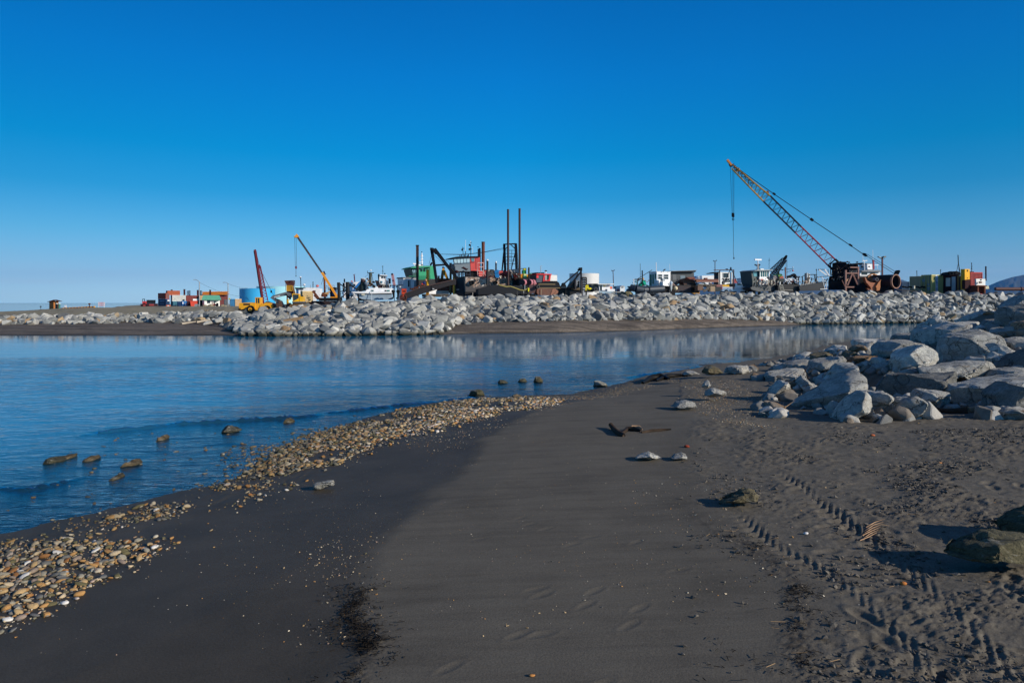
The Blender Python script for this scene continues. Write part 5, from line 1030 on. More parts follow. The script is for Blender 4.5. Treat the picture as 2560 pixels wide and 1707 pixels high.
# main white and grey boat
t = Th('cabin_cruiser', 'long white and grey boat with a stepped cabin and green windows on the rocks', 'boat', 930, 86, 10)
t.P('hull', mt('8fa0ae', .04, .4), Y([(884, 732), (930, 734), (980, 733.5), (980, 749), (930, 750), (905, 748), (894, 742)], 0, 2.8, .03), label=None)
t.P('gunwale', mWH, Y([(878, 730.5), (884, 729.2), (980, 728.5), (982, 733), (930, 734), (884, 732.4)], -.12, 2.9)); t.P('rub_strip', mBK, Y([(882, 732.5), (930, 734.2), (981, 733.4), (981, 734.6), (930, 735.4), (884, 733.6)], -.15, -.12))
c_ = t.P('cabin', mWH, Y([(912, 729), (918, 723), (921, 722.5), (925, 720), (936, 719.8), (939.5, 716.5), (944, 716.5), (944, 720), (978, 720), (983, 721), (982, 729.5)], .25, 2.5)); t.P('window', mt('1e4c50', 0, .15), B(927.3, 725, 934, 732, .2, .25), parent=c_); t.P('window', mt('26130f', 0, .2), B(962, 725, 965.5, 732, .2, .25), parent=c_); t.P('window', mt('1c6058', 0, .15), B(967, 725, 974.5, 732, .2, .25), parent=c_)
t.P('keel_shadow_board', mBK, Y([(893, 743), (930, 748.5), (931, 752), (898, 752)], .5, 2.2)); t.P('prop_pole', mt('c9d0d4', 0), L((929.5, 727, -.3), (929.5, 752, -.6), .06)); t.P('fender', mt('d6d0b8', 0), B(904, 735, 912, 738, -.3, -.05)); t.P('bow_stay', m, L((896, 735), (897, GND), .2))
t = Th('boat_mast', 'dark mast with a white lamp and crossbars behind the long boat', 'mast', 925, 98, 0, base=4); t.P('pole', mt('3c4640', .1), L((926.5, 681), (924.5, 716), .42, 8)); t.P('crossbar', mDK, L((919, 682.5), (935, 682), .12), L((919, 677), (919, 684), .08)); t.P('lamp', mWHP, SP(927, 676, 2, 0)); t.P('stay', mROPE, L((922, 685), (912, 693), .04), L((929, 684), (936, 716), .04), L((930, 684), (933, 716), .04)); t.P('winch', mDK, B(930, 703, 935, 707, 0, .6))
t = Th('white_wheelhouse_boat', 'small white wheelhouse on a red and black hull behind the long boat', 'boat', 957, 104, 14)
c_ = t.P('wheelhouse', mWH, Y([(948.5, 688), (967, 689), (965, 700), (972, 702), (972, 712), (948, 711)], 0, 3)); t.P('window', mGL, B(953.5, 689.5, 957.5, 696, -.04, 0), parent=c_); t.P('window', mGL, B(959.5, 689.5, 962.5, 696, -.04, 0), parent=c_); t.P('roof', mWHP, Y([(950, 687), (968, 688), (968.5, 690), (950, 688.5)], -.3, 3.2)); t.P('hull', mt('3a1a1c', .3), Y([(940, 701), (948, 702), (950, 708), (972, 708), (974, 720), (946, 720)], .2, 3.2)); t.P('stack', mBK, Y([(945, 687), (947.5, 683.5), (949, 687), (948.5, 702), (946.5, 702)], .2, .8), L((974.5, 696), (974.5, 709), .3)); t.P('antenna', mDK, L((957, 664), (957, 687), .07), L((954.5, 667), (958, 665), .07), L((955, 678), (959, 678), .07), L((962, 686), (962, 683), .2)); t.P('lamp', mWHP, SP(970.5, 697.5, 2.2, 0)); t.P('blue_bundle', mt('2a86a4', 0), SP(953, 705.5, 3, -.4)); t.P('deck_rail', mt('cfc8be', 0), *[L((958+k*3, 708), (956.5+k*3.2, 720), .09) for k in range(7)])
t = Th('boom_tip', 'short pale red lattice boom standing behind the outboard motors', 'crane boom', 983, 104, 5, base=4); t.P('lattice', mt('b48a92', .1), *lattice((978.5, 685), (983.5, 714), (982.5, 685), (987.5, 714), 0, .7, 9, .14, .08)); t.P('sheave', mDK, SP(980.5, 685.5, 2.6, 0)); t.P('lantern', mt('6a2a3a', 0), B(981, 700, 985.5, 702.5, -.2, .3)); t.P('jacket', mt('3c5a86', 0), B(981, 714, 987, 722, -.2, .3))
for x, lab in ((983.5, 'left black outboard motor behind the long boat'), (995, 'right black outboard motor tilted beside the orange box')):
    t = Th('outboard_motor', lab, 'outboard motor', x, 84.5, 10, 'black outboard motors'); t.P('cowl', mBK, SP(x, 728.5, 5, 0, .85, 8, .1)); t.P('leg', mBK, Y([(x-3, 731), (x+3, 731), (x+2, 741), (x+.5, 747), (x-3, 747), (x-1.5, 741)], -.1, .25)); t.P('propeller', mt('2c3034', 0, .4, .5), WH(x-2.5, 745.5, 2.6, -.2, -.1, 6))
t = Th('orange_box', 'orange red steel box beside the outboard motors', 'box', 1010, 87, 12); t.P('box', mt('c63c14', .1), B(1004.5, 722.5, 1016, GND, 0, 1)); t.P('grille', mt('2a0c06', 0), B(1007, 726, 1009.5, 730, -.03, 0), B(1011, 726, 1014, 730, -.03, 0)); t.P('lid', mt('c63c14', .1), B(1004, 721.6, 1016.5, 722.5, -.05, 1.05))
t = Th('deck_railing', 'low dark rail with two white cans behind the motors', 'rail', 990, 92, 5); t.P('rail', mDK, L((976, 713.5), (1008, 713), .1), L((993.5, 713), (993.5, GND), .09), L((986, 713), (986, GND), .09)); t.P('can', mWH, B(989, 714.5, 993, 719, .1, .5)); t.P('can', mWH, B(996, 714, 1002, 718.5, .1, .6))
cb = CB(994, 1008.5, 1040, 696, GND, 98, 24, 3.4); t = Th('site_office', 'white boxy deckhouse with a shaded grey left wall', 'cabin', 1008, 98); t.P('wall', mWH, cb.body()); t.P('roof', mt('5a6068', 0), cb.roof(.18, .12)); t.P('window', mGL, cb.face('R', .36, .46, .08, .35, .05)); t.P('door', mGL, cb.face('R', .88, .95, .1, .6, .05)); t.P('window', mt('9ab0c0', 0, .3), cb.face('L', .35, .75, .12, .55, .05)); t.P('corner_post', mDR, cb.face('R', .5, .53, .05, .45, .08, .04))
# ---------------------------------------------------------------- dredge ladder, green tug, A-frame
t = Th('square_pile', 'tall dark square steel pile rising in front of the green tug', 'pile', 1043.5, 92, 8); t.P('pile', mt('44332f', .45, .7), B(1040, 614.5, 1047, GND, 0, .4)); t.P('cap', mBK, B(1039.2, 612.5, 1047.8, 614.5, -.05, .45)); t.P('seam', mt('2a1f1e', .3), B(1043, 616, 1043.8, GND, -.03, 0))
t = Th('green_tug', 'green wheelhouse tug with overhanging roof behind the square pile', 'boat', 1047, 104, 24)
cb = CB(1029, 1046, 1073, 671, GND, 104, 24, 3.6)
t.P('superstructure', mt('1b9a6c', .06, .5), Y([(1046, 672), (1073, 671), (1073, 700), (1070, 716), (1046, 716)], 0, 5)); t.P('wheelhouse_front', mt('1c4a46', .1), Y([(1028, 672), (1046, 672), (1046, 716), (1040, 716), (1036, 698)], .1, 4.5)); t.P('roof', mt('1d8a64', .1), Y([(1025, 669.5), (1033, 666), (1075, 664.5), (1075, 668), (1048, 670.5), (1026, 670.8)], -.5, 5.2)); t.P('funnel', mt('1b9a6c', .08), Y([(1075.5, 665), (1084, 664.5), (1088, 697), (1077, 697)], .3, 3)); t.P('funnel_band', mt('14483a', 0), B(1072.8, 668, 1075.6, 697, .1, 3))
t.P('window', mGL, *[B(x, 672.5, x+4.8, 679, -.05, 0) for x in (1051, 1058.5, 1065.5)]); t.P('front_window', mt('8fb4c4', 0, .15), *[Y([(1030.5+k*4.2, 674), (1033+k*4.2, 674), (1034.5+k*3.6, 682), (1032.6+k*3.6, 682)], .02, .08) for k in range(4)])
t.P('rail', mt('107050', 0), L((1047, 690), (1077, 690, 0), .06), *[L((1048+k*5, 690, -.2), (1048+k*5, 700, -.2), .06) for k in range(6)], L((1022, 690), (1040, 690.5), .08), *[L((1023+k*4, 690), (1023+k*4, 694), .06) for k in range(5)])
t.P('mast', mWHP, L((1054.5, 633), (1055, 662), .2, 6), *[L((1052, y), (1057.5, y), .12) for y in (640, 648, 655)]); t.P('mast_lamp', mDK, SP(1054.3, 630, 1.4, 0), SP(1053, 639, 1.2), SP(1056, 650, 1.2)); t.P('radar', mWHP, L((1032, 659), (1040, 660), .2), L((1037, 660), (1037, 667), .15), SP(1049, 656, 2), B(1046, 660, 1062, 664, 1, 2.2)); t.P('searchlight', mDK, SP(1060, 661, 3, 1, .7), PL([(1076, 664), (1078, 659), (1080, 657)], .3))
t.P('hull', mt('0e0f12', .15), Y([(1038, 700), (1070, 699), (1092, 697), (1094, 716), (1040, 716)], -.2, 5.5)); t.P('white_fender_rail', mWH, B(1072, 714, 1122, 735, 1.0, 1.4)); t.P('skid_timber', mt('2a2418', .1), B(1064, 735, 1130, 742, .2, 2))
t = Th('life_vest_bundle', 'orange and navy bundle with a tan float hanging on the dredge ladder', 'bundle', 1062, 90, 5, base=4.6); t.P('vest', mt('d8443c', 0), SP(1055.5, 711, 3.2, 0, 1.2, 7, .2)); t.P('cloth', mt('1e2a66', 0), SP(1060.5, 709, 4.6, 0, 1.1, 7, .2)); t.P('float', mt('c89a74', 0), SP(1065, 700, 3.4, .2, 1.15, 8))
t = Th('yellow_post', 'yellow steel post standing behind the dredge ladder', 'post', 1069, 93, 0); t.P('post', mt('e6a818', .12), L((1069, 676), (1069, GND), .38, 10)); t.P('cap', mt('d8c070', .1), CY(1069, 673.5, 676, 3.4, 0)); t.P('foot', mt('9a6a14', .3), B(1065.5, 731, 1072, GND, -.3, .3))
t = Th('dredge_ladder', 'long dark steel dredge ladder beam sloping down to a toothed wheel', 'dredge ladder', 1070, 84, 6)
mL = mt('3a3636', .15, .6, .3)
t.P('beam', mL, Y([(1012, 735), (1050, 721), (1136, 700), (1140, 699), (1140, 712), (1128, 713), (1080, 727), (1032, 742), (1012, 748)], -.6, .7)); t.P('top_flange', mt('4e3a34', .4), Y([(1012, 733), (1050, 718.5), (1138, 697.5), (1138, 700), (1050, 721), (1012, 735.5)], -.75, .85)); t.P('joint_plate', mBK, Y([(1077.5, 713.5), (1079.5, 713), (1079.5, 727), (1077.5, 727.6)], -.64, -.6)); t.P('plate', mWHP, B(1081.5, 721.5, 1085.5, 723, -.65, -.6))
w_ = t.P('cutter_wheel', mt('5a3428', .5), WH(1009, 744, 9, -.9, .9, 20, .78)); t.P('spoke', mt('5a3428', .5), *[L((1009, 744, -.8), (1009+8*math.cos(a), 744+8*math.sin(a), -.8), .12) for a in (0, 1.05, 2.1, 3.14, 4.2, 5.2)], L((1009, 744, -.9), (1009, 744, .9), .3, 8), parent=w_)
t.P('chain_heap', mRU, *[SP(1028+k*4.6, 722.5-k*1.6+(k % 2)*1.5, 3.2, -.2, .7, 6, .2) for k in range(8)], L((1020, 733), (1036, 724), .2), L((1030, 722), (1044, 728), .2))
t = Th('sheerlegs', 'black A-frame gantry with a pulley block at its top left of the red cabin', 'gantry', 1110, 88, 8)
mA = mt('1c1c20', .25, .6, .3)
t.P('leg', mA, L((1079.5, 624), (1092, 707), .42), ); t.P('leg', mA, L((1087, 622), (1144, 697), .42)); t.P('crossbar', mA, L((1086, 663.5), (1116, 661.5), .28)); s_ = t.P('pulley_block', mBK, WH(1086.5, 628, 4.2, -.4, .1), WH(1090, 631.5, 4.2, -.1, .4)); t.P('leg', mA, L((1079.5, 624, 2), (1094, 707, 2), .36)); t.P('leg', mA, L((1087, 622, 2), (1146, 697, 2), .36)); t.P('head_beam', mA, L((1078, 623, -.3), (1088, 622.5, 2.3), .4))
t.P('rope', mROPE, PL([(1091, 630), (1100, 635.5), (1150, 636), (1175, 634.5), (1210, 630), (1259, 620)], .055), PL([(1100, 635.5), (1150, 637), (1190, 634), (1258, 623)], .05), L((1079, 636), (1072, 662), .04), L((1084, 636), (1130, 681), .05), L((1096, 638), (1140, 668), .05))
t = Th('mini_excavator', 'yellow and grey folded excavator arm standing on the rusty hull', 'excavator', 1112, 97, 5, base=4.8); t.P('stick', mG2, Y([(1101, 698), (1104, 676), (1109, 667), (1112, 669), (1108, 698)], 0, .4)); t.P('boom', mt('e09a20', .1), Y([(1105, 674), (1109, 670), (1113, 676), (1122, 697), (1116, 698), (1107, 682)], -.3, 0)); t.P('tip', mt('24204a', .1), SP(1108, 669, 3, 0, .9)); t.P('base_box', mt('caa060', .1), B(1094, 690, 1098, 697, 0, .6)); t.P('bucket', mt('b87a1c', .2), B(1104, 688, 1108, 698, -.5, -.1)); t.P('rail', mGY, L((1089, 690), (1101, 690), .07), L((1090, 690), (1090, 697), .07), L((1099, 690), (1099, 697), .07))
t = Th('rusty_pontoon', 'rusty brown pontoon box between the green tug and the dredge', 'pontoon', 1110, 95, 6); t.P('hull', mt('6a4636', .55, .8), Y([(1092, 697.5), (1126, 698.5), (1140, 702), (1140, GND if 0 else 732), (1092, 732)], 0, 4)); t.P('deck_edge', mRU, B(1091.5, 696.3, 1128, 697.6, -.1, 4.1)); t.P('white_skirt', mt('c8c4b8', .05), B(1090, 727, 1122, 735, -.1, -.03))
for x, y0, w_, c, lab, D in ((1126.5, 657.5, .32, '4c4a22', 'olive green pile right of the folded excavator arm', 92), (1135, 672, .34, 'b08a20', 'yellow olive bollard next to the red cabin', 91), ):
    t = Th('mooring_pile', lab, 'pile', x, D, 0); t.P('pile', mt(c, .25), L((x, y0+2), (x, GND), w_, 10)); t.P('cap', mDK, CY(x, y0, y0+2, w_*F/D/2*1.1))
# ---------------------------------------------------------------- red dredge
t = Th('dredge', 'large red and black dredge with a slanted glass control cabin', 'dredge', 1160, 90, 20)
mH = mt('1b1c1f', .28, .6)
cb = CB(1133, 1160, 1302, 693, GND, 90, 14, 4.0)
def hullmat():
    m, nt, bs = newmat('flaking_hull'); tc = nt.nodes.new('ShaderNodeTexCoord').outputs['Object']
    n1 = noise_node(nt, 2.6, 8, .75, tc, .2); n2 = noise_node(nt, .5, 3, .6, tc)
    sx = nt.nodes.new('ShaderNodeSeparateXYZ'); nt.links.new(tc, sx.inputs[0])
    hgt = mrange(nt, sx.outputs['Z'], .9, 2.2, -.16, .11)
    f = mrange(nt, mth(nt, 'ADD', mth(nt, 'ADD', n1, hgt), mth(nt, 'MULTIPLY', n2, .12)), .60, .635)
    c = ramp_node(nt, [(.3, (.52,.50,.46)), (.52, (.30,.17,.10)), (.6, (.56,.54,.50))], n2)
    nt.links.new(mixc(nt, f, (.045,.042,.045), c), bs.inputs['Base Color']); bs.inputs['Roughness'].default_value = .6; return m
h_ = t.P('hull', mH, cb.body()); t.P('side_plate', hullmat(), cb.face('R', 0, .84, .0, .70, .05), parent=h_); t.P('bow_plate', mt('14161e', .1), cb.face('L', 0, 1, 0, .9, .04), parent=h_); t.P('deck_edge', mt('3a3230', .4), cb.roof(.12, .06)); t.P('name_plate', mWHP, cb.face('R', .30, .33, .50, .53, .08, .05), cb.face('L', .35, .6, .55, .59, .07, .04), parent=h_)
for x in (1177.5, 1236): t.P('tyre_fender', mTY, WH(x, 707, 6 if x < 1200 else 5, -.55, -.2, 18, .5))
k2 = CB(1135, 1176, 1199.5, 643, 678, 90, 26)
c_ = t.P('control_cabin', mRD, Y([(1175, 642), (1199.5, 642.5), (1199.5, 677), (1177, 677)], 0, 3.5)); t.P('side_window', mt('5c7c88', 0, .12), Y([(1177, 646), (1186, 645), (1186, 653.5), (1179.5, 655)], -.05, 0), parent=c_); t.P('door', mt('a83030', .15), B(1189, 645, 1197, 672, -.04, 0), parent=c_)
t.P('cabin_front', mt('66727a', .06), Y([(1132.5, 645), (1175, 642), (1177, 678), (1140, 678), (1135.5, 659)], .05, .25), Y([(1135.5, 659), (1176, 657.5), (1177, 678), (1140, 678)], .3, 3.2)); t.P('front_window', mt('9fbcc8', 0, .12), *[Y([(1134.5+k*8.2, 647), (1141.5+k*8.2, 646.4), (1142.5+k*7.8, 657), (1136.5+k*7.8, 657.6)], 0, .05) for k in range(5)]); t.P('roof', mBK, Y([(1131, 643.8), (1140, 642), (1200, 640.5), (1200, 642.5), (1175, 643), (1133, 646)], -.4, 3.8)); t.P('blue_stripe', mt('6d95b0', 0), Y([(1136.5, 660.5), (1176, 659), (1176, 660.6), (1137, 662)], .27, .3))
t.P('under_frame', mt('1a2030', .1), B(1140, 678, 1177, 680, .2, 3), *[L((x, 679, d), (x, 694, d), .16) for x in (1141, 1150, 1159, 1168, 1177) for d in (.3, 2.8)], L((1141, 686), (1176, 686), .12)); t.P('dark_room', mBK, B(1178, 678, 1196, 694, .4, 3))
t.P('winch', mDR, SP(1139, 680, 5, -.6, .8, 8, .1), L((1158, 668), (1168, 674), .2), L((1155, 669), (1170, 673), .1)); t.P('red_deckhouse', mRD, B(1197, 678, 1216, 695, 0, 3), B(1216, 677, 1277, 697, .6, 3)); t.P('dark_panel', mt('23262a', .05), Y([(1222, 676), (1236, 676), (1240, 680), (1240, 690), (1224, 690)], .5, .58)); t.P('engine_top', mt('2e3338', .2), B(1222, 673, 1240, 677, .8, 2.6), B(1240, 675.5, 1272, 678, 1, 2.6)); t.P('side_hose', mt('6a2420', .2), PL([(1249, 684), (1256, 682), (1262, 690), (1270, 686)], .25, 7), PL([(1248, 690), (1262, 694), (1268, 692)], .2, 7)); t.P('bucket', mt('e2d8c8', 0), B(1247, 690, 1252, 696, -.4, .1))
mFr = mt('d8a8a0', .1); t.P('stair_rail', mFr, L((1194, 657), (1209, 657), .1), L((1194, 657), (1194, 694), .1), L((1209, 657), (1209, 694), .1), L((1194, 667.5), (1209, 667.5), .08), L((1208, 678), (1215, 690), .09), L((1208, 678), (1208, 692), .09), *[L((1194, y), (1209, y), .06) for y in (677, 684, 690)])
t.P('antenna', mDK, L((1157, 617), (1158, 642), .08), L((1176.5, 612), (1177, 642), .1), L((1164, 628), (1164, 642), .1), *[L((x, 636+k), (x, 643), .14) for x, k in ((1150, 2), (1154, 0), (1161, 1), (1168, 2), (1171, -1))]); t.P('whip_antenna', mWHP, L((1164.5, 600), (1163.5, 628), .05), L((1176.5, 602), (1176.8, 612), .06), L((1182, 617), (1181.5, 634), .05)); t.P('signal_ball', mBK, SP(1173.8, 613, 2.7, -.1), SP(1155.3, 625, 2.3)); t.P('signal_diamond', mBK, WH(1174, 623.2, 3.2, -.1, .1, 4)); [t.P('radar_bar', mDK, q) for q in (L((1154, 622), (1161, 621), .1), L((1176, 608), (1179, 606), .1), L((1176, 623), (1181, 623), .08))]
sp1 = Th('brown_pile', 'thick brown round steel pile just right of the red cabin', 'pile', 1208, 93, 0); sp1.P('pile', mt('6a4030', .45, .8), CY(1208, 607, GND, 4, 0, 20), smooth=True); sp1.P('rim', mt('3a2420', .3), CY(1208, 604.5, 607, 4.3, 0, 20))
t = Th('exhaust_pipes', 'pair of dark pipes with lamps between the red cabin and the brown pile', 'pipe', 1197, 94, 0, base=4.6); t.P('pipe', mt('3a2a34', .3), L((1196.5, 622), (1196.5, 692), .3, 8)); t.P('pipe', mt('54606a', .1), L((1200, 625), (1200, 692), .22, 8)); t.P('lamp', mBK, SP(1199.5, 622.5, 2.4), SP(1200, 632, 1.8), L((1193.5, 617), (1198, 619), .1))
for x, y0, y1, w_, cap, lab, D in ((1218.5, 652, 727, .30, 'd8d8d4', 'black pile with a white cone top hanging against the dredge side', 87.6), (1240, 657, 678, .24, 'd8e4e8', 'short dark exhaust with a white cap on the red deckhouse', 91), (1322, 672, 704, .26, '16181a', 'short black pile right of the green and yellow machines', 92)):
    t = Th('capped_pile', lab, 'pile', x, D, 0, base=H-(y1-YH)/F*D); t.P('pile', mt('241e20', .2), L((x, y0), (x, y1), w_, 10)); t.P('cap', mt(cap, 0, .4), L((x, y0-4), (x, y0), w_*.6, 10, w_*1.1)); 
t = Th('blue_tarp', 'blue tarpaulin wrapped bundle on the dredge deck', 'tarp', 1243, 88.6, 0, base=4.6); t.P('tarp', mt('2179b6', 0, .5), Y([(1236.5, 677), (1248, 675.5), (1247, 684), (1249, 692), (1245, 695), (1239, 693), (1237, 686)], 0, .7), SP(1242, 677, 5.2, .3, .5, 9, .15)); t.P('cord', mROPE, L((1238, 684, -.03), (1247.5, 682, -.03), .05))
for x, y0, lab in ((1270.2, 523.5, 'left of the two very tall spud poles above the dredge'), (1299, 521.5, 'right of the two very tall spud poles above the dredge')):
    t = Th('spud_pole', lab, 'spud pole', x, 90 if x > 1280 else 88.4, 0, 'tall spud poles', base=4.2); t.P('pole', mt('463634', .3, .6, .2), CY(x, y0+2, GND, 2.75, 0, 16), smooth=True); t.P('cap', mt('2a2224', .2), CY(x, y0, y0+2.2, 2.95, 0, 16)); 
t = Th('spud_gantry', 'black gantry tower with ladder rungs around the left spud pole', 'gantry', 1275, 91.5, 6, base=4.3)
t.P('column', mA, L((1260.5, 613), (1263, 678), .42)); t.P('column', mA, L((1289.5, 611), (1291.5, 678), .46)); t.P('head_beam', mA, L((1258, 611), (1291, 609.5), .2), L((1263, 624), (1272, 613), .14), L((1276, 611), (1289, 623), .14)); t.P('column', mA, L((1262, 630, 1.6), (1257.5, 678, 1.6), .25)); t.P('diagonal', mA, L((1289, 628), (1276, 682), .16), L((1258, 640), (1263, 660), .1)); t.P('ladder', mA, *[L((1259, y), (1289, y), .08) for y in (626, 634, 642, 651, 660)], L((1280, 626, .3), (1280, 670, .3), .07), L((1273, 626, .3), (1273, 670, .3), .07), *[L((1273, 640+k*5, .3), (1280, 640+k*5, .3), .05) for k in range(7)]); t.P('pulley', mBK, SP(1260.5, 612, 3), SP(1290, 611, 3)); t.P('stay', mROPE, L((1293, 616), (1296, 676), .05))
t = Th('deck_winch', 'grey blue deck winch and dark engine block under the spud poles', 'machine', 1282, 89.5, 8, base=4.6); t.P('engine', mt('24384c', .15), B(1277, 673, 1297, 682, 0, 1.6)); t.P('base', mt('3c2e20', .4), B(1276, 682, 1301, 697, .1, 1.8)); t.P('post', mWHP, L((1291, 684, -.1), (1291, 693, -.1), .1), L((1279, 684, -.1), (1282, 695, -.1), .1)); t.P('drum', mDR, WH(1287, 690, 5, -.3, .1))
t = Th('green_machine', 'green and yellow drill machine standing on the stern', 'machine', 1312, 91, 8, base=4.6); t.P('green_housing', mt('1c7a36', .05), B(1307, 675, 1315, 684.5, 0, 1)); t.P('yellow_cap', mt('e8dc1c', 0), B(1309, 672, 1314, 674.9, -.1, .6)); t.P('green_box', mt('6fae78', .05), B(1308.5, 688, 1316, 699, -.2, 1), ); t.P('pale_band', mt('e8ec9a', 0), B(1309, 685, 1315.5, 687.9, -.2, .9)); t.P('yellow_post', mt('e89c1c', .1), B(1302, 685, 1304.6, 700, -.1, .5), B(1305.5, 685, 1308, 700, -.1, .5), B(1316.5, 686, 1319.5, 698, -.1, .5)); t.P('canopy', mDK, L((1296, 672), (1316, 671), .12), L((1315, 671), (1315, 690), .1)); t.P('grille', mt('9ab8c0', 0), *[B(1325.5, 684+k*4.2, 1333, 687+k*4.2, .2, .5) for k in range(4)]); t.P('grille_frame', mt('2e8a58', 0), L((1325, 683), (1325, 702), .12), L((1333, 683), (1333, 702), .12), *[L((1325, 683.2+k*4.2), (1333, 683.2+k*4.2), .1) for k in range(5)])
for x, lab in ((1316, 'left pinkish red cylinder tank with a dark end on the black barge'), (1332, 'right pinkish red cylinder tank on the black barge')):
    t = Th('pressure_tank', lab, 'tank', x, 87.5, -25, 'pink cylinder tanks', base=5.0); t.P('shell', mt('b0707a', .15), L((x-3, 706.5, -1.0), (x+4, 705.5, 2.2), .85, 18), smooth=True); t.P('dark_end', mt('281820', .1), WH(x-3, 706.5, 7.6, -1.06, -1.0, 18)); t.P('strap', mDR, L((x-1, 706.3, -.4), (x-.6, 706.2, -.3), .89, 18))
# black rope barge
t = Th('rope_barge', 'low black barge hull with a rope garland and a brown pointed bow', 'barge', 1290, 85.5, 10)
t.P('hull', mt('0f0d10', .15), Y([(1196, 722), (1235, 712), (1300, 714), (1328, 713), (1326, 735), (1196, 737)], 0, 3)); t.P('bow', mt('4a3230', .45), Y([(1322, 713), (1350, 712), (1340, 722), (1336, 733), (1322, 735)], -.1, 1.6)); t.P('rope_garland', mt('9c8f55', 0, .8), PL([(1246, 712), (1254, 714), (1266, 717), (1276, 716), (1288, 720), (1300, 725), (1310, 726), (1318, 722), (1327, 715)], .16, 7)); t.P('draught_mark', mt('d8d020', 0), Y([(1319.5, 720), (1323, 720), (1322.2, 729), (1319.5, 729)], -.16, -.12)); t.P('plate', mGY, B(1310.8, 712.5, 1312.6, 724, -.14, -.08)); t.P('plank', mt('c9c4b8', 0), L((1308.3, 727, -.3), (1308.3, 733, -.3), .07)); t.P('keel_block', mBK, B(1200, 734, 1340, GND, .4, 2.4))
for x, y, lab in ((1344, 717, 'grey tyre hanging at the bow of the rope barge'),): 
    t = Th('tyre', lab, 'tyre', x, 85, 20, base=4.2); t.P('tyre', mt('3c4244', 0, .8), WH(x, y, 4.3, -.2, .2, 16, .5)); t.P('lashing', mROPE, L((x, y-4), (x, y-8), .06))
# red cab work boat
t = Th('pontoon_boat', 'work boat with a slanted red cab and rust brown pontoons', 'boat', 1360, 88, 18)
t.P('cab', mt('d22a30', .08), B(1340, 684.5, 1378, 687, -.2, 3), Y([(1359, 687), (1362.5, 687), (1360, 702), (1363, 702), (1363, 704), (1356.5, 704)], -.1, 0), Y([(1373, 687), (1377, 687), (1374.5, 704), (1357, 704), (1357, 701), (1371, 700)], -.1, 0), B(1341, 687, 1346, 695, -.05, 0)); t.P('cab_wall', mt('3a4450', .1), B(1341, 687, 1359, 706, 0, 2.8)); t.P('window', mt('3a4238', 0, .15), Y([(1361.5, 687), (1375, 687), (1372, 701), (1360, 701)], 0, 2.8)); t.P('roof_gear', mBK, B(1342, 681, 1351, 684.4, .3, 2), B(1354, 681, 1363, 684.4, .3, 2)); t.P('mast', mGY, L((1351, 665), (1351.5, 684), .08), *[L((1351, y), (1355, y-1), .09) for y in (666, 671.5, 677)]); t.P('exhaust', mWHP, L((1364.5, 678), (1364.5, 703), .14, 8), label='pale exhaust pipe'); t.P('exhaust_cap', mBK, B(1362.8, 676, 1367, 678.5, -.1, .2))
t.P('dark_tarp', mt('0c0f14', 0, .6), Y([(1346, 708), (1362, 702.5), (1390, 702.5), (1396, 708), (1400, 719), (1348, 719)], -.3, 3)); t.P('shredded_flap', mt('20242c', 0, .6), *[L((1388+k*2, 706), (1392+k*2.2, 719), .16, 4, .08) for k in range(5)], ); t.P('deck', mt('6a5838', .2), B(1344, 709.5, 1386, 712, -.35, -.3), B(1340, 719, 1398, 721, -.4, 2.8)); t.P('pontoon', mt('5e3a2c', .6), Y([(1337, 724), (1342, 720), (1374, 722), (1384, 722), (1384, 731), (1376, 738), (1342, 738), (1337, 733)], -.8, .3)); t.P('pontoon', mt('7a4a38', .6), Y([(1376, 720), (1394, 721.5), (1401, 727), (1400, 733), (1392, 738), (1378, 738)], .8, 2.2)); t.P('nose_plate', mt('8a5a44', .5), Y([(1376, 722.5), (1384, 722.5), (1382, 731), (1373, 738), (1370, 738)], -.86, -.8)); t.P('nose_plate', mt('8a5a44', .5), Y([(1394, 723), (1401, 727), (1399, 733), (1390, 738), (1387, 738)], .74, .8)); t.P('step_frame', mt('8c8074', .1), PL([(1365, 722), (1361.5, 709.5), (1370.5, 709.5), (1375, 721)], .07)); t.P('stake', mt('b8a888', 0), L((1347, 723, -1), (1347, 738, -1), .06))
# ---------------------------------------------------------------- loading frame, float, small huts
t = Th('suction_frame', 'black triangular frame with pulleys in front of the cream tank', 'gantry', 1430, 92, 8)
t.P('leg', mA, L((1400, 718), (1446, 678), .22)); t.P('leg', mA, L((1421, 719), (1452.5, 679), .28)); t.P('mast', mA, L((1452.5, 672), (1453, GND), .26)); t.P('head_block', mBK, B(1448.5, 669, 1454.5, 677, -.3, .6)); t.P('tie', mA, L((1446, 676), (1440, 694), .12), L((1444, 674), (1450, 675), .2)); t.P('drum', mBK, SP(1409, 712, 5.5, .2, 1, 9)); t.P('winch_frame', mDK, Y([(1403, 718), (1407, 708), (1412, 708), (1416, 718)], -.2, .6)); t.P('dark_housing', mt('17191c', .1), Y([(1424, 718), (1432, 704), (1450, 700), (1450, 719), (1424, 719)], .3, 2)); t.P('rung', mt('c8cacc', 0), L((1438, 701.5), (1449, 701.5), .06), L((1442, 700), (1442, 715), .06), L((1440, 705), (1445, 705), .05), L((1440, 709), (1445, 709), .05))
t.P('post', mt('2e2a2c', .2), B(1436.5, 700, 1440.5, 724, -.2, .2), B(1451.5, 700, 1456, GND, -.2, .3))
t = Th('flat_deck_barge', 'flat plank deck barge with a dark shadowed underside', 'barge', 1425, 93, 6); t.P('deck', mt('6b5c48', .2, .8), B(1392, 718.5, 1452, 720.5, 0, 4), B(1428, 720.5, 1454, 725, -.1, 4)); t.P('side', mt('0d0c0e', .1), B(1395, 720.5, 1452, GND, .2, 3.6)); t.P('trestle', mt('4a4034', .2), L((1414, 722, 0), (1412, GND, 0), .15), L((1417, 722, 0), (1417, GND, 0), .15))
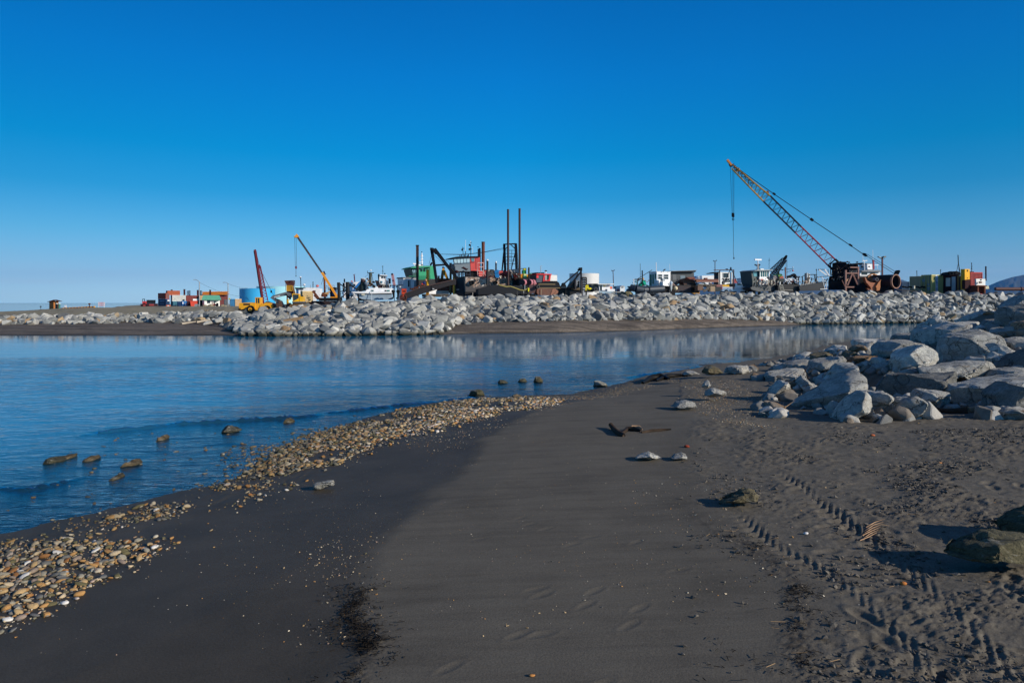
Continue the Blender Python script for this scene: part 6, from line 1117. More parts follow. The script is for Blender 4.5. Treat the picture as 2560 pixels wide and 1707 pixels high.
t = Th('rung_tower', 'dark rung tower beside the cream tank', 'frame', 1461, 95, 6); t.P('post', mDK, L((1455.5, 694), (1455.5, GND), .2)); t.P('post', mDK, L((1465.5, 694), (1465.5, GND), .22)); t.P('rung', mDK, *[L((1455, 694+k*6), (1466, 694+k*6), .2) for k in range(6)]); t.P('panel', mt('b8bec0', 0), *[B(1458, 696+k*6, 1463, 699.2+k*6, .1, .15) for k in range(4)])
t = Th('yellow_compressor', 'small bright yellow machine beside the white deck hut', 'machine', 1473, 93, 10); t.P('tank', mt('e2d214', .05), SP(1475, 722.5, 6.2, .3, .65, 10)); t.P('bracket', mt('e2d214', .05), L((1465, 714), (1465, 726), .22), L((1465, 714), (1470.5, 714), .2), L((1470, 714), (1470, 722), .2), L((1465, 720), (1471, 718), .2)); t.P('skid', mBK, B(1464, 726.5, 1482, 730, -.2, 1))
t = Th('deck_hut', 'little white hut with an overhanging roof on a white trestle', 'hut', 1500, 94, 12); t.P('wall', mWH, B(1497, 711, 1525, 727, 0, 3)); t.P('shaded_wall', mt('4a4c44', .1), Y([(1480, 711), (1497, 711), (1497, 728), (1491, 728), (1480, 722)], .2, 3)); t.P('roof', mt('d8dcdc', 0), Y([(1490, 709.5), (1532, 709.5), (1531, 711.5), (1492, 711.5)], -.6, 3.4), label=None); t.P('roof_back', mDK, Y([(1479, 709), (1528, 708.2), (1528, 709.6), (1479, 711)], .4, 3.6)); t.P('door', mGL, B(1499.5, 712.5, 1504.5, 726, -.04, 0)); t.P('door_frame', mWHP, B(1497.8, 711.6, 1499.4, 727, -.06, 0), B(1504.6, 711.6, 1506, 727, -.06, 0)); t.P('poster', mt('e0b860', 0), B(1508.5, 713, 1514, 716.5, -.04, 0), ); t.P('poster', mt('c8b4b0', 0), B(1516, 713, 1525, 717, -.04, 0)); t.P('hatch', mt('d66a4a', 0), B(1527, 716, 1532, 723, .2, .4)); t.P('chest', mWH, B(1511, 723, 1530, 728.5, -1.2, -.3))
t = Th('trestle_table', 'white painted trestle platform under the deck hut', 'trestle', 1520, 91, 8); t.P('top', mt('b8b6ac', .05), B(1493, 729.5, 1552, 731, 0, 1.4)); [t.P('leg', mt('b8b6ac', .05), L((x, 731, .1), (x, GND, .1), .14)) for x in (1493.5, 1504.5, 1532, 1535.5)]
t = Th('bent_pipe', 'dark hose coil and drum left of the deck hut', 'drum', 1488, 92.5, 8); t.P('drum', mt('3c4044', .15), WH(1490, 723, 5, 0, 1)); t.P('hub', mDK, WH(1490, 723, 2, -.05, 0))
def utility(x, y0, D, label, cw=6, base=4.0, lean=0):
    t = Th('utility_pole', label, 'utility pole', x, D, 0, base=base); t.P('pole', mt('4a4046', .1), L((x, y0), (x+lean, GND), .16, 8, .2)); t.P('crossarm', mt('4a4046', .1), L((x-cw/2, y0+1.5), (x+cw/2, y0+.5), .12)); t.P('insulator', mDK, L((x-cw/2+.5, y0-1), (x-cw/2+.5, y0+1.5), .15), L((x+cw/2-.5, y0-2), (x+cw/2-.5, y0+.6), .15)); return t
utility(1532.5, 676, 150, 'utility pole right of the white deck hut', 7, lean=2.5)
for x0, x1, y0, c, lab in ((1550.5, 1562, 714.5, 'e4e6e4', 'distant white house with two dark windows'), ):
    t = Th('distant_house', lab, 'house', (x0+x1)/2, 330, 10, base=3.9); t.P('wall', mt(c, 0), B(x0, y0+1.5, x1, GND, 0, 6)); t.P('roof', mt('b8bcc0', 0), Y([(x0-.5, y0+1.6), ((x0+x1)/2, y0-.8), (x1+.5, y0+1.6)], -.3, 6.3)); t.P('window', mGL, B(x0+3.2, y0+3, x0+4.8, y0+5.5, -.1, 0), B(x0+6, y0+3, x0+7.6, y0+5.5, -.1, 0))
t = Th('distant_shed', 'distant grey blue shed left of the white house', 'shed', 1546, 335, 10, base=3.9); t.P('wall', mt('566878', 0), B(1544, 716, 1549, GND, 0, 6)); t.P('roof', mDK, B(1543.6, 715, 1549.4, 716, -.3, 6.3)); t.P('side', mt('8a3a44', 0), B(1540, 722, 1550, GND, -4, -1))
t = Th('gravel_heap', 'dry grassy gravel heap between the trestle and the inflatable boat', 'heap', 1570, 99, 0); t.P('mound', mt('7c7558', 0, .9, 0, 3, .3), SP(1560, 738, 13, 2, .75, 14, .08), SP(1578, 738, 14, 3, .8, 14, .08))
t = Th('net_heap', 'grey blue net heap left of the inflatable boat', 'heap', 1574, 104, 0); t.P('mound', mt('55606a', 0, .9, 0, 3, .3), SP(1577, 722, 6.5, 0, 1.0, 10, .15), SP(1571, 726, 6, 0, .7, 10, .15))
# ---------------------------------------------------------------- inflatable with green and white cabin
t = Th('inflatable_barge', 'dark blue grey inflatable hull carrying a white cabin with two windows', 'boat', 1630, 92, 22)
t.P('tube', mt('2e3844', .02, .5), PL([(1577, 719, 0), (1584, 722, -.6), (1600, 725, -.8), (1650, 722, -.8)], 1.0, 14), smooth=True); t.P('tube', mt('232c36', .02, .5), PL([(1588, 732, -.3), (1610, 732, -.5), (1645, 730, -.5)], .8, 12), smooth=True); t.P('seam', mt('101820', 0), L((1612, 716, -1.35), (1612, 731, -1.3), .12)); t.P('deck', mBK, B(1596, 715, 1686, 718, -.2, 3)); t.P('dark_underside', mBK, B(1650, 718, 1690, GND, .2, 2.5))
cb = CB(1622.5, 1642, 1676, 680, 714.5, 92, 24); c_ = t.P('cabin', mWH, cb.body()); t.P('roof', mt('dfe2e0', 0), cb.roof(.1, .06), parent=c_)
for u0, u1 in ((.08, .38), (.5, .84)):
    w_ = t.P('window', mGL, cb.face('R', u0, u1, .17, .50, .04), parent=c_)
    t.P('window_bar', mWHP, cb.face('R', u0-.02, u1+.02, .32, .345, .06, .041), cb.face('R', u0-.03, u0, .14, .53, .05, .01), cb.face('R', u1, u1+.03, .14, .53, .05, .01), parent=c_)
t.P('green_panel', mt('176a50', .05), cb.face('L', .14, .34, .15, .95, .04), cb.face('L', .46, .62, .15, .85, .04), cb.face('L', .76, .9, .12, .5, .04), parent=c_)
t.P('whip_antenna', mWHP, L((1640.5, 656), (1641, 680), .1), L((1674, 660), (1675, 680), .04)); t.P('searchlight', mDK, L((1659, 676), (1663, 673.5), .2), L((1658, 680), (1658, 677), .1)); t.P('mast', mDK, L((1600.5, 659), (1601, 705), .06), L((1605.5, 676), (1606, 710), .18), L((1593, 698), (1630, 675), .1), L((1585, 699), (1606, 697), .18), L((1593, 698), (1594, 716), .14)); t.P('white_lamp', mWHP, L((1584, 701), (1586, 720), .1), SP(1584, 699.5, 2)); t.P('green_net', mt('1d9a7c', 0, .8), SP(1612, 707.5, 7, .4, .95, 9, .18), SP(1604, 712, 5, .4, .7, 8, .15)); t.P('yellow_bundle', mt('c8a878', 0, .8), SP(1612, 697, 3.6, .5, .9, 8, .2))
t.P('cooler', mWH, B(1648.5, 704, 1659, 714.5, -.9, -.1)); t.P('hatch_box', mGY, B(1649, 697, 1655, 703, -.8, -.2)); o_ = t.P('outboard_cowl', mt('b8c8d4', 0, .3), SP(1668.5, 708, 4, -.9, 1.25, 10)); t.P('outboard_leg', mGY, Y([(1667, 712), (1671, 712), (1670.5, 722), (1668, 729), (1667, 722)], -1.0, -.75)); t.P('buoy', mt('dccca8', 0, .6), SP(1683, 721, 5.2, -.6, 1.0, 16), smooth=True); t.P('railing', mt('c8a898', 0), L((1676, 706), (1683, 714), .1), L((1680, 706), (1688, 714), .08))
# plywood shed barge
t = Th('plywood_hut', 'weathered grey plywood hut with a black eave', 'hut', 1705, 94, 16); t.P('wall', mt('55585a', 0, .8, 0, 1.5, .2), Y([(1676.5, 681), (1735, 681), (1735, 700), (1706, 706), (1690, 713), (1677, 711)], 0, 3.5)); t.P('eave', mBK, Y([(1675.5, 678.5), (1735, 677), (1735, 680.5), (1677, 681.5)], -.5, 3.7)); t.P('roof', mt('8a8c88', 0, .8), Y([(1675, 677.6), (1737, 675.6), (1737, 677), (1675, 678.7)], -.6, 3.9)); t.P('window', mt('6a7a84', 0, .3), B(1700.5, 689, 1712.5, 700, -.05, 0)); t.P('panel', mt('696c6e', 0, .8), B(1681, 686, 1690, 700, -.04, 0))
t = Th('dark_scow', 'dark brown steel scow under the plywood hut', 'barge', 1710, 92, 10); t.P('hull', mt('1c1214', .2), Y([(1686, 712), (1708, 713), (1744, 708), (1752, 712), (1748, 732), (1688, 732)], 0, 3)); t.P('plate', mt('2e2024', .3), B(1693, 716, 1727, 730, -.06, 0)); t.P('winch', mt('3a2218', .6), Y([(1708, 704), (1716, 696), (1724, 694), (1736, 700), (1744, 712), (1712, 712)], .2, 1.8)); t.P('blue_drum', mt('3c6a84', 0), SP(1741.5, 711, 3, 0, 1.2)); t.P('dark_gear', mBK, B(1727, 708, 1744, 730, .0, 1.5))
t = Th('rusty_beam', 'rusty steel crane beam lying across the scow towards the numbered cabin', 'beam', 1760, 91, 8, base=5.2); t.P('beam', mt('8a5a48', .5), Y([(1741, 700), (1797, 700), (1797, 705.5), (1741, 705)], 0, .6)); t.P('upper_beam', mt('6a3a2c', .6), Y([(1718, 694), (1736, 694), (1740, 697.5), (1796, 697.8), (1796, 700), (1738, 700), (1720, 699)], .1, .8)); t.P('bracket', mt('7a4030', .5), B(1762.5, 694.5, 1769, 698, 0, .5), Y([(1716, 693), (1735, 692.5), (1737, 697), (1724, 698)], -.1, .4))
t = Th('white_trailer', 'long white box trailer behind the rusty beam', 'trailer', 1765, 118, 12); t.P('box', mWH, Y([(1745, 690), (1788, 688.2), (1788, GND if 0 else 712), (1745, 712)], 0, 4)); t.P('blue_end', mt('6a8cb0', 0), Y([(1738.5, 693), (1745, 690), (1745, 712), (1739, 712)], 0, 3)); t.P('chassis', mBK, B(1744, 712, 1790, 717, .3, 3.6))
for x, c, lab in ((1757, 'b8c4cc', 'pale car parked under the left end of the rusty beam'), (1791, 'c4ccd2', 'pale car parked under the right end of the rusty beam')):
    t = Th('parked_car', lab, 'car', x, 112, 5, 'cars parked behind the scow'); t.P('body', mt(c, 0, .3), Y([(x-10, 711), (x-9, 708.5), (x-5, 708), (x-2.5, 705.5), (x+5, 705.5), (x+7, 708), (x+10, 709), (x+10, 712)], 0, 1.7)); t.P('window', mGL, Y([(x-4.2, 708.2), (x-2, 706.2), (x+4.6, 706.2), (x+6, 708.2)], -.03, 0)); t.P('wheel', mTY, WH(x-6, 712, 2, -.1, .2)); t.P('wheel', mTY, WH(x+6, 712, 2, -.1, .2))
# numbered cabin
cb = CB(1785.5, 1797, 1830.5, 680, 711, 95, 16); t = Th('numbered_cabin', 'white cabin painted with the number 2/35 and a dark window', 'cabin', 1797, 95, 16, base=5.4)
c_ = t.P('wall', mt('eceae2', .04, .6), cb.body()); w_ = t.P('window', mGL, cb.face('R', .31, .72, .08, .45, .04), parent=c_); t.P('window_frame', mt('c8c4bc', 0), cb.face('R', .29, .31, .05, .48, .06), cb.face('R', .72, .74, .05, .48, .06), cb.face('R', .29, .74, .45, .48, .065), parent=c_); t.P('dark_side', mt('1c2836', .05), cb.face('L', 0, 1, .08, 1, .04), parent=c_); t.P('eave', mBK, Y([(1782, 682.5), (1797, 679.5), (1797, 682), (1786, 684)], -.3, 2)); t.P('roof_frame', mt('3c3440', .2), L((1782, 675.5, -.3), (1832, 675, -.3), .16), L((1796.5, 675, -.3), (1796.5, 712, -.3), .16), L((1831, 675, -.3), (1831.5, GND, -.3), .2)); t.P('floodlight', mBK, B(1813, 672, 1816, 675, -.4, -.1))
def text_on(cb, side, txt, u, v, size, mat, parent, name, vertical=False, out=.06):
    cu = bpy.data.curves.new(name, 'FONT'); cu.body = txt if not vertical else '\n'.join(txt); cu.size = size; cu.extrude = .01; cu.offset = .022; cu.align_x = 'CENTER'; cu.align_y = 'CENTER'
    if vertical: cu.space_line = .78
    ob = bpy.data.objects.new('tmp_text', cu); COL.objects.link(ob); dg = bpy.context.evaluated_depsgraph_get(); me = bpy.data.meshes.new_from_object(ob.evaluated_get(dg)); bpy.data.objects.remove(ob)
    e, w_, nrm = (cb.er, cb.wr, -cb.el) if side == 'R' else (-cb.el, cb.wl, -cb.er)
    p = cb.N+(e*w_*u if side == 'R' else cb.el*w_*u)+nrm*out; z = cb.zt+(cb.zb-cb.zt)*v
    o = bpy.data.objects.new(name, me); me.materials.append(mat); COL.objects.link(o); pr = parent
    root = pr
    while root.parent: root = root.parent
    o.parent = pr; o.location = (p[0]-root.location.x, p[1]-root.location.y, z-root.location.z); o.rotation_euler = (R(90), 0, math.atan2(e[1], e[0])); return o
text_on(cb, 'R', '2/35', .53, .68, .78, mBK, c_, 'cabin_number')
t = Th('sheer_mast', 'thin black shear legs with a tackle beside the numbered cabin', 'mast', 1827, 93, 6, base=5); t.P('leg', mBK, L((1827, 670), (1810, 711), .1)); t.P('leg', mBK, L((1827.5, 671), (1845, 711), .08)); t.P('head', mBK, L((1827, 668), (1827, 676), .2)); t.P('tackle', mTY, SP(1807, 708, 3, 0)); t.P('rope', mROPE, L((1832, 680), (1838, 694), .05))
utility(1787.5, 652, 150, 'utility pole with a crossarm above the numbered cabin', 8)
t = Th('red_roof_shed', 'shed with a faded red roof right of the numbered cabin', 'shed', 1838, 120, 8); t.P('roof', mt('b4504c', .1), Y([(1832, 697.5), (1840, 697), (1844.5, 707.5), (1832, 708)], 0, 4)); t.P('wall', mDK, B(1832, 708, 1843, GND, .2, 3.8)); t.P('trim', mWHP, L((1840, 698, -.05), (1842, 703, -.05), .12))
t = Th('timber_stack', 'stack of weathered timber beams and boxes below the rusty beam', 'timber stack', 1775, 90.5, 6)
mT1 = mt('7a6254', .1, .85); mT2 = mt('a58f74', 0, .85); t.P('box', mT1, B(1744.5, 713, 1758, 726, 0, 1.2)); t.P('box', mT2, B(1775.5, 716, 1787, 729, -.1, 1)); t.P('beam', mt('6d6458', 0, .85), L((1744, 711.5), (1790, 713), .2), L((1758, 729), (1775, 714), .18), L((1762, 729), (1779, 715), .16), L((1766, 714), (1775, 729), .15), L((1759, 721), (1759, 730), .15)); t.P('red_brown_box', mt('8a5a52', .2), B(1792, 711.5, 1807, 717, .1, 1)); t.P('dark_crate', mt('2c2e2c', .1), B(1787, 717.5, 1803.5, 728, 0, 1.4)); t.P('yellow_spool', mt('e0a820', 0), Y([(1807, 712), (1824, 712), (1825, 717), (1808, 716)], .2, .8)); t.P('black_gear', mBK, B(1826, 709, 1840, 717, .3, 1.4))
t = Th('wooden_block', 'orange brown wooden block lying on the crest of the rocks', 'block', 1741, 98.5, 10); t.P('block', mt('b98a48', 0, .85), Y([(1731, 733), (1739, 726.5), (1749, 726.5), (1749.5, 734), (1738, 736)], 0, .7)); t.P('wedge', mt('9a7038', 0, .85), Y([(1736, 727.5), (1741, 724.5), (1746, 726.3)], .1, .5))
# pickup truck
t = Th('pickup_truck', 'light blue and white pickup truck parked behind the rocks', 'pickup truck', 1840, 101, 4)
mP = mt('9db2c8', .02, .25, .1); b_ = t.P('body', mP, Y([(1806, 717), (1840, 717), (1842, 717), (1864, 716.5), (1874, 718), (1876, 722), (1875, 728), (1806, 728.5)], 0, 1.9)); c_ = t.P('cab', mt('dfe8ee', 0, .3), Y([(1840, 717), (1841, 709), (1844, 707.5), (1852, 707.5), (1858, 713), (1860, 717)], .1, 1.8)); t.P('window', mGL, Y([(1843, 712.5), (1845, 709), (1851, 709), (1856, 713)], .06, .1), Y([(1852.5, 708.8), (1858, 713.6), (1857.5, 714), (1852.8, 709.6)], .3, 1.7), parent=c_); t.P('side_stripe', mWHP, B(1806, 717.5, 1873, 719.5, -.02, 0), parent=b_)
for x in (1816, 1867): w_ = t.P('wheel', mTY, WH(x, 729, 4.4, -.08, .3)); t.P('wheel', mTY, WH(x, 729, 4.4, 1.6, 1.98)); t.P('hubcap', mGY, WH(x, 729, 2, -.12, -.08), parent=w_)
t.P('tail_lamp', mt('b01838', 0, .3), B(1804, 718.5, 1806, 723, .0, .2)); t.P('mirror', mDK, B(1857, 714, 1859, 716, -.2, 0))
t = Th('pallet_pile', 'low pile of bleached planks right of the pickup', 'planks', 1892, 103.2, 6); t.P('plank', mt('b0a894', 0, .85), *[B(1882+k*1.5, 722+k*1.4, 1900+k*1.2, 722.9+k*1.4, -.2*k, 1.2) for k in range(5)]); [t.P('bearer', mt('8a8270', 0, .85), B(x, 727, x+3, GND, 0, .6)) for x in (1886, 1899)]
# fence of small posts far away
t = Th('distant_pickets', 'distant row of dark and white pickets left of the grey workboat', 'fence', 1866, 160, 5, base=5.0); [t.P('picket', mDK if k % 2 else mWHP, L((1853+k*3.2, 707+(k % 3)*2), (1853+k*3.2, 720), .14)) for k in range(9)]
# ---------------------------------------------------------------- workboat with glazed wheelhouse
t = Th('workboat', 'grey hulled workboat with a white flared wheelhouse and green tinted windows', 'boat', 1900, 101, 20)
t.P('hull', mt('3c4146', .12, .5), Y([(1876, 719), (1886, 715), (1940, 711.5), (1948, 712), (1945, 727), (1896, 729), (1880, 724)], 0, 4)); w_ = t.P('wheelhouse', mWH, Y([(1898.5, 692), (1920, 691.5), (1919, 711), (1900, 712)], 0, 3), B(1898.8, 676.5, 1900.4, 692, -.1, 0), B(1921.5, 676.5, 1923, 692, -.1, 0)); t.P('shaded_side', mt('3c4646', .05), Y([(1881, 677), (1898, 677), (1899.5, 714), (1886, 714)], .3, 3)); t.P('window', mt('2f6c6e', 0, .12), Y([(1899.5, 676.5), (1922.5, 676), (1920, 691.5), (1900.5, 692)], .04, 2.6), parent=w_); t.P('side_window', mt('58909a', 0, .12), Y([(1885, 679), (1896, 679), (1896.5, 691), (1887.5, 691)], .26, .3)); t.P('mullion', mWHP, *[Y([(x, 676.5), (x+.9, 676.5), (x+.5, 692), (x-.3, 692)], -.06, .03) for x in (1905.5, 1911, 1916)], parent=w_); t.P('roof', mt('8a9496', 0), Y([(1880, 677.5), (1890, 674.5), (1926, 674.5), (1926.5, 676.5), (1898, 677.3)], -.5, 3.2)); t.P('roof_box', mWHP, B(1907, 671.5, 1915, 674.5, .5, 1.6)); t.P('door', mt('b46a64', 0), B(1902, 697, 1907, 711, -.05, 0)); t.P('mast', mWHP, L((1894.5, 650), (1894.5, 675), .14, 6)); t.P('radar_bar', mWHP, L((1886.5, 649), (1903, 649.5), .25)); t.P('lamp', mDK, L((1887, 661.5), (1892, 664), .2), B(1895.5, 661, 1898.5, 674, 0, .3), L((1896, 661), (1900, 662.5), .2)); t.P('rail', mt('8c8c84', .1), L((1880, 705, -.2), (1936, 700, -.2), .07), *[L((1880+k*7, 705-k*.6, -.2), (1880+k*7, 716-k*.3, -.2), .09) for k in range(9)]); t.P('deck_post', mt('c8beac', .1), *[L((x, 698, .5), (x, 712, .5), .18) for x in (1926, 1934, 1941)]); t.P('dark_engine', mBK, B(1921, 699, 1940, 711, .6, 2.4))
t = Th('lattice_crane', 'small black lattice crane boom leaning right behind the workboat', 'crane', 1945, 108, -21, base=5.2); mK = mt('16222e', .1); t.P('boom', mK, *lattice((1921, 692), (1962, 648), (1937, 692), (1966, 651), 0, 1.2, 11, .2, .1)); t.P('jib', mK, *lattice((1923, 676), (1956, 645), (1930, 684), (1962, 648), 0, .8, 9, .14, .08)); t.P('head', mBK, Y([(1957, 646), (1965, 637.5), (1969, 640), (1967, 646), (1960, 652)], -.4, .8)); t.P('hoist_rope', mROPE, L((1965, 648), (1965, 692), .05), L((1967.5, 647), (1967.5, 692), .05)); t.P('base', mK, B(1922, 692, 1938, 704, 0, 2.5))
t = Th('davit', 'rusty mast with a long crossbar and a red ball hanging at its end', 'mast', 1963, 103, 5, base=5.2); t.P('mast', mt('7a5650', .3), L((1963, 668), (1964, 706), .2, 8)); t.P('crossbar', mDK, L((1936, 675), (1983, 672.5), .1), L((1955, 674), (1956, 676), .2), L((1966, 681), (1978, 677), .07)); t.P('ball', mt('c83c34', 0), SP(1982, 676.5, 2.2)); t.P('lamp', mt('d0d4d4', 0), SP(1982, 668.5, 1.7)); t.P('whip', mDK, L((1923, 645), (1922.5, 672), .05), L((1920.5, 651), (1925, 651), .08))
t = Th('green_shed_barge', 'small hut with a green canopy and brick red side on the moored scow', 'hut', 1947, 104.5, 8, base=5.4); t.P('wall', mt('8c8484', .1), B(1930, 689, 1945, 699, 0, 2)); t.P('canopy', mt('6fa04c', 0), Y([(1944, 688), (1952, 684.5), (1956, 690), (1945, 691)], -.2, 2)); t.P('brick_side', mt('a8543c', .2), B(1950, 690.5, 1960, 696, .1, 2)); t.P('post', mt('2a3c22', 0), L((1946.5, 680), (1946.5, 711), .3, 8)); t.P('deck', mt('1f2c30', .1), Y([(1947, 697), (1965, 696), (1958, 706), (1952, 712), (1947, 712)], -.1, 2.5))
t = Th('hose_pile', 'jumbled heap of white and black dredge hoses on a scow', 'hose heap', 1975, 100.5, 6, base=4.6)
rr = random.Random(4)
t.P('pipe_end', mWHP, *[SP(1960+rr.random()*34, 696+rr.random()*13, 1.5+rr.random()*1.3, -.4*rr.random(), .8, 7) for _ in range(34)]); t.P('hose', mt('c8c2bc', .05), *[PL([(1958+k*3.5, 711), (1962+k*3.4, 701), (1968+k*3.2, 696)], .2, 6) for k in range(8)]); t.P('dark_hose', mBK, *[PL([(1958+k*5, 712), (1965+k*4.6, 705), (1972+k*4.4, 709)], .3, 6) for k in range(6)], B(1960, 705, 1998, 722, .3, 2)); t.P('arched_hose', mBK, PL([(1968, 693), (1976, 691), (1982, 688), (1985, 686.5), (1988, 689), (1989, 696), (1989.5, 702)], .45, 9)); t.P('red_hose', mt('7a2020', 0), PL([(1976, 702), (1984, 704), (1996, 703)], .3, 6))
t = Th('black_scow', 'black scow under the hose heap', 'barge', 1970, 99.5, 8); t.P('hull', mt('0a0a0c', .05), B(1945, 711, 1997, GND, 0, 3)); t.P('sill', mt('9a948a', .1), B(1960, 724.5, 1982, 725.6, -.05, 0))
t = Th('ladder', 'grey ladder leaning against the black scow', 'ladder', 1954, 98.5, 6); t.P('rail', mt('9a9688', .1), L((1948, 711.5), (1952.5, GND if 0 else 729), .08)); t.P('rail', mt('9a9688', .1), L((1956, 711), (1961, 729), .08)); t.P('rung', mt('9a9688', .1), *[L((1948.5+k*1.05, 713+k*3.7), (1956.6+k*1.05, 712.6+k*3.7), .09) for k in range(5)]); t.P('gas_bottle', mt('d8d8d0', 0), L((1951.5, 704, .2), (1951.5, 711, .2), .22, 10))
t = Th('exhaust_stacks', 'group of pale exhaust stacks and frames on the right scow', 'machine', 2020, 101, 8, base=5.2); [t.P('stack', mt(c, .1), L((x, y, .2), (x, 712, .2), .3, 9)) for x, y, c in ((2015.5, 683, '3c4a5c'), (2019, 682, 'b0b4b4'), (2024, 684, 'd8cfc0'))]; t.P('housing', mt('26384e', .1), B(1992, 690, 2003, 694, .3, 1.2)); t.P('frame', mDK, L((1996, 694), (1996, 711), .2), L((2006, 690), (2006, 711), .14), L((2024, 686.5), (2041, 686.5), .14), L((2037, 687), (2038, 706), .16), L((2041.5, 686), (2041.5, 712), .1), L((2003, 693), (2012, 688), .1)); t.P('white_gear', mWHP, *[SP(1999+rr.random()*18, 703+rr.random()*9, 1.2+rr.random(), 0, .8, 6) for _ in range(14)]); t.P('tan_drum', mt('c8a484', .05), SP(2012, 706, 4.3, -.2, 1, 9)); t.P('brown_column', mt('4a3a30', .3), B(2018, 694, 2022, 712, 0, .5))
t = Th('low_scow', 'low grey scow with mesh sides between the stacks and the crane', 'barge', 2030, 99.5, 8); t.P('hull', mt('1c1f24', .1), Y([(1998, 716), (2010, 714), (2052, 706), (2062, 704), (2060, 726), (2000, 727)], 0, 3)); t.P('cleat', mt('b8b4ac', 0), *[L((2001+k*4, 714.5-k*.7), (2001+k*4, 711-k*.7), .12) for k in range(10)]); t.P('strut', mt('c8c8c4', 0), L((2056, 700), (2062, 722), .12), L((2067, 705), (2066, 722), .12), L((2050, 723), (2068, 722), .15))
t = Th('folding_davit', 'white and grey folding davit arms left of the big crane', 'davit', 2058, 103, 6, base=5.2); t.P('arm', mWHP, L((2047.5, 674), (2066, 688), .2), L((2062, 673), (2073, 690), .22), L((2054, 692), (2063, 704), .12)); t.P('strut', mDK, L((2047.5, 673.5), (2062, 674), .12), L((2070, 673), (2071, 684), .08), L((2040, 693), (2075, 690), .12), L((2041, 672), (2041.5, 693), .07)); t.P('knuckle', mBK, SP(2047, 674, 1.6), SP(2041, 675, 1.5))
# ---------------------------------------------------------------- big crawler crane
t = Th('crawler_crane', 'big crawler crane with a long yellow black and red lattice boom', 'crane', 2100, 108, -23)
def seg(a0, a1, b0, b1, n, mat, name, nm2=None, lab=None, wc=.12, wl=.035):
    return t.P(name, mat, *lattice(a0, a1, b0, b1, 0, 1.3, n, wc, wl), label=lab)
LO = lambda k: (1823+(2073-1823)*k, 414+(662-414)*k)
s1 = t.P('boom_tip', mt('c89a4c', .12, .5), *lattice((1829, 421), (1908.5, 503), (1831, 411), (1926, 489.5), 0, 1.0, 10, .2, .08), Y([(1838, 425.5), (1846, 418.5), (1849, 421), (1842, 429)], -.05, .9), label='weathered yellow boom section')
t.P('boom_lattice', mt('16202c', .1), *lattice((1908.5, 503), (1988, 581), (1926, 489.5), (2003, 566), 0, 1.1, 7, .20, .06), label='black boom section'); t.P('boom_foot', mt('a8323c', .12), *lattice((1988, 581), (2071, 664), (2003, 566), (2088, 648), 0, 1.1, 7, .16, .06), label='red boom section'); t.P('boom_hinge', mBK, L((2071, 664), (2082, 674), .35), L((2088, 648), (2096, 656), .35), L((2071, 662, .6), (2088, 649, .6), .2))
t.P('boom_head', mt('c87a34', .3), SP(1819.5, 401.5, 3.4, .4, .9, 8, .15), L((1818, 400), (1829, 414), .4), ); t.P('head_sheave', mt('2a2430', .2), WH(1826, 411.5, 4.3, .1, .5), WH(1826, 411.5, 4.3, .7, 1.0)); t.P('pennant_bracket', mt('a0562c', .3), Y([(1914, 481), (1918, 476), (1921.5, 477.5), (1922, 483), (1916, 484)], .2, .9))
# the maker's name along the tip
cu = bpy.data.curves.new('crane_name', 'FONT'); cu.body = 'MANITOWOC'; cu.size = .88; cu.extrude = .01; cu.align_x = 'CENTER'; cu.align_y = 'CENTER'; cu.space_character = .92
ob = bpy.data.objects.new('tmp', cu); COL.objects.link(ob); dg = bpy.context.evaluated_depsgraph_get(); me = bpy.data.meshes.new_from_object(ob.evaluated_get(dg)); bpy.data.objects.remove(ob)
pm = Vector(t.p(1856.5, 438, -.14)); pa = Vector(t.p(1847, 428, -.14)); pb = Vector(t.p(1866, 447.5, -.14)); o = bpy.data.objects.new('crane_name', me); me.materials.append(mt('141c3a', 0, .5)); COL.objects.link(o); o.parent = s1; o.location = pm-t.root.location
ex = (pb-pa).normalized(); ey = Vector((0, 0, 1)); ez = ex.cross(ey).normalized(); ey = ez.cross(ex).normalized(); M = __import__('mathutils').Matrix((ex, ey, ez)).transposed(); o.rotation_euler = M.to_euler()
t.P('pendant', mBK, PL([(1830, 409, .6), (1866, 436, .6), (1936, 485, .6), (2028, 547.5, .6), (2126, 612.5, .6), (2160, 636, .6)], .12, 6)); t.P('pendant_link', mBK, L((1932, 482, .5), (1938, 486, .5), .35), L((2026, 546, .5), (2033, 551, .5), .42), L((2123, 610, .5), (2131, 615, .5), .3)); t.P('bridle_block', mBK, Y([(2157, 632), (2164, 633), (2170, 640), (2165, 641), (2158, 637)], .2, 1.2)); t.P('bridle_rope', mROPE, L((2166, 634, .4), (2242, 681, .4), .06), L((2168, 640, .4), (2236, 684, .4), .07)); t.P('mast_head', mBK, Y([(2236, 684), (2240, 676), (2248, 675), (2251, 678), (2247, 686), (2240, 687)], 0, 1.2))
t.P('hoist_rope', mROPE, L((1825, 416, .5), (1829.5, 532, .5), .05), L((1831.5, 420, .5), (1831.8, 532, .5), .05), L((1834.3, 422, .5), (1834, 532, .5), .05)); h_ = t.P('hook_block', mt('2a1c14', .3), Y([(1828.5, 532), (1835, 532), (1835.3, 541), (1832, 544), (1828.5, 541)], .3, .8)); t.P('hook', mBK, WH(1832, 547.5, 3, .45, .65, 14, .5), parent=h_); t.P('lead_rope', mROPE, PL([(1832, 550, .5), (1833, 590, .5), (1832.6, 630, .5), (1834, 644, .5)], .07), L((1834, 643, .5), (1834, 647.5, .5), .2), parent=h_)
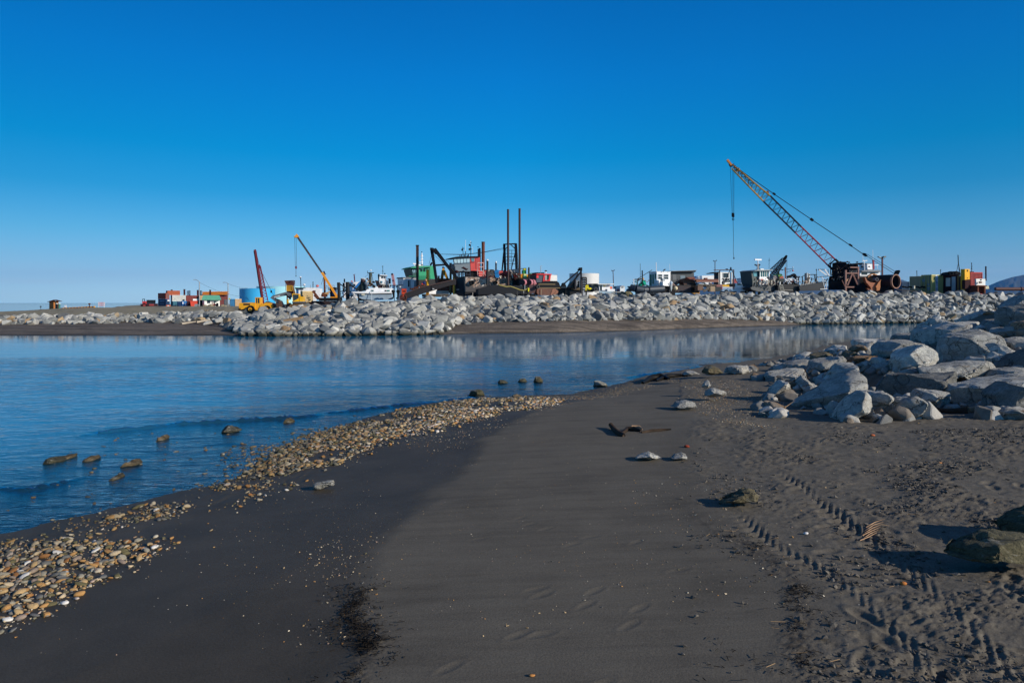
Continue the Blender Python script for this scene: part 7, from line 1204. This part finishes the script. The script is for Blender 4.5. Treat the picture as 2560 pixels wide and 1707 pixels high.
mCK = mt('08070a', 0, .8); b_ = t.P('house', mCK, Y([(2083, 658), (2093, 655), (2112, 656.5), (2122, 661), (2145, 663), (2148, 672), (2148, 692), (2082, 690)], 0, 3.4)); t.P('cab_front', mCK, Y([(2081, 660), (2084, 657), (2090, 657), (2088, 682), (2078, 690), (2080, 672)], -.4, 0), L((2076.5, 659), (2076.5, 688), .14), L((2076, 659), (2090, 658), .14)); t.P('roof_clutter', mt('2a1c16', .4), L((2094, 656), (2116, 656.5), .3), L((2122, 661), (2158, 658), .22), L((2130, 661), (2150, 660), .3), SP(2127, 660, 3, .5, .7), SP(2143, 661, 3, .5, .7)); t.P('carbody', mCK, Y([(2075, 690), (2150, 690), (2148, 724), (2072, 724), (2072, 702)], .2, 3.2)); t.P('track', mTY, Y([(2072, 712), (2078, 704), (2145, 704), (2150, 714), (2146, 724), (2076, 724)], -1.0, -.1)); t.P('winch_gear', mt('3c2a20', .5), WH(2120, 692, 6, -.3, 0), WH(2098, 694, 5, -.3, 0), B(2126, 666.5, 2145, 669.5, -.08, 0)); t.P('pipes', mt('6a6a6c', .1), *[L((2124+k*3.2, 676, -.08), (2124+k*3.2, 682, -.08), .12) for k in range(6)]); t.P('highlights', mt('b0a494', .05), B(2083, 697, 2086, 701, -.05, .15), B(2119, 689, 2122, 692, -.35, .1), B(2134, 689, 2142, 690.5, -.05, .15))
rc = random.Random(9)
t.P('ropes_and_gear', mt('3a2c26', .3, .8), *[L((x, y, -.15), (x+rc.uniform(-5, 7), y+rc.uniform(-5, 5), -.15-rc.random()*.5), .06+.12*rc.random()) for x, y in ((rc.uniform(2082, 2146), rc.uniform(658, 715)) for _ in range(60))], *[SP(rc.uniform(2092, 2146), rc.uniform(654, 663), rc.uniform(1.2, 2.6), .3, .8, 6, .2) for _ in range(16)])
[t.P('fitting', mt('9a8c7c', .2, .6), L((x, y, -.3), (x+rc.uniform(-2.5, 2.5), y+rc.uniform(-2, 2), -.4), .07+.06*rc.random())) for x, y in ((rc.uniform(2080, 2146), rc.uniform(672, 716)) for _ in range(22))]
# rusty trestle frame
t = Th('rust_trestle', 'tall rust brown steel trestle frame in front of the big crane', 'frame', 2131, 103.5, 10); m = mt('7a5044', .35)
t.P('post', m, B(2113.5, 675, 2117, GND, 0, .3)); t.P('post', m, B(2145, 667, 2148.2, 712, 0, .3)); t.P('beam', m, B(2117, 681.5, 2145, 684.5, .02, .28), B(2126, 666.8, 2145, 670, .02, .28), B(2117, 716, 2136, 719.2, .02, .28)); t.P('diagonal', m, L((2130, 685), (2118, 714), .26), L((2132, 685), (2143.5, 711), .26), L((2105, 700), (2112, 716), .12)); t.P('gusset', mt('b88a60', .1), Y([(2117, 700), (2122, 695), (2122, 699), (2117, 705)], .05, .2))
t = Th('white_tug', 'white wheelhouse boat showing behind the crane and the big pipe', 'boat', 2175, 116, 14); t.P('upper_house', mWHP, Y([(2168, 660), (2181, 660), (2183, 674), (2169, 674)], 0, 2)); t.P('bridge', mWH, B(2150, 678, 2200, 690, 0, 4)); t.P('bridge_roof', mt('6a7078', 0), Y([(2149, 677.5), (2156, 675.5), (2192, 675), (2201, 679), (2200, 680), (2150, 679.5)], -.5, 4.4)); t.P('window', mGL, B(2154, 680, 2168, 687, -.05, 0), B(2176, 680, 2187, 686, -.05, 0)); t.P('hull', mt('20242a', .1), B(2148, 690, 2205, GND, -.1, 4)); t.P('mast', mt('a8323c', 0), L((2183, 650), (2184, 673), .3)); t.P('antenna', mWHP, L((2182, 625), (2182.5, 650), .06), L((2157, 636), (2157.5, 668), .06), L((2156, 652), (2168, 651.5), .12), L((2161, 652), (2161.5, 676), .12), L((2186, 663), (2196, 662), .1), L((2193, 662), (2194, 672), .08)); t.P('life_ring', mBK, SP(2155.5, 667, 2.8)); t.P('funnel', mt('3c4248', .1), B(2187, 672, 2195, 677, 1, 2), B(2166, 658, 2181, 660, .2, 1.8)); t.P('flag', mDR, B(2171, 665, 2174.5, 668, -.04, 0))
t = Th('lamp_post', 'dark post with two floodlights above the big pipe', 'lamp post', 2206.5, 110, 0); t.P('post', mt('5a2426', .3), B(2205, 642, 2208, GND, 0, .22)); t.P('floodlight', mt('b8bcb8', 0), Y([(2195, 641), (2201, 643), (2202, 645.5), (2196, 642.8)], -.2, .3)); t.P('floodlight', mt('8c8474', 0), B(2208.5, 640.5, 2214, 643.5, -.2, .3)); t.P('arm', mDK, L((2200, 646.5), (2213, 646), .08))
t = Th('sheave_wheel', 'orange rusty sheave wheel rim showing behind the anchor', 'wheel', 2184, 107, 5, base=5.4); t.P('rim', mt('c0804c', .3), WH(2184, 700, 16, 0, .5, 28, .86)); t.P('hub', mDR, WH(2184, 700, 3, .05, .4)); t.P('spoke', mRU, *[L((2184, 700, .25), (2184+14*math.cos(a), 700+14*math.sin(a), .25), .2) for a in (3.5, 4.2, 4.9, 5.6, 6.1)])
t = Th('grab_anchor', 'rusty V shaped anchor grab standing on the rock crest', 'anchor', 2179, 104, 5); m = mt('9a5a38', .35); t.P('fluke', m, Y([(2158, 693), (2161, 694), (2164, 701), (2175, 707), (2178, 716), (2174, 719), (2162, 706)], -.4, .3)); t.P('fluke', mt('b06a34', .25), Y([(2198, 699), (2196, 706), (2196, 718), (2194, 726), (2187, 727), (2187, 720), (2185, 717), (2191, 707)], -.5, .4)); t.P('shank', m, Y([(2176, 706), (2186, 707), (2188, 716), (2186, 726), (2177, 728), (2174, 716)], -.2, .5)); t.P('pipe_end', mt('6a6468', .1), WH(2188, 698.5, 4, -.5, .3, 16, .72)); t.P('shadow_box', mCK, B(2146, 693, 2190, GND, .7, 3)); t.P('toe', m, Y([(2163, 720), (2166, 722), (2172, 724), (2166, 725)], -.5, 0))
# big pipe
t = Th('large_pipe', 'large rusty steel pipe lying with its open end towards the water', 'pipe', 2240, 105, 0)
def bigpipe(r0, r1):
    def f(s):
        c = Vector(s.p(2240, 703.6, 0)); ax = Vector((-.45, .9, 0)).normalized(); e1 = Vector((ax.y, -ax.x, 0)); Rm = 18.8/F*105; vs = []; n = 36
        for d in (0, 4.6):
            for rr_ in (r0, r1):
                for k in range(n):
                    a = 2*math.pi*k/n; q = c+ax*d+(e1*math.cos(a)+Vector((0, 0, 1))*math.sin(a))*Rm*rr_; vs.append(tuple(q))
        fs = []
        for k in range(n):
            j = (k+1) % n; fs += [(k, j, 2*n+j, 2*n+k), (n+k, n+j, 3*n+j, 3*n+k), (k, j, n+j, n+k), (2*n+k, 2*n+j, 3*n+j, 3*n+k)]
        return vs, fs
    return f
t.P('shell', mt('261c1c', .35, .6), bigpipe(1.0, .93), smooth=True); 
def piperim(s):
    c = Vector(s.p(2240, 703.6, 0)); ax = Vector((-.45, .9, 0)).normalized(); e1 = Vector((ax.y, -ax.x, 0)); Rm = 18.8/F*105; vs = []; n = 36
    for d, rr_ in ((-.08, 1.02), (-.08, .9), (.25, 1.02), (.25, .9)):
        for k in range(n):
            a = 2*math.pi*k/n; vs.append(tuple(c+ax*d+(e1*math.cos(a)+Vector((0, 0, 1))*math.sin(a))*Rm*rr_))
    fs = []
    for k in range(n):
        j = (k+1) % n; fs += [(k, j, n+j, n+k), (2*n+k, 2*n+j, 3*n+j, 3*n+k), (k, j, 2*n+j, 2*n+k), (n+k, n+j, 3*n+j, 3*n+k)]
    return vs, fs
t.P('rim', mt('8c6450', .35), piperim); t.P('cradle', mCK, B(2192, 716, 2240, GND, .5, 2.5)); t.P('inner_frame', mt('9098a4', 0), B(2242, 695, 2247, 706, 2.2, 2.3))
def rigging(name, label, cat, x0, x1, D, ylo, yhi, n, cols, seed, base=4.6):
    r = random.Random(seed); t = Th(name, label, cat, (x0+x1)/2, D, 8, base=base)
    for c in cols:
        t.P('gear', mt(c, .15, .6), *[L((x, y), (x+r.uniform(-3, 3), y+r.uniform(-5, 3)), .05+.14*r.random()) for x, y in ((r.uniform(x0, x1), r.uniform(ylo, yhi)) for _ in range(n))])
        t.P('lump', mt(c, .15, .7), *[SP(r.uniform(x0, x1), r.uniform((ylo+yhi)/2, yhi), r.uniform(.9, 2.0), .2, .8, 6, .25) for _ in range(n//2)])
rigging('deck_gear', 'tangle of deck gear and pipes behind the long boat cabin', 'deck gear', 912, 978, 94, 702, 718, 16, ('3a3634', 'a89c90', '6a4028'), 1)
rigging('deck_gear', 'dark gear and cans between the lifting frame and the yellow crane', 'deck gear', 814, 900, 95, 716, 744, 18, ('26282c', '8c8a86', '2a5a90'), 2, 3.4)
rigging('deck_gear', 'rails and fittings along the stern deck of the dredge', 'deck gear', 1204, 1300, 89, 678, 697, 18, ('6a2420', '2a2624', 'b8aca0'), 3)
rigging('deck_gear', 'scrap and gear heaped on the scow beside the plywood hut', 'deck gear', 1690, 1800, 92, 698, 716, 18, ('3a2218', '8a6a54', '2c3034'), 4)
rigging('deck_gear', 'railings and gear along the grey workboat deck', 'deck gear', 1882, 1948, 100, 696, 714, 18, ('2a2c2e', 'b0aa9e', '4a3430'), 5)
rigging('deck_gear', 'white and dark fittings on the low scow left of the big crane', 'deck gear', 1996, 2068, 100, 696, 714, 22, ('b8b4ac', '26282c', '6c6660'), 6)
rigging('deck_gear', 'small masts and gear at the bow of the inflatable hull', 'deck gear', 1582, 1624, 93, 700, 720, 12, ('2c3036', '8a6a5a', '1d8a6c'), 7)
# ---------------------------------------------------------------- right containers
for x, y, c, lab in ((2284.5, 719.5, 'd0ccb8', 'small white drum on the rocks before the olive container'),):
    t = Th('small_drum', lab, 'drum', x, 113, 0); t.P('drum', mt(c, 0), CY(x, 714.5, 722, 2.8)); t.P('lid', mGY, CY(x, 714, 714.6, 3.0))
t = Th('scrap_row', 'dark scrap and rubble lying before the olive container', 'scrap', 2275, 114.5, 5); t.P('lump', mCK, *[SP(2258+k*5.2, 717+(k % 3), 3.4, 0, .6, 6, .25) for k in range(12)]); t.P('orange_bracket', mt('c08a3c', .2), L((2311, 719), (2315, 712), .25), L((2313, 712), (2317, 711.5), .2))
t = Th('blue_container', 'low blue container behind the open end of the big pipe', 'container', 2264, 126, 8); t.P('box', mt('1f5a86', .08), B(2254, 704, 2274, GND, 0, 3)); t.P('rib', mt('184a70', .05), *[B(2255+k*2.4, 704.5, 2256+k*2.4, GND, -.05, 0) for k in range(8)])
container(2274, 2300.5, 2303, 690, GND, 116, 'd6c9a2', 'plain olive container at the left of the right hand container row', th=15, ribs=(1, 9), g=4.9, rust=.12)
def stencil(t, cb):
    p_ = t.P('name_band', mWHP, cb.face('R', .32, .52, .02, .98, .075, .055)); text_on(cb, 'R', 'GENSTAR', .42, .5, .42, mt('1c3c8c', 0), p_, 'container_lettering', True, .085)
    t.P('label_block', mt('9ab0b8', 0), cb.face('L', .12, .38, .22, .36, .06, .05), cb.face('L', .6, .85, .46, .55, .06, .05), cb.face('L', .6, .85, .64, .8, .06, .05)); t.P('lock_bar', mt('3c6a7c', 0), *[cb.face('L', u, u+.02, .05, .95, .1, .05) for u in (.2, .35, .62, .8)])
container(2303, 2329, 2357.5, 686.5, GND, 114, 'cfc884', 'yellow green container with a white lettered band on its front', th=22, ribs=(11, 3), g=4.9, rust=.08, extra=stencil)
t, cb = container(2349, 2394, 2396, 686.5, GND, 112.5, '4a1416', 'dark maroon container with a pale door and a square white board', th=12, ribs=(1, 14), g=4.9, rust=.3)
t.P('white_board', mt('dfe0de', 0), cb.face('L', .38, .62, .15, .6, .1, .06)); t.P('door', mt('a8b6bc', 0), cb.face('L', .70, .91, .10, .98, .1, .06))
t = Th('tyre_heap', 'black hose coils and tyres heaped on the dark container roof', 'tyre heap', 2388, 113.5, 6, base=8.0); [t.P('coil', mTY, WH(x, y, r, .1*k, .1*k+.5, 14, .72)) for k, (x, y, r) in enumerate(((2379, 683, 5), (2386, 683.5, 5.5), (2394, 683, 5.5), (2400, 684, 5), (2427, 681, 4)))]; t.P('heap', mTY, Y([(2370, 688), (2374, 684), (2380, 680), (2390, 678.5), (2402, 680), (2404, 688)], .2, 2.2), B(2424, 678.6, 2437, 680.4, .2, 1.5))
cb = CB(2402, 2412, 2424.5, 672.5, GND, 111, 26, 4.9); t = Th('yellow_tower_box', 'tall upright yellow steel box between the maroon and red containers', 'steel box', 2412, 111); c_ = t.P('box', mt('e2a92c', .1, .6), cb.body()); t.P('hole', mBK, cb.face('R', .4, .62, .03, .1, .03), cb.face('R', .45, .55, .34, .38, .03), parent=c_); t.P('curve_mark', mt('7a5a18', 0), cb.face('R', .2, .24, .5, .6, .02), cb.face('R', .24, .6, .6, .612, .02), parent=c_); t.P('base_scrap', mDR, B(2411, 719, 2416, GND, -.8, -.1))
cb = CB(2393, 2402, 2405, 689, GND, 112, 26, 4.9); t = Th('brown_locker', 'brown upright locker left of the tall yellow box', 'locker', 2399, 112); t.P('box', mt('8a6424', .2), cb.body()); t.P('panel', mt('2c1c10', 0), cb.face('L', .5, .8, .1, .95, .04))
container(2424.8, 2426, 2456, 680.5, GND, 114, 'b8423e', 'red corrugated container right of the tall yellow box', th=12, ribs=(9, 1), g=4.9, rust=.12)
cb = CB(2437, 2440.5, 2463.5, 697, 713, 109, 16); t = Th('rusty_white_tank', 'white steel tank box with a round rusty port on a rusty skid', 'tank', 2450, 109, 16, base=4.9); t.P('box', mt('e4e2da', .22, .6), cb.body()); t.P('port', mt('5a2a22', .4), WH(2448.5, 706, 2.2, -.35, 0)); t.P('vent', mBK, cb.face('R', .42, .58, .08, .26, .04)); t.P('skid', mRU, B(2438, 713.5, 2462, 716, -.4, 1.4), B(2440, 716, 2443, GND, -.3, 1.2), B(2457, 716, 2460, GND, -.3, 1.2)); t.P('dark_shelf', mDR, Y([(2424, 700), (2438, 698), (2438, GND if 0 else 722), (2424, 722)], .8, 1.4))
t = Th('pale_rock_slab', 'pale fibreglass lid lying at the right end of the containers', 'lid', 2467, 111, 5); t.P('lid', mt('cfc8a4', 0), Y([(2460, 718), (2464, 714.5), (2472, 715), (2473, 721), (2462, 722)], 0, 1.2)); t.P('rim', mt('a8a080', 0), B(2460, 721.5, 2473, 722.6, -.05, 1.2))
for x, y0, y1, lab, kind in ((2292, 677, 690, 'short dark pole above the olive container', 0), (2351.5, 674, 688, 'short dark pole above the yellow green container', 0), (2429, 657, 681, 'pole with small lamps above the red container', 1), (2464.5, 666, 702, 'dark brown pole at the right end of the containers', 2)):
    t = Th('roof_pole', lab, 'pole', x, 118 if kind < 2 else 111, 0, base=H-(y1-YH)/F*118); t.P('pole', mDK if kind < 2 else mDR, L((x, y0), (x+.3, y1), .1 if kind < 2 else .22, 6)); t.P('tip', mDK, SP(x, y0+1.5, 1.1, 0, 2))
    if kind: t.P('lamp', mDK, SP(x+.5, y0+9, 1.4), SP(x, y0+15, 1.6)); 
t = Th('antenna_tripod', 'thin black antenna on tripod legs over the hose coils', 'antenna', 2395, 114, 0, base=8.2); t.P('mast', mBK, L((2395, 638), (2396, 660), .12)); [t.P('leg', mBK, L((2396, 656), (x, 680), .07)) for x in (2391.5, 2398, 2400)]; t.P('tip', mBK, SP(2395, 638.5, 1.2))
t = Th('timber_beam', 'long brown timber beam lying before the maroon container', 'beam', 2420, 112.6, 2); t.P('beam', mt('6a4634', .1, .85), Y([(2390, 726), (2400, 723), (2455, 718.5), (2460, 720.5), (2400, 728), (2391, 728.5)], -.2, .3)); t.P('pale_end', mt('b08c74', 0), Y([(2391, 724.5), (2400, 723.5), (2399, 725), (2392, 726)], -.23, -.2))
t = Th('long_pipeline', 'long dark rusty pipeline on the crest at the right edge', 'pipe', 2530, 118, 0); t.P('pipe', mt('54302a', .4), L((2488, 722.5), (2700, 723), .62, 16)); t.P('flange', mt('6a4038', .3), L((2552, 722.6), (2554, 722.6), .8, 16))
t = Th('long_plank', 'thin dark plank lying along the rock crest before the olive container', 'plank', 2270, 112.6, 0); t.P('plank', mt('2c2420', .1), L((2242, 724), (2290, 728.5), .2)); t.P('end', mt('54443c', .1), L((2288, 728.3), (2292, 728.8), .23))
# ---------------------------------------------------------------- distant hills
def hills(name, pts, D, depth):
    VV, FF = [], []; n = 0; P2 = []
    for (xa, ya), (xb, yb_) in zip(pts[:-1], pts[1:]):
        for k in range(12): P2.append((xa+(xb-xa)*k/12, ya+(yb_-ya)*k/12))
    P2.append(pts[-1]); rows = 14
    for j in range(rows):
        v = j/(rows-1); Dj = D-depth*(1-v)
        for i, (x, y) in enumerate(P2):
            X = (x-CX)/F*D; hz = H+(YH-y)/F*D; prof = v**.8 if v < 1 else 1
            rr_ = float(fbm(np.array([i*.22]), np.array([j*.5]), 4, 7)[0])-.5; VV.append((X*Dj/D, Dj, -5+(hz+5)*prof*(1+.25*rr_*3*(1-v)*v)))
    m_ = len(P2); VV2 = list(VV)
    for i, (x, y) in enumerate(P2): VV2.append(((x-CX)/F*D*1.15, D*1.15, -5))
    for j in range(rows):
        for i in range(m_-1): FF.append((j*m_+i, j*m_+i+1, (j+1)*m_+i+1, (j+1)*m_+i))
    m, nt, bs = newmat('tundra'); tcn = nt.nodes.new('ShaderNodeTexCoord').outputs['Object']; n1 = noise_node(nt, .004, 6, .65, tcn)
    nt.links.new(ramp_node(nt, [(.35, (.035,.040,.022)), (.6, (.07,.07,.045)), (.70, (.07,.07,.045)), (.74, (.6,.6,.6))], n1), bs.inputs['Base Color']); bs.inputs['Roughness'].default_value = .95
    o = mesh_obj(name, VV2, FF, m, smooth=True); tag(o, kind='structure')
hills('hills', [(2380, 757), (2420, 742), (2470, 715), (2500, 702), (2530, 693), (2560, 687), (2620, 678), (2700, 690), (2800, 730), (2900, 757)], 6500, 900)
hills('hills', [(1500, 757), (1700, 735), (1800, 708), (1830, 698), (1850, 695), (1880, 698), (1930, 704), (2000, 712), (2060, 716), (2100, 712), (2180, 722), (2255, 699), (2290, 712), (2360, 757)], 8000, 900)
# ---------------------------------------------------------------- air
def haze():
    m = bpy.data.materials.new('haze_air'); m.use_nodes = True; nt = m.node_tree; nt.nodes.clear(); o = nt.nodes.new('ShaderNodeOutputMaterial'); v = nt.nodes.new('ShaderNodeVolumePrincipled')
    v.inputs['Color'].default_value = (.10, .42, 1, 1); v.inputs['Density'].default_value = 5e-5; v.inputs['Anisotropy'].default_value = .0; nt.links.new(v.outputs[0], o.inputs['Volume'])
    x0, x1, y0, y1, z0, z1 = -9500, 9500, -60, 9600, -8, 420
    vs = [(x, y, z) for z in (z0, z1) for x, y in ((x0, y0), (x1, y0), (x1, y1), (x0, y1))]
    ob = mesh_obj('haze', vs, [(0,3,2,1), (4,5,6,7), (0,1,5,4), (1,2,6,5), (2,3,7,6), (3,0,4,7)], m); tag(ob, kind='stuff')
haze()
